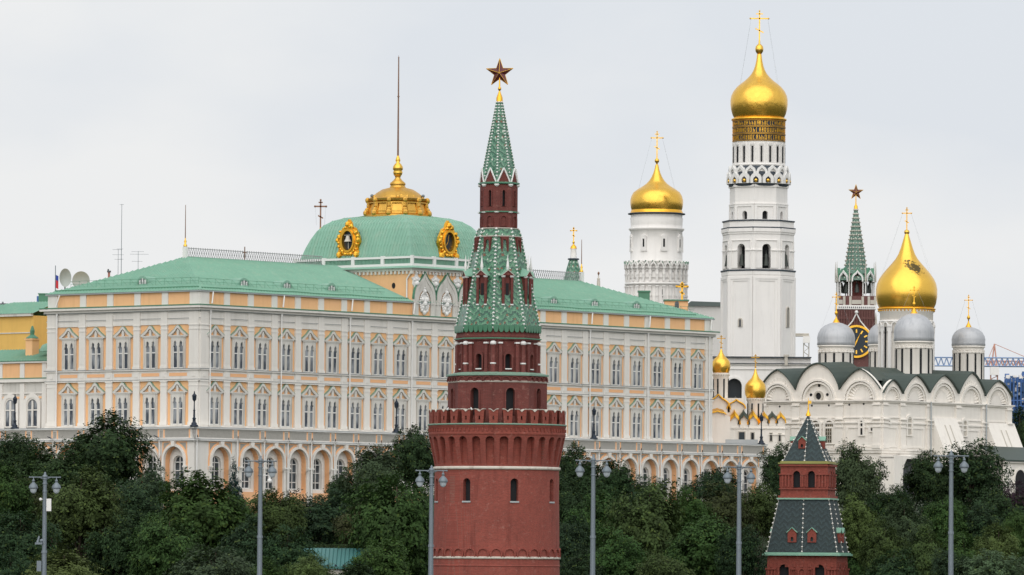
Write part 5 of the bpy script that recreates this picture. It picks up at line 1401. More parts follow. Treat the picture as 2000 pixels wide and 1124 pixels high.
# pilasters
def cpil(x, y, rz, w_=.75):
    mb = MB(); mb.box(-w_, w_, -.4, 0, zc_(876), ZC - 3.0)
    for z0, d in ((ZC - 3.9, .62), (ZC - 3.3, .7), (ZC - 4.6, .52), (ZC - .9, .5)): mb.box(-w_ - .08, w_ + .08, -d, 0, z0, z0 + .2)
    mb.box(-w_, w_, -.32, 0, ZC - 3.0, ZC - .45); mb.box(-w_ - .06, w_ + .06, -.52, 0, zc_(876), zc_(876) + .6); mb.obj('pilaster', 'lime', cat_, (x, y, 0), rz)
for x in [.8] + bx[1:-1] + [LX - .8]: cpil(x, 0, 0)
for y in [.8] + by[1:-1] + [LY - .8]: cpil(0, y, -pi / 2)
# blind panels and windows
mb = MB()
for bs, mp in ((bx, CF), (by, CL)):
    for a, b in zip(bs, bs[1:]): mb = MB(); mb.ring(rect(a + 1.3, b - 1.3, zc_(874), ZC - 4.4), rect(a + 1.6, b - 1.6, zc_(871), ZC - 4.7), mp, 0, .12); mb.obj('blind_panel', 'lime', cat_)
def cwin(px, ax, y0, y1, hw, grid=True, blind=False):
    q = cpx(px, ax); Yp = (CW(q, 0) if ax == 0 else CW(0, q)).y; zA, zB = P(px, y0, Yp).z, P(px, y1, Yp).z; R = hw
    mb = MB(); mb.ring(*matchp(arch(R + .42, zA - .2, zB - R, 10), arch(R, zA, zB - R, 10)), FR, 0, .28)
    w_ = mb.obj('window', 'lime', cat_, (q, 0, 0) if ax == 0 else (0, q, 0), 0 if ax == 0 else -pi / 2)
    mb = MB(); mb.prism(arch(R, zA, zB - R, 10), FR, 0, .04); mb.obj('pane', 'lime_line' if blind else 'pane_gold' if grid else 'dark_void', w_)
    if grid:
        mb = MB()
        for u in (-R * .5, 0, R * .5): mb.box(u - .04, u + .04, -.1, -.05, zA, zB - .3)
        v = zA
        while v < zB - .4: mb.box(-R, R, -.1, -.05, v, v + .07); v += .62
        mb.obj('window_grille', 'lime_line', w_)
cwin(1594, 1, 866, 822, .85); cwin(1621, 1, 866, 822, .85); cwin(1684, 1, 850, 822, .26, False); cwin(1704, 1, 842, 835, .2, False)
cwin(1735, 0, 827, 822, .2, False); cwin(1775, 0, 850, 815, .62, False, True); cwin(1883, 0, 852, 822, .55, False, True)
mb = MB()
for px, y, ax in ((1523, 792, 1), (1549, 792, 1), (1586, 791, 1), (1619, 791, 1), (1659, 790, 1), (1687, 789, 1)):
    q = cpx(px, ax); mb.prism(ell(.17, .17, 0, 0, 8), lambda u, v, d: (-d, q + u, zc_(y) + v), 0, .06)
mb.obj('vent_hole', 'dark_void', cat_)
# sloping buttresses on the long side
def buttress(xa, xb, ztop, zbot, dep):
    mb = MB(); mb.hexa([(xa, 0, zbot - 6), (xa, -dep * 1.2, zbot - 6), (xb, -dep * 1.2, zbot - 6), (xb, 0, zbot - 6), (xa, 0, ztop), (xa, -.35, ztop), (xb, -.35, ztop), (xb, 0, ztop)])
    o = mb.obj('buttress', 'lime', cat_)
    mb = MB(); x = (xa + xb) / 2; t = lambda f: (-.35 + (-dep * 1.2 + .35) * f - .04, ztop + (zbot - 6 - ztop) * f)
    for s_ in (-1, 1):
        a_, b_ = t(.1), t(.62); mb.hexa([(x + s_ * .75 - .12, a_[0] - .03, a_[1]), (x + s_ * .75 + .12, a_[0] - .03, a_[1]), (x + s_ * .75 + .12, a_[0] + .3, a_[1]), (x + s_ * .75 - .12, a_[0] + .3, a_[1]), (x + s_ * .75 - .12, b_[0] - .03, b_[1]), (x + s_ * .75 + .12, b_[0] - .03, b_[1]), (x + s_ * .75 + .12, b_[0] + .3, b_[1]), (x + s_ * .75 - .12, b_[0] + .3, b_[1])])
    mb.obj('buttress_panel', 'lime_line', o)
buttress(bx[2] + .8, bx[3] - .8, zc_(812), zc_(880), 4.6); buttress(bx[4] + .6, LX + .6, zc_(818), zc_(885), 4.6)
# drainpipes
for x in (bx[2], bx[4]): mb = MB(); mb.tube((x, -.6, ZC), (x, -.6, zc_(890)), .14); mb.obj('drainpipe', 'zinc', cat_)
# domes
def dome(px, pyb, Y, prof, drum, m, n=40, name='dome'):
    """prof/drum in px (half width, y) at this dome's own depth"""
    p = P(px, pyb, Y); u = Y / F; zf = lambda y: p.z + (pyb - y) * u
    loc = cat_.matrix_basis.inverted() @ Vector((p.x, Y, 0)) if False else Matrix.Rotation(-A2, 3, 'Z') @ Vector((p.x - KC.x, Y - KC.y, 0))
    mb = MB(); mb.lathe([(a * u, zf(y)) for a, y in drum], n); d = mb.obj('drum', 'lime', cat_, loc, -A2)
    mb = MB(); mb.lathe([(max(.01, a * u), zf(y)) for a, y in prof], n); dd = mb.obj('dome', m, d)
    return d, zf, u
SD = lambda h, yb, yt: [(h * .96, yb + 2), (h * 1.03, yb), (h * 1.0, yb - (yb - yt) * .12), (h * 1.02, yb - (yb - yt) * .3), (h * .97, yb - (yb - yt) * .5), (h * .84, yb - (yb - yt) * .7), (h * .62, yb - (yb - yt) * .86), (h * .33, yb - (yb - yt) * .96), (h * .12, yt)]
def silver(px, yb, yt, h, Y, ybot, ycross, nsl=8, ph=0):
    d, zf, u = dome(px, yb, Y, SD(h, yb, yt), [(h * .93, ybot), (h * .93, yb + 3), (h * .96, yb + 2)], 'silver')
    mb = MB()
    for (R, a, b) in ((h * 1.0, yb + 4.5, yb + 1.5), (h * .97, yb + 15, yb + 13)): mb.lathe([(h * .9 * u, zf(a + .4)), (R * u, zf(a)), (R * u, zf(b)), (h * .9 * u, zf(b - .4))], 40, cap=False)
    N_ = 12
    for k in range(N_ * 2):
        m = facemap(h * .93 * u, ph + pi * k / N_); mb.ring(*matchp(arch(h * .11 * u, zf(yb + 16), zf(yb + 13), 6), arch(h * .07 * u, zf(yb + 16), zf(yb + 13), 6)), m, 0, .12)
    mb.obj('drum_moulding', 'lime', d)
    mb = MB()
    for k in range(N_): mb.prism(rect(-h * .055 * u, h * .055 * u, zf(ybot - 2), zf(yb + 17)), facemap(h * .93 * u, ph + 2 * pi * (k + .5) / N_), -.1, .08)
    mb.obj('slit_window', 'dark_void', d)
    mb = MB(); t = h * .2; mb.lathe([(t * u, zf(yt + 1)), (t * .6 * u, zf(yt - 4)), (1.3 * u, zf(yt - 9)), (1 * u, zf(yt - 14)), (2.8 * u, zf(yt - 16)), (3.2 * u, zf(yt - 18.5)), (2.4 * u, zf(yt - 21)), (.9 * u, zf(yt - 23))], 16)
    k_ = mb.obj('dome_finial', 'gold_bright', d); o = cross_obj(d, zf(yt - 22), (yt - 22 - ycross) * u, 7.5 * u, .8 * u, 'gold_bright', radians(0), (h * .8 * u, zf(yt + 14)))
silver(1633, 674, 630, 36.5, 1038, 735, 572, ph=.1); silver(1785, 666, 612, 39, 1040, 760, 560, ph=.05); silver(1891.5, 675, 639, 32.5, 1062, 760, 577, ph=.13)
silver(1727, 672, 630, 32, 1072, 735, 600, ph=.1)
# big gold dome with a dark worn patch
m = bpy.data.materials.new('gold_worn'); t = NT(m); tc = t.n('ShaderNodeTexCoord').outputs['Object']; c = lin('ffc95a')
base = t.mix(t.noise(tc, .8, 5, .7), mul(c, .78), mul(c, 1.08))
sp = t.n('ShaderNodeSeparateXYZ'); t.l(tc, sp.inputs[0]); zpk = P(1770, 519, 1056).z
dx = t.math('DIVIDE', t.math('SUBTRACT', sp.outputs[0], 1.0), 2.2); dz_ = t.math('DIVIDE', t.math('ADD', t.math('SUBTRACT', sp.outputs[2], zpk), t.math('MULTIPLY', sp.outputs[0], .45)), 1.3)
dist = t.math('ADD', t.math('MULTIPLY', dx, dx), t.math('MULTIPLY', dz_, dz_))
f = t.math('SUBTRACT', t.math('ADD', t.noise(t.mapv(tc, (1, 1, 1.6)), 1.5, 5, .7), .22), t.math('MULTIPLY', dist, .3)); f = t.math('GREATER_THAN', f, .6)
f = t.math('MULTIPLY', f, t.math('LESS_THAN', sp.outputs[1], 0))
t.l(t.mix(f, base, lin('6b5c38')), t.b.inputs['Base Color']); t.b.inputs['Metallic'].default_value = .9; t.b.inputs['Roughness'].default_value = .27
MATS['gold_worn'] = m
d, zf, u = dome(1770.5, 605, 1056, [(50, 610), (53, 604), (57.5, 594), (60, 580), (60, 566), (58, 555), (53.5, 545), (46.5, 535), (38.5, 525.5), (30, 516), (22.5, 507), (16.5, 497), (11.7, 484), (7.8, 471), (4.5, 460), (3, 454)], [(52, 760), (52, 612), (54, 611), (54, 606), (50, 605)], 'gold_worn', 64)
mb = MB()
for k in range(48): a = 2 * pi * k / 48; mb.ball((54.5 * u * sin(a), -54.5 * u * cos(a), zf(608)), 1.9 * u, 6, 4)
mb.lathe([(52 * u, zf(606)), (57 * u, zf(605.5)), (57 * u, zf(603.5)), (52 * u, zf(602))], 64, cap=False); mb.obj('bead_moulding', 'gold_bright', d)
mb = MB()
for k in range(16):
    m_ = facemap(52 * u, 2 * pi * k / 16 + .08); mb.prism(rect(-3.6 * u, 3.6 * u, zf(750), zf(636)), m_, 0, .3); mb.prism(rect(-4.4 * u, 4.4 * u, zf(640), zf(636)), m_, 0, .42)
    m_ = facemap(52 * u, 2 * pi * (k + .5) / 16 + .08); mb.ring(*matchp(arch(6.5 * u, zf(650), zf(637), 8), arch(5 * u, zf(650), zf(637), 8)), m_, 0, .3)
mb.lathe([(52 * u, zf(631)), (54 * u, zf(630)), (54 * u, zf(628)), (52 * u, zf(627))], 48, cap=False); mb.obj('drum_moulding', 'lime_cool', d)
mb = MB()
for k in range(8): mb.prism(rect(-2.2 * u, 2.2 * u, zf(745), zf(640)), facemap(52 * u, 2 * pi * (k + .5) / 8 - .06 - .5), -.1, .08)
mb.obj('slit_window', 'dark_void', d)
mb = MB(); mb.lathe([(2 * u, zf(458)), (4.6 * u, zf(456.5)), (5.3 * u, zf(453.5)), (4.6 * u, zf(450.5)), (1.4 * u, zf(448.5))], 16); mb.obj('orb', 'gold', d)
cross_obj(d, zf(450), 44 * u, 9 * u, 1.0 * u, 'gold_bright', 0, (48 * u, zf(538)))
# porch buildings below, in the same white wash
mb = MB(); x0, x1 = -.6, 6.0
mb.holed((x0, x1 + 2, 12, zc_(893)), arch(3.2, 12, zc_(925), 14, 5.2), lambda u, v, d: (u, -3.0 - d, v), -2.5, 0); mb.box(x0, x1 + 2, -2.98, 0, zc_(896), zc_(890)); mb.face([(x0, -3, 12), (x0, 0, 12), (x0, 0, zc_(893)), (x0, -3, zc_(893))])
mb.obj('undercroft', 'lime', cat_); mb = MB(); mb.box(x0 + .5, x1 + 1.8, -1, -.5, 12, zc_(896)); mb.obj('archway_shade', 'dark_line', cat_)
X1_, X2_ = bx[3] + 1, LX + 14; mb = MB(); zt_, zb_ = zc_(868), zc_(900)
mb.box(X1_, X2_, -9.0, -8.6, 12, zb_); mb.box(X1_ - .3, X2_, -9.4, -8.4, zb_, zb_ + .25); mb.obj('porch_wall', 'lime', cat_)
mb = MB(); mb.hexa([(X1_ - .5, -9.6, zb_ + .26), (X2_, -9.6, zb_ + .26), (X2_, -2, zt_), (X1_ + 2.4, -2, zt_), (X1_ - .5, -9.6, zb_ + .5), (X2_, -9.6, zb_ + .5), (X2_, -2, zt_ + .25), (X1_ + 2.4, -2, zt_ + .25)]); mb.obj('porch_roof', 'slate', cat_)
for q in range(4):
    xx = X1_ + 4.5 + q * 4.9; mb = MB(); mb.ring(*matchp(arch(1.9, 12, zc_(932), 10), arch(1.6, 12, zc_(932), 10)), FR, -.02, .15); aw_ = mb.obj('porch_arch', 'lime', cat_, (xx, -9.0, 0)); mb = MB(); mb.prism(arch(1.62, 12, zc_(932), 10), FR, -.02, .05); mb.obj('arch_opening', 'dark_void', aw_)

# ================================================================== blocks behind
T = TW(1483, 760, 1104, 'bell_tower_base', 'plain white base block with a tall arched opening, beneath the tallest bell tower', 'building')
z, r = T.z, T.r
mb = MB(); mb.holed((-r(100), 0, 18, z(713)), arch(r(15), 18, z(755), 12, -r(49)), FR, -2, 0); mb.face([(0, 0, 18), (r(100), 0, 18), (r(100), 0, z(713)), (0, 0, z(713))]); mb.face([(r(100), 0, 18), (r(100), 12, 18), (r(100), 12, z(699)), (r(100), 0, z(699))]); mb.box(-r(100), r(100), .3, 12, z(713), z(699)); mb.box(-r(100), r(100), -.35, .3, z(713), z(711)) 
mb.ring(*matchp(arch(r(19), 18, z(755), 12, -r(49)), arch(r(15), 18, z(755), 12, -r(49))), FR, 0, .25); mb.box(-r(100), r(100), -.2, 0, z(722), z(720)); mb.obj('wall', 'lime_cool', T.o)
mb = MB(); mb.box(-r(104), r(101.5), -.5, 12.2, z(699), z(697)); mb.box(-r(101), r(100.6), -.55, .28, z(710.9), z(709.7)); mb.obj('ledge', 'dark_slate_line', T.o)
mb = MB(); mb.box(-r(70), -r(30), 2.2, 2.5, 18, z(735)); mb.obj('arch_darkness', 'clock_face', T.o)
mb = MB(); mb.lathe([(r(3.5), z(714)), (r(3.5), z(696))], 8, (r(52), -.8)); mb.lathe([(r(5.5), z(697)), (r(5.5), z(693))], 8, (r(52), -.8)); mb.obj('chimney', 'lime_line', T.o)
T = TW(1390, 620, 1165, 'white_annex', 'plain white building with a dark roof between the round belfry and the tallest tower', 'building')
z, r = T.z, T.r
mb = MB(); mb.box(-r(50), r(35), 0, 10, 18, z(597)); mb.obj('wall', 'lime_cool', T.o); mb = MB(); mb.hexa([(-r(52), -.5, z(598)), (r(35), -.5, z(599)), (r(35), 10, z(598)), (-r(52), 10, z(598)), (-r(40), 2, z(588)), (r(35), 2, z(590)), (r(35), 8, z(590)), (-r(40), 8, z(588))]); mb.obj('roof', 'slate', T.o)
T = TW(1312, 600, 1010, 'ochre_lantern', 'small ochre rooftop lantern with a gold cross, behind the long green roof', 'building')
z, r = T.z, T.r
mb = MB(); mb.box(-r(14), r(32), 0, 3, 30, z(588)); mb.obj('wall', 'ochre', T.o); mb = MB(); mb.box(-r(16), r(34), -.3, 3.3, z(588), z(585.5)); mb.obj('roof', 'green_edge', T.o)
mb = MB(); mb.prism(arch(r(4.2), z(603), z(593), 8, r(10)), FR, 0, .05); mb.obj('window', 'pane_dark', T.o)
mb = MB(); cross(mb, z(586), r(33), r(11), r(1.7), True); mb.obj('cross', 'gold_bright', T.o).location = (r(20), 0, 0)
T = TW(1258, 590, 1012, 'roof_vent', 'boxy dark green metal vent housing on the roof below the round belfry', 'vent')
z, r = T.z, T.r
mb = MB(); mb.box(-r(11), r(11), 0, 2, 40, z(571)); mb.obj('housing', 'green_edge', T.o); mb = MB(); mb.box(-r(12.5), r(12.5), -.15, 2.15, z(571), z(568)); mb.obj('cap', 'green_edge', T.o)
T = TW(1120, 520, 1012, 'tent_turret', 'small green tiled tent turret with white drum and gold cross behind the roof', 'turret')
z, r = T.z, T.r
T.lathe('tent', 'spire_tiles', [(24, 560), (8.5, 508)], 8, .2); T.lathe('tent_cap', 'dark_slate_line', [(11, 508), (11.5, 506), (10, 505)], 16); T.lathe('drum', 'lime_cool', [(6.4, 506), (6, 497), (5.2, 489), (6.2, 486)], 16)
T.lathe('cap_dome', 'gold_bright', [(6.5, 486), (5.5, 482), (2.4, 478.5), (1, 477), (2.2, 475), (2.2, 472.5), (.8, 470.5)], 16); cross_obj(T.o, z(471), r(26), r(6), r(1), 'gold_bright', 0, None)
T = TW(1169, 550, 1010, 'white_finial', 'slim white stone finial with a gold ball, standing beyond the long roof', 'finial')
z, r = T.z, T.r
T.lathe('shaft', 'lime_line', [(4, 580), (3.4, 550), (2.6, 547), (3.6, 545), (1.2, 543), (1.4, 538)], 10); T.lathe('ball', 'bronze_mast', [(.5, 538), (2.2, 535.5), (2.2, 533), (.4, 531)], 10)
T = TW(626, 430, 990, 'bronze_cross', 'tall bronze orthodox cross of a hidden church rising left of the palace dome', 'cross')
z, r = T.z, T.r
cross_obj(T.o, z(445), r(54), r(11), r(1.5), 'bronze_mast', 0, (r(8), z(440))); T.lathe('dome_neck', 'gold_old', [(18, 530), (14, 500), (5, 470), (1.5, 445)], 16)

# ================================================================== THE SMALL CHURCH with two gold domes
T = TW(1440, 820, 985, 'small_church', 'small white church with two little gold domes and gold-edged pointed gables', 'church')
z, r = T.z, T.r
def xx(px): return r(px - 1440)
mb = MB(); mb.box(xx(1378), xx(1452), 0, 10, 20, z(778)); mb.box(xx(1452), xx(1532), -2, 8, 20, z(826)); mb.box(xx(1425), xx(1452), -2, 0, 20, z(836)); mb.box(xx(1388), xx(1425), -3, 0, 20, z(815))
mb.box(xx(1452), xx(1533), -2.2, -2, z(838), z(836)); mb.box(xx(1425), xx(1452), -2.2, -2, z(838), z(836.5)); mb.box(xx(1500), xx(1533), -2.2, -2, z(850), z(849)); mb.obj('wall', 'lime', T.o)
def gdome(px, yd, pts, drumpts, ycross, yoff=0):
    mb = MB(); mb.lathe([(r(a), z(y)) for a, y in drumpts], 24, (xx(px), 3 + yoff)); d = mb.obj('drum', 'lime', T.o)
    mb = MB(); mb.lathe([(r(a), z(y)) for a, y in pts], 32, (xx(px), 3 + yoff)); mb.obj('onion_dome', 'gold', d)
    yt = pts[-1][1]; mb = MB(); mb.ball((0, 0, z(yt - 3)), r(2), 8, 5); cross(mb, z(yt - 3), r(yt - 3 - ycross), r(7.5), r(.8)); mb.obj('cross', 'gold_old', d).location = (xx(px), 3 + yoff, 0)
    mb = MB()
    for k in range(8):
        q = facemap(r(drumpts[0][0]), 2 * pi * k / 8 + .35); mb.prism(rect(-r(1.5), r(1.5), z(drumpts[0][1] - 6), z(drumpts[-1][1] + 12)), lambda u, v, dd: (q(u, v, dd)[0] + xx(px), q(u, v, dd)[1] + 3 + yoff, v), -.1, .06)
    mb.obj('slit_window', 'dark_void', d)
    mb = MB()
    for k in range(20): a = 2 * pi * k / 20; mb.box(xx(px) + r(drumpts[0][0] + .5) * sin(a) - .09, xx(px) + r(drumpts[0][0] + .5) * sin(a) + .09, 3 + yoff - r(drumpts[0][0] + .5) * cos(a) - .09, 3 + yoff - r(drumpts[0][0] + .5) * cos(a) + .09, z(drumpts[-1][1] + 6), z(drumpts[-1][1] + 3))
    mb.obj('drum_dentil', 'lime_line', d)
gdome(1409, 0, [(15, 729), (17.5, 722), (18.2, 714), (17.2, 706), (13, 700), (7.5, 695), (3.5, 688), (1.5, 681)], [(15.5, 785), (15.5, 733), (16.5, 732), (16, 728)], 655)
gdome(1476, 0, [(17, 778), (20, 770), (20.8, 760), (19.5, 751), (14.5, 744), (8, 738), (3.6, 729), (1.4, 719)], [(16, 822), (16, 781), (17.5, 779), (17, 776)], 692, -1)
def gk(px, y0, y1, hw, d, yy, m1='slate'):
    """pointed gable with a gilt edge and a small roof behind"""
    o = keel(r(hw), z(y0), z(y0) + (z(y1) - z(y0)) * .25, z(y1)); mb = MB(); mb.prism(o, FR, -.3, 0); k_ = mb.obj('pointed_gable', 'lime', T.o, (xx(px), yy, 0))
    mb = MB(); n = len(o)
    for q in range(2, n - 1):
        a, b = o[q], o[q + 1]; mb.face([(a[0] * 1.05, -.3, a[1] + .1), (b[0] * 1.05, -.3, b[1] + .1), (b[0] * .85, d, b[1] + .7), (a[0] * .85, d, a[1] + .7)])
    mb.obj('gable_roof', m1, k_)
    if hw > 15:
        mb = MB()
        for q in range(2, n - 1): mb.tube((o[q][0] * 1.05, -.32, o[q][1] + .1), (o[q + 1][0] * 1.05, -.32, o[q + 1][1] + .1), .13, n=5)
        mb.obj('gilt_edge', 'gold_bright', k_)
    else:
        for (f0, f1, mm, dd) in ((1.0, 1.28, m1, .35), (.97, 1.03, 'gold_bright', .45)):
            b0 = z(y0); h0 = z(y1) - b0; mb = MB(); A_ = keel(r(hw) * f0, b0, b0 + h0 * .25, b0 + h0 * f0); B_ = keel(r(hw) * f1, b0, b0 + h0 * .25, b0 + h0 * (f1 + (.12 if f1 > 1.1 else 0)))
            for q in range(2, n - 1):
                mb.face([(A_[q][0], -dd, A_[q][1]), (A_[q + 1][0], -dd, A_[q + 1][1]), (B_[q + 1][0], -dd + .3, B_[q + 1][1]), (B_[q][0], -dd + .3, B_[q][1])]); mb.face([(B_[q][0], -dd + .3, B_[q][1]), (B_[q + 1][0], -dd + .3, B_[q + 1][1]), (B_[q + 1][0], d, B_[q + 1][1] + .3), (B_[q][0], d, B_[q][1] + .3)])
            mb.obj('gilt_edge', mm, k_)
gk(1403, 812, 772, 22, 4, -.02); gk(1438, 806, 782, 17, 4, -.02); gk(1400, 815, 806, 16, 2, -3.02, 'gold_bright')
for i, px in enumerate((1434, 1452, 1470)): gk(px, 836, 812, 9.5, 2.5, -2.03, 'gold_bright' if i != 1 else 'slate')
for i, px in enumerate((1492, 1508, 1524)): gk(px, 832, 813, 8.5, 2.5, -2.03, 'slate' if i == 1 else 'gold_bright')
def sw(px, y0, y1, hw, m='dark_void'):
    mb = MB(); mb.ring(rect(-r(hw) - .15, r(hw) + .15, z(y0) - .1, z(y1) + .15), rect(-r(hw), r(hw), z(y0), z(y1)), FR, 0, .12); w_ = mb.obj('window', 'lime_line', T.o, (xx(px), -2, 0)); mb = MB(); mb.box(-r(hw), r(hw), -.05, 0, z(y0), z(y1)); mb.obj('window_opening', m, w_)
sw(1448, 870, 845, 5.5, 'clock_face'); sw(1469, 860, 846, 2.6); sw(1505, 862, 847, 1.9); sw(1522, 862, 848, 1.9)
mb = MB(); mb.box(xx(1415), xx(1478), -5.0, -4.8, 24, z(860)); mb.obj('parapet_screen', 'zinc', T.o)
# ================================================================== TREES
def crown_mesh(seed, kind='round', nleaf=20000):
    """unit crown (radius 1, z from -1 to 1): leaves gathered on uneven boughs"""
    rg = np.random.default_rng(seed)
    if kind == 'cone':
        nb = 46; zb = np.linspace(-1, .9, nb); rad = (1 - (zb + 1) / 2) ** .9
        a = rg.uniform(0, 2 * pi, nb); rr = rad * rg.uniform(.35, .7, nb)
        C_ = np.stack([rr * np.cos(a), rr * np.sin(a), zb], 1); S = .12 + rad * .33
    elif kind == 'oval':
        nb = 26; d = rg.normal(size=(nb, 3)); d /= np.linalg.norm(d, axis=1)[:, None]
        C_ = d * rg.uniform(.45, .78, (nb, 1)) * np.array([1, 1, 1.0]); C_[:, :2] *= (1 - .35 * np.clip(C_[:, 2:], 0, 1)); S = rg.uniform(.2, .36, nb)
    else:
        nb = 24; d = rg.normal(size=(nb, 3)); d[:, 2] = np.abs(d[:, 2]) * .9 - .35; d /= np.linalg.norm(d, axis=1)[:, None]
        C_ = d * rg.uniform(.45, .72, (nb, 1)); S = rg.uniform(.26, .46, nb)
        C_ = np.vstack([C_, [[0, 0, 0], [0, 0, -.3], [.2, 0, .3]]]); S = np.append(S, [.5, .5, .45])
    # smaller twig clumps over each bough
    per = np.maximum(1, (S ** 2 / (S ** 2).sum() * (nleaf // 22))).astype(int)
    cc, ss, base = [], [], []
    for c, s, n in zip(C_, S, per):
        d = rg.normal(size=(n, 3)); d[:, 2] += .25; d /= np.linalg.norm(d, axis=1)[:, None]
        cc.append(c + d * s * rg.uniform(.78, 1.04, (n, 1))); ss.append(np.full(n, s))
    cc = np.vstack(cc); n = len(cc); k = nleaf // n + 1
    tw = np.repeat(cc, k, 0); L = len(tw)
    sz = .05 if kind != 'cone' else .045
    pos = tw + rg.normal(size=(L, 3)) * (.058, .058, .034)
    inner = rg.random(L) < .25; pos[inner] *= rg.uniform(.55, .92, (int(inner.sum()), 1))
    for ax_ in (0, 1):
        pos[:, ax_] /= np.percentile(np.abs(pos[:, ax_]), 99.3)
    lo_, hi_ = np.percentile(pos[:, 2], .7), np.percentile(pos[:, 2], 99.6); pos[:, 2] = (pos[:, 2] - lo_) / (hi_ - lo_) * 2 - 1
    nrm = pos / (np.linalg.norm(pos, axis=1)[:, None] + 1e-6) * .9 + rg.normal(size=(L, 3)) * .36; nrm[:, 2] += .5
    nrm /= np.linalg.norm(nrm, axis=1)[:, None]
    t = np.cross(nrm, rg.normal(size=(L, 3))); t /= np.linalg.norm(t, axis=1)[:, None]; b = np.cross(nrm, t)
    ls = (sz * rg.uniform(.55, 1.25, L))[:, None]
    V = np.empty((L, 4, 3)); V[:, 0] = pos - t * ls * .9; V[:, 1] = pos - b * ls * .5; V[:, 2] = pos + t * ls * .9 - nrm * ls * .25; V[:, 3] = pos + b * ls * .5
    if kind == 'cone': pass
    me = bpy.data.meshes.new('crown'); me.vertices.add(L * 4); me.vertices.foreach_set('co', V.ravel().astype('f'))
    me.loops.add(L * 4); me.loops.foreach_set('vertex_index', np.arange(L * 4, dtype='i'))
    me.polygons.add(L); me.polygons.foreach_set('loop_start', np.arange(0, L * 4, 4, dtype='i'))
    me.update(calc_edges=True); me.materials.append(MATS['leaf']); return me
CR = {'r': [crown_mesh(s) for s in (1, 2, 3, 4, 5)], 'o': [crown_mesh(s, 'oval') for s in (11, 12, 13)], 'c': [crown_mesh(s, 'cone', 7000) for s in (21, 22)]}
def trunk_mesh(seed):
    random.seed(seed); mb = MB(); p = Vector((0, 0, 0)); r_ = .1
    pts = [(Vector((0, 0, 0)), .11), (Vector((random.uniform(-.03, .03), random.uniform(-.03, .03), .35)), .08), (Vector((random.uniform(-.06, .06), random.uniform(-.06, .06), .62)), .06), (Vector((random.uniform(-.1, .1), 0, 1)), .015)]
    for (a, ra), (b, rb) in zip(pts, pts[1:]): mb.tube(a, b, ra, rb, n=8)
    for k in range(9):
        t = random.uniform(.3, .85); a = Vector((0, 0, t)); an = random.uniform(0, 2 * pi); ln = (1.05 - t) * .55
        b = a + Vector((cos(an) * ln, sin(an) * ln, ln * .6)); mb.tube(a, b, .035 * (1.2 - t), .012, n=5); mb.tube(b, b + Vector((cos(an + .5) * ln * .4, sin(an + .5) * ln * .4, ln * .4)), .012, .004, n=4)
    me_o = mb.obj('trunk', 'bark'); me = me_o.data; bpy.data.objects.remove(me_o); return me
TRK = [trunk_mesh(s) for s in (1, 2, 3)]
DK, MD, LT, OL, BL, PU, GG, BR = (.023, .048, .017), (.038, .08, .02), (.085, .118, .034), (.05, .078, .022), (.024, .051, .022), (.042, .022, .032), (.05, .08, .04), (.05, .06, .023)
NTREE = [0]
def tree(px, top, hw, Y, col, label, kind='r', asp=1.0, cat='tree', nm='leafy_tree', grp='trees on the slope below the palace', hgt=None):
    i = NTREE[0]; NTREE[0] += 1
    p = P(px, top, Y); u = Y / F; R = hw * u; H = R * asp          # half height of the crown
    g0 = ground_h(p.x, Y); th = p.z - g0
    t = thing(nm, label, cat, (p.x, Y, g0), 0, grp)
    me = CR[kind][i % len(CR[kind])]; c = bpy.data.objects.new('crown', me); SC.collection.objects.link(c); c.parent = t
    c.scale = (R, R, H); c.location = (0, 0, max(H * .9, th - H * (1.0 if kind == 'c' else 1.02))); c.rotation_euler = (0, 0, (i * 2.4) % 6.28)
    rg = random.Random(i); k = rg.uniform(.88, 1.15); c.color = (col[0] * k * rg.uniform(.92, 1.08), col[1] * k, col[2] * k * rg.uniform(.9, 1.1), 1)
    tr = bpy.data.objects.new('trunk', TRK[i % 3]); SC.collection.objects.link(tr); tr.parent = t; tr.scale = (R * .7, R * .7, max(2, th * .93)); return t
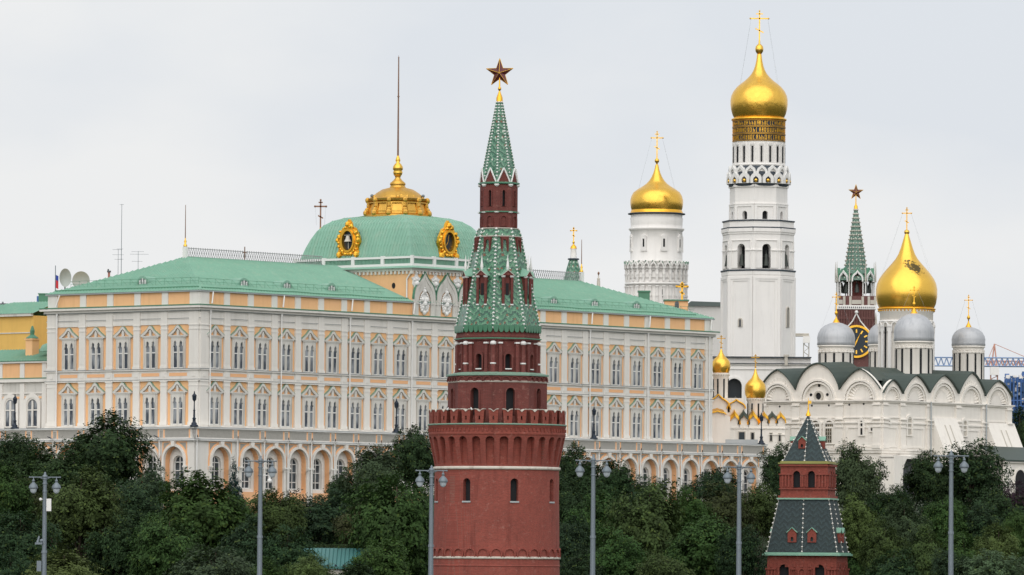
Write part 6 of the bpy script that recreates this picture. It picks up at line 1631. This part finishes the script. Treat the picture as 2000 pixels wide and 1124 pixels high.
TR = [
 (205, 808, 92, 832, DK, 'broad very dark tree hiding the left foot of the palace', 'r', .95),
 (36, 848, 62, 838, DK, 'dark tree at the left edge just below the low wing', 'r', .9),
 (105, 868, 85, 826, DK, 'dark green tree between the low wing and the broad dark tree', 'r', .8),
 (8, 905, 55, 800, MD, 'green tree cut by the left edge beside the leftmost street lamp', 'r', 1.1),
 (55, 935, 60, 806, BR, 'brownish dull tree behind the leftmost street lamp post', 'r', 1.0),
 (158, 915, 82, 782, OL, 'large olive yellow tree right of the leftmost street lamp', 'r', 1.05),
 (262, 942, 55, 812, BL, 'dark bluish tree between the olive tree and the bright green one', 'r', 1.1),
 (292, 915, 46, 822, GG, 'grey-green tree in front of the palace corner arches', 'r', .9),
 (395, 922, 100, 792, MD, 'widest bright green tree below the arcade, left of the second street lamp', 'r', .95),
 (40, 1000, 75, 772, BL, 'blue-green tree low down behind the leftmost lamp post', 'r', 1.1),
 (235, 1000, 70, 776, DK, 'dark lower tree under the grey-green one', 'r', 1.2),
 (330, 1005, 70, 770, MD, 'middle green lower tree under the widest bright one', 'r', 1.2),
 (480, 1010, 60, 776, BL, 'dark lower tree behind the second street lamp post', 'r', 1.3),
 (122, 1076, 82, 735, LT, 'light yellow-green low crown at the bottom beside the leftmost lamp post', 'r', .7),
 (420, 1070, 84, 730, GG, 'pale green rounded crown at the bottom left of the second lamp post', 'r', .8),
 (600, 1085, 50, 742, LT, 'small yellow-green crown at the bottom right of the second lamp post', 'r', .8),
 (545, 957, 58, 803, OL, 'olive topped tree just right of the second street lamp', 'r', 1.15),
 (640, 958, 66, 822, BL, 'bluish dark tree spreading below the middle arcade arches', 'r', .85),
 (728, 872, 62, 833, GG, 'tall grey-green tree covering the arcade left of the round brick tower', 'r', 1.0),
 (812, 836, 58, 848, DK, 'dark tree touching the left side of the round brick tower', 'r', 1.1),
 (668, 925, 34, 836, DK, 'small dark tree in front of the last open arch left of the tower', 'r', 1.1),
 (775, 932, 92, 778, MD, 'largest green tree directly left of the round brick tower', 'r', 1.25),
 (560, 1030, 62, 770, BL, 'very dark lower tree between the second lamp and the teal roof', 'r', 1.1),
 (700, 985, 52, 812, BR, 'rusty tinged tree above the teal metal roof', 'r', .8),
 (750, 1055, 70, 745, MD, 'low green crown at the bottom, left of the third lamp post', 'r', .9),
 (1122, 868, 48, 846, DK, 'dark tree touching the right side of the round brick tower', 'r', 1.4),
 (1195, 902, 60, 838, DK, 'dark tree behind the lamp right of the round brick tower', 'r', 1.0),
 (1262, 930, 42, 834, BL, 'narrow bluish dark tree in front of the right-hand arcade arches', 'r', 1.1),
 (1160, 958, 62, 792, MD, 'middle green tree right behind the lamp post beside the round tower', 'r', 1.2),
 (1268, 945, 82, 778, OL, 'big olive green tree in the middle of the right-hand slope', 'r', 1.15),
 (1345, 952, 48, 790, MD, 'green tree under the bright open arches on the right', 'r', 1.1),
 (1398, 915, 52, 838, BL, 'bluish dark tree hiding the arches left of the fifth lamp', 'r', .9),
 (1412, 943, 58, 796, BR, 'brown-green tree directly left of the fifth lamp post', 'r', 1.1),
 (1478, 945, 46, 822, OL, 'olive tree between the fifth lamp post and the square brick tower', 'r', 1.2),
 (1524, 866, 38, 862, DK, 'dark tree rising behind the upper part of the square brick tower', 'r', 1.4),
 (1108, 930, 46, 815, DK, 'dark crown low against the right wall of the round brick tower', 'r', 1.5),
 (1110, 1010, 50, 765, BL, 'bluish dark tree low against the right side of the round tower', 'r', 1.3),
 (1210, 1035, 66, 752, MD, 'low green tree right of the fourth lamp post at the bottom', 'r', 1.1),
 (1375, 1010, 75, 756, MD, 'wide low green tree left of the fifth lamp post at the bottom', 'r', 1.1),
 (1445, 1030, 46, 750, BL, 'dark low tree left of the square tower eave', 'r', 1.2),
 (1676, 866, 56, 858, GG, 'feathery grey-green tree right of the square tower spire', 'r', 1.25),
 (1735, 950, 45, 852, DK, 'dark tree in front of the cathedral undercroft arch', 'r', 1.2),
 (1676, 968, 46, 815, LT, 'light green tree right beside the square brick tower', 'r', 1.4),
 (1812, 882, 50, 866, DK, 'dark tree left of the rightmost lamp, below the cathedral', 'r', 1.1),
 (1895, 864, 72, 868, DK, 'large dark tree right of the rightmost lamp, below the cathedral', 'r', 1.0),
 (1766, 980, 50, 812, GG, 'greyish tree in the dip left of the rightmost lamp post', 'r', 1.2),
 (1842, 972, 44, 818, MD, 'green tree directly behind the rightmost lamp post', 'r', 1.2),
 (1728, 1020, 48, 772, OL, 'olive tree low down beside the square tower', 'r', 1.3),
 (1815, 1028, 48, 770, OL, 'pointed olive tree low down left of the rightmost lamp post', 'o', 1.4),
 (1912, 985, 62, 820, BL, 'bluish tree mass right of the rightmost lamp post', 'r', 1.1),
 (1950, 1024, 46, 772, LT, 'yellow-green domed tree near the right edge', 'r', 1.1),
 (1928, 1078, 80, 742, (.07, .115, .06), 'pale silvery willow at the bottom right corner', 'r', .8),
 (1986, 942, 34, 850, PU, 'dark purple leaved tree at the right edge', 'r', 1.4),
 (1992, 1000, 40, 800, MD, 'green tree cut by the right edge under the purple one', 'r', 1.2),
 (1650, 1040, 50, 830, BL, 'bluish dark tree behind the right eave of the square tower', 'r', 1.3),
 (1990, 798, 36, 1130, DK, 'distant dark tree at the right edge beyond the cathedral buttress', 'r', 1.8),
 (850, 960, 60, 800, DK, 'dark tree half hidden behind the left side of the round tower', 'r', 1.4),
 (1570, 930, 60, 846, DK, 'dark tree behind the square tower below its upper storey', 'r', 1.4),
 (458, 900, 27, 838, (.02, .045, .042), 'small pointed blue spruce in front of the second arch', 'c', 2.4),
 (1855, 1075, 40, 745, BL, 'low dark crown at the foot of the rightmost lamp post', 'r', 1.0),
 (510, 1090, 45, 738, MD, 'low green crown at the foot of the second lamp post', 'r', 1.0),
 (1300, 1085, 60, 738, OL, 'low olive crown at the bottom in the middle of the right-hand slope', 'r', .9),
 (1745, 1075, 55, 735, DK, 'dark low crown at the bottom between the square tower and the rightmost lamp', 'r', 1.0),
 (1680, 1060, 45, 815, MD, 'green crown filling the gap right of the square tower eave', 'r', 1.5),
 (1880, 1040, 55, 800, MD, 'green crown just right of the rightmost lamp post, low down', 'r', 1.2),
 (1800, 985, 55, 842, DK, 'dark crown behind the greyish tree left of the rightmost lamp', 'r', 1.2),
 (1960, 960, 60, 848, DK, 'dark crown left of the purple leaved tree', 'r', 1.2),
 (1130, 1075, 50, 742, DK, 'dark low crown at the foot of the fourth lamp post', 'r', 1.0),
 (700, 1100, 50, 725, DK, 'dark low crown at the bottom in front of the pavilion wall', 'r', .9),
 (20, 1080, 55, 738, BL, 'low dark crown in the bottom left corner', 'r', 1.1),
]
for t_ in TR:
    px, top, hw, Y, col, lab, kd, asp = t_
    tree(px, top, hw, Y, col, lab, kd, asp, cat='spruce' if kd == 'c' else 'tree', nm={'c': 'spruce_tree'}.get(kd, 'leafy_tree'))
# dense shrubs that fill the slope between the trees: nobody could count them
me = CR['r'][1]; rg = np.random.default_rng(5)
cl = []; 
allv = np.empty(len(me.vertices) * 3, 'f'); me.vertices.foreach_get('co', allv); allv = allv.reshape(-1, 4, 3)[::3]
for gx in np.arange(-95, 96, 5.5):
    for (Y_, zt) in ((838, 13.5), (858, 17.5), (818, 9)):
        x_ = gx + rg.uniform(-2, 2); s_ = rg.uniform(3.2, 4.6); y_ = Y_ + rg.uniform(-6, 6); zz_ = ground_h(x_, y_) + rg.uniform(.5, 2.5); cl.append(allv * np.array([s_, s_, s_ * .9]) + np.array([x_, y_, zz_]))
V = np.concatenate(cl).reshape(-1, 3); L = len(V) // 4
me = bpy.data.meshes.new('shrubbery'); me.vertices.add(len(V)); me.vertices.foreach_set('co', V.ravel().astype('f')); me.loops.add(L * 4); me.loops.foreach_set('vertex_index', np.arange(L * 4, dtype='i')); me.polygons.add(L); me.polygons.foreach_set('loop_start', np.arange(0, L * 4, 4, dtype='i')); me.update(calc_edges=True); me.materials.append(MATS['leaf'])
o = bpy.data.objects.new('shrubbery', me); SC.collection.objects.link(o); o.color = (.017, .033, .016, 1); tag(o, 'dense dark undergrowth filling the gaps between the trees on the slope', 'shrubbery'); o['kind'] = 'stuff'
# ================================================================== STREET LAMPS on the bridge
def street_lamp(px, top, Y, label, sp=22, boxes=0, dome=False):
    p = P(px, top, Y); u = Y / F; t = thing('street_lamp', label, 'street lamp', (p.x, Y, 6.14), 0, 'double-headed street lamps along the bridge')
    H = p.z - 6.14; a = sp * .04
    mb = MB(); mb.tube((0, 0, 0), (0, 0, 1.2), .26, .22, n=12); mb.tube((0, 0, 1.2), (0, 0, H - 6.2), .2, .18, n=12); mb.tube((0, 0, H - 6.2), (0, 0, H - 6.0), .22, .21, n=12); mb.tube((0, 0, H - 6.0), (0, 0, H - .5), .17, .145, n=12)
    for zz_ in (H - 1.5, H - .9, H - .55): mb.lathe([(.16, zz_ - .06), (.2, zz_), (.16, zz_ + .06)], 12)
    mb.lathe([(.14, H - .5), (.2, H - .42), (.17, H - .25), (.07, H - .2), (.1, H - .1), (.02, H)], 12); mb.obj('pole', 'grey_metal', t)
    mb = MB(); zb = H - .42
    mb.tube((-a - .28, 0, zb), (a + .28, 0, zb), .045, n=8)
    for s in (-1, 1): mb.tube((s * .15, 0, zb - .12), (s * .55, 0, zb + .02), .03, n=6); mb.ball((s * (a + .28), 0, zb), .07, 8, 5)
    mb.obj('crossbar', 'grey_metal', t)
    for s in (-1, 1):
        mb = MB(); x = s * a; mb.lathe([(.04, zb), (.04, zb - .16), (.1, zb - .2), (.11, zb - .34), (.07, zb - .36), (.12, zb - .42), (.3, zb - .62), (.36, zb - .82), (.34, zb - .87), (.28, zb - .87)], 16, (x, 0)); h = mb.obj('lamp_head', 'grey_metal', t)
        mb = MB(); mb.lathe([(.01, zb - 1.25), (.12, zb - 1.22), (.22, zb - 1.1), (.28, zb - .87)], 16, (x, 0), cap=False); mb.obj('lamp_glass', 'lamp_glass', h)
    if boxes == 1:
        mb = MB(); mb.box(.14, .5, -.18, .1, H - 3.0, H - 2.05); mb.obj('control_box', 'white_paint', t)
        mb = MB(); mb.ball((-.32, 0, H - 2.1), .12, 8, 5); mb.tube((-.3, 0, H - 2.1), (0, 0, H - 2.1), .03, n=5); mb.obj('dome_camera', 'white_paint', t)
        mb = MB(); mb.box(-.7, -.14, -.22, .1, H - 5.55, H - 5.4); mb.tube((-.5, -.1, H - 5.4), (-.38, -.1, H - 4.9), .12, .05, n=8); mb.tube((-.3, 0, H - 5.3), (0, 0, H - 5.2), .14, n=8); mb.obj('floodlight', 'grey_metal', t)
        mb = MB(); mb.box(-.55, -.2, -.15, .1, H - 7.6, H - 6.8); mb.obj('junction_box', 'grey_metal', t)
    if dome:
        mb = MB(); mb.tube((0, 0, H - 1.5), (.75, 0, H - 1.5), .04, n=6); mb.tube((.7, 0, H - 1.5), (.7, 0, H - 1.75), .09, n=8); mb.ball((.7, 0, H - 1.9), .19, 12, 8); mb.obj('dome_camera', 'white_paint', t)
street_lamp(88, 922, 470, 'leftmost street lamp, carrying a pale box, camera and floodlight on its pole', boxes=1)
street_lamp(509, 890, 462, 'second street lamp from the left, with a white dome camera on an arm', dome=True)
street_lamp(843, 909, 466, 'third street lamp, overlapping the left edge of the round brick tower')
street_lamp(1159, 889, 458, 'fourth street lamp, standing just right of the round brick tower', sp=25)
street_lamp(1444, 902, 462, 'fifth street lamp, between the round tower and the square brick tower')
street_lamp(1858, 880, 455, 'rightmost street lamp, in front of the dark trees below the cathedral', sp=24)
# black cast-iron lamps on the terrace parapet
def terrace_lamp(px, yb, hpx, label, x=None, y=None, first=[None]):
    pt = LW(x, y, 29.1); t = thing('terrace_lamp', label, 'lamp', (pt.x, pt.y, 29.1), 0, 'black lamps on the terrace parapet')
    mb = MB(); mb.lathe([(.62, 0), (.62, .18), (.42, .25), (.4, .5), (.25, .6), (.22, 1.0), (.3, 1.1), (.16, 1.3), (.13, 2.2), (.2, 2.3), (.1, 2.4), (.08, 3.55), (.17, 3.65)], 10); mb.obj('post', 'iron', t)
    mb = MB(); mb.lathe([(.14, 3.66), (.26, 3.75), (.33, 4.3), (.36, 4.36), (.2, 4.6), (.08, 4.75), (.1, 4.85), (.02, 5.05)], 8); mb.obj('lantern', 'iron', t)
yL = sy(28, TX, 30); terrace_lamp(28, 0, 0, 'black lamp on the terrace in front of the low wing', TX + .1, yL)
terrace_lamp(0, 0, 0, 'black lamp on the terrace corner at the left end of the long front', TX - .1, TY - .1)
terrace_lamp(0, 0, 0, 'black lamp on the terrace left of the round brick tower', sx(774, TY, 30), TY)
terrace_lamp(0, 0, 0, 'black lamp on the terrace just right of the round brick tower', sx(1160, TY, 30), TY)
terrace_lamp(0, 0, 0, 'black lamp at the right end of the terrace, before the small church', sx(1487, TY, 30), TY)

# ================================================================== things on and behind the left roofs
def dish(px, py, Y, hw, hh, label, tilt):
    p = P(px, py, Y); u = Y / F; t = thing('satellite_dish', label, 'satellite dish', (p.x, Y, p.z), 0, 'satellite dishes on the roof')
    mb = MB(); rows = []
    for q in range(6):
        f = q / 5; rows.append([(hw * u * f * cos(2 * pi * k / 28), -.6 * f * f + .6 - .4, hh * u * f * sin(2 * pi * k / 28)) for k in range(28)])
    rows[0] = [(0, .2, 0)] * 28; mb.grid(rows, True, True); mb.obj('reflector', 'dish', t, rot=tilt)
    mb = MB(); mb.tube((0, .3, 0), (0, .9, -3), .12, n=6); mb.tube((-.8, .9, -3), (.8, .9, -3), .1, n=5); mb.obj('mount', 'grey_metal', t)
dish(126.5, 543, 950, 12, 18, 'tall narrow satellite dish at the left end of the palace roof', .3)
dish(159, 549, 955, 17.5, 18.5, 'rounder satellite dish half sunk behind the palace roof slope', -.1)
p = P(108, 560, 945); t = thing('flag', 'small white, blue and red flag hanging limp on a thin pole by the dishes', 'flag', (p.x, 945, p.z)); u = 945 / F
mb = MB(); mb.tube((0, 0, -2), (0, 0, 41 * u), .06, n=6); mb.obj('flagpole', 'grey_metal', t)
for i, (m_, a, b) in enumerate((('flag_white', 36, 0), ('flag_blue', 24, 12), ('flag_red', 12, 0))): pass
def stripe(z0, z1, m_):
    mb = MB(); rows = [[(.06 + .42 * k / 5 + .0, .1 * sin(k * 1.9 + 1), z0 + (z1 - z0) * j - .04 * k) for k in range(6)] for j in (0, 1)]; mb.grid(rows, False, True); mb.obj('flag_stripe', m_, t)
stripe(-1.2, -.2, 'flag_white'); stripe(-.2, 1.0, 'flag_red'); stripe(1.0, 1.8, 'flag_blue')
def antenna(px, py, yb, Y, label, bars, mast_r=.045, grp='rooftop antennas'):
    p = P(px, py, Y); q = P(px, yb, Y); u = Y / F; t = thing('antenna', label, 'antenna', (p.x, Y, q.z - 3), 0, grp); H = p.z - q.z + 3
    mb = MB(); mb.tube((0, 0, 0), (0, 0, H), mast_r, mast_r * .6, n=6); mb.obj('mast', 'grey_metal', t)
    mb = MB()
    for (y, w_, off) in bars:
        zz_ = H - (y - py) * u; mb.tube((-w_ * u + off * u, 0, zz_), (w_ * u + off * u, 0, zz_), .022, n=5)
        for s in (-1, -.3, .4, 1): mb.tube((w_ * u * s + off * u, -.3, zz_), (w_ * u * s + off * u, .3, zz_), .018, n=4)
    mb.obj('aerial', 'grey_metal', t)
antenna(238, 399, 535, 930, 'tallest thin antenna mast over the left palace roof', ((400, 4, 0), (487, 6, -3), (507, 4, 0)), .055)
antenna(231, 487, 536, 931, 'short comb-shaped antenna beside the tallest mast', ((488, 9, -2), (498, 11, 0), (507, 7, 0)))
antenna(270, 491, 526, 932, 'wide low antenna with three arms right of the tallest mast', ((492, 12, -1), (497, 18, 2), (511, 10, -2)))
antenna(48, 595, 610, 972, 'tiny antenna on the roof of the yellow house', ((596, 9, 0), (602, 7, 1)), .05)
def chimney(px, yt, yb, Y, label, hw=4.5):
    p = P(px, yt, Y); q = P(px, yb, Y); u = Y / F; t = thing('chimney', label, 'chimney', (p.x, Y, q.z - 1)); H = p.z - q.z + 1; w_ = hw * u
    mb = MB(); mb.box(-w_, w_, -w_, w_, 0, H - .5); mb.obj('stack', 'light_brick', t); mb = MB(); mb.box(-w_ - .12, w_ + .12, -w_ - .12, w_ + .12, H - .5, H - .25); mb.tube((-.12, 0, H - .25), (-.12, 0, H), .12, n=8); mb.obj('chimney_cap', 'dark_line', t)
chimney(7, 590, 618, 965, 'pinkish brick chimney at the far left edge', 5)
chimney(213, 526, 541, 940, 'small pale chimney with a pointed cap on the left palace roof', 2.2)
p = P(84, 590, 962); t = thing('roof_box', 'green boxy ventilation hut with blue sheeting beside the satellite dishes', 'hut', (p.x, 962, p.z - 3)); mb = MB(); mb.box(-.7, 1.3, 0, 3, 0, 4.2); mb.box(-.8, 1.4, -.1, 3.1, 4.2, 4.35); mb.obj('walls', 'green_edge', t); mb = MB(); mb.box(-1.0, -.7, .1, 1, 1.8, 3.9); mb.obj('sheeting', 'crane_blue', t)
# teal roofed pavilion low between the trees, hedge above it
p = P(668, 1110, 770); u = 770 / F; t = thing('pavilion', 'low white pavilion with a teal metal roof, glimpsed between the trees at the bottom', 'building', (p.x, 770, 3)); H = p.z - 3
mb = MB(); mb.box(-5.5, 4, 1, 8, 0, H + .1); mb.obj('wall', 'lime_cool', t)
mb = MB(); roofplane(mb, [(-6, .4, H + .2), (4.6, .4, H + .2), (4.0, 7, H + 2.5), (-5.4, 7, H + 2.5)], (1, 0, 0), .5); mb.box(-6, 4.6, .3, .45, H - .1, H + .2); mb.obj('roof', 'teal_roof', t)
mb = MB(); mb.box(-6, 4.6, .7, .95, H - .75, H - .4); mb.obj('eave_board', 'lime_line', t)
for k in range(10): mb = MB(); mb.tube((-4.8 + k * 1.0, .55, H + .3), (-4.8 + k, .35, H + .3), .13, .16, n=8); mb.obj('roof_vent', 'iron', t)
p = P(668, 1063, 805); mb = MB(); rg = random.Random(8)
t = thing('hedge', 'clipped flat-topped hedge above the teal roofed pavilion', 'hedge', (p.x, 805, 3)); mb.box(-7, 6, 0, 1.6, 0, p.z - 3.15); mb.obj('hedge_body', 'hedge_green', t) if 'hedge_green' in MATS else (mat('hedge_green', '2c3a1c', .9, var=.5, scale=3), mb.obj('hedge_body', 'hedge_green', t))
v = []
mb = MB()
for k in range(5000):
    c = Vector((rg.uniform(-7, 6), rg.uniform(-.15, .1) if k % 2 else rg.uniform(0, 1.6), rg.uniform(p.z - 3 - 3, p.z - 3.05) if k % 2 else p.z - 3.12)); a = Vector((rg.gauss(0, 1), rg.gauss(0, 1), rg.gauss(0, 1))).normalized() * .13; b = Vector((rg.gauss(0, 1), rg.gauss(0, 1), rg.gauss(0, 1))).normalized() * .09
    mb.face([c - a, c - b, c + a, c + b])
o = mb.obj('hedge_leaves', 'leaf', t); o.color = (.035, .06, .022, 1)

# ================================================================== construction cranes and the blue-glazed block at the far right
def truss(mb, a, b, h, n, r_=.16, plane=Vector((0, 0, 1))):
    a, b = Vector(a), Vector(b); up = plane * h
    for off in (Vector((0, 0, 0)), Vector((0, 1.4, 0))):
        mb.tube(a + off, b + off, r_, n=4); mb.tube(a + off + up, b + off + up, r_, n=4)
        for k in range(n):
            p = a + off + (b - a) * k / n; q = a + off + (b - a) * (k + 1) / n; mb.tube(p, (p + q) / 2 + up, r_ * .7, n=4); mb.tube((p + q) / 2 + up, q, r_ * .7, n=4)
def crane(Y, pxm, ytop, pxl, pxr, yj, label, m_, slope=0, jh=1.6, lean=None):
    p = P(pxm, yj, Y); u = Y / F; t = thing('tower_crane', label, 'crane', (p.x, Y, 20), 0, 'construction cranes'); zj = p.z - 20; ht = (yj - ytop) * u
    mb = MB(); truss(mb, (-1, 0, 0), (-1, 0, zj), 2.0, 26, .15, Vector((1, 0, 0))); mb.obj('mast', m_, t)
    l, r_ = (pxl - pxm) * u, (pxr - pxm) * u
    mb = MB(); truss(mb, (l, 0, zj - l * slope * -1), (r_, 0, zj + r_ * slope), jh, 22, .16); mb.obj('jib', m_, t)
    if ht > 1:
        mb = MB(); mb.tube((-.8, 0, zj), (0, 0, zj + ht), .2, n=4); mb.tube((.8, 0, zj), (0, 0, zj + ht), .2, n=4)
        mb.tube((0, 0, zj + ht), (l * .8, 0, zj + jh + l * .8 * slope), .09, n=4); mb.tube((0, 0, zj + ht), (r_ * .6, 0, zj + jh + r_ * .6 * slope), .09, n=4); mb.obj('apex_tie', m_, t)
    mb = MB(); mb.box(-1.3, 1.3, -1.4, -.1, zj - 2.6, zj - .1); mb.obj('operator_cab', 'lime_cool', t); return t
crane(1800, 1942, 672, 1925, 2075, 716, 'pale red tower crane rising right of the rightmost silver dome', 'crane_red')
crane(1750, 2014, 700, 1822, 2060, 716, 'blue tower crane whose long lattice jib runs behind the silver dome', 'crane_hazed', jh=2.4)
crane(1700, 1985, 790, 1962, 2040, 752, 'blue crane with a stubby jib at the right edge', 'crane_blue', jh=2)
crane(2300, 1575, 662, 1548, 1580, 657, 'tiny pale crane jib right beside the tallest bell tower', 'lime_line', jh=.9)
p = P(1990, 720, 1650); t = thing('block_under_construction', 'far block under construction with blue steel and white panels at the right edge', 'building', (p.x, 1650, 20)); u = 1650 / F
rg = random.Random(4); mb = MB(); H = P(1990, 725, 1650).z - 20; mb.box(-22 * u, 60 * u, 3, 20, 0, H - 3); mb.obj('core', 'blue_steel', t)
for k in range(48):
    mb = MB(); x = rg.uniform(-26, 14) * u; zz_ = H - rg.uniform(0, 95) * u; w_ = rg.uniform(3, 9) * u; h_ = rg.uniform(3, 8) * u; mb.box(x, x + w_, rg.uniform(0, 2), 2.95, zz_ - h_, zz_); mb.obj('wall_panel', rg.choice(('lime_cool', 'crane_hazed', 'lime_cool', 'blue_steel', 'crane_blue', 'zinc')), t)
mb = MB()
for k in range(9): x = (-24 + k * 7) * u; mb.tube((x, -.5, 0), (x, -.5, H - 2), .22, n=4)
for k in range(8): zz_ = H - 8 - k * 11 * u; mb.tube((-24 * u, -.5, zz_), (32 * u, -.5, zz_), .2, n=4)
mb.obj('steel_frame', 'crane_blue', t)
# gulls on the battlements
def gull(px, py, Y, label, rz):
    p = P(px, py, Y); t = thing('gull', label, 'bird', (p.x, Y, p.z), rz, 'white gulls on the battlements')
    mb = MB(); rows = []
    for (x, zc, rr) in ((-.26, .1, .01), (-.2, .11, .04), (-.08, .13, .085), (.04, .16, .1), (.12, .22, .075), (.16, .3, .05), (.2, .36, .055), (.24, .36, .03), (.27, .35, .01)):
        rows.append([(x, rr * cos(2 * pi * k / 10), zc + rr * sin(2 * pi * k / 10)) for k in range(10)])
    mb.grid(rows, True, True); mb.obj('body', 'white_paint', t)
    for s in (-1, 1): mb = MB(); mb.face([(.08, s * .09, .22), (-.1, s * .11, .2), (-.34, s * .03, .1), (-.1, s * .12, .1)]); mb.obj('wing', 'zinc', t)
    mb = MB(); mb.lathe([(.015, 0), (.01, .1)], 5); mb.lathe([(.02, 0), (.01, .02)], 5, (.04, .04)); mb.obj('leg', 'yellow_wall', t)
gull(921, 802.5, 706 - 7.7, 'white gull perched on the battlements in front of the left arched window', 1.9)
gull(874, 803, 706 - 6.6, 'white gull perched further left on the battlements', 1.2)
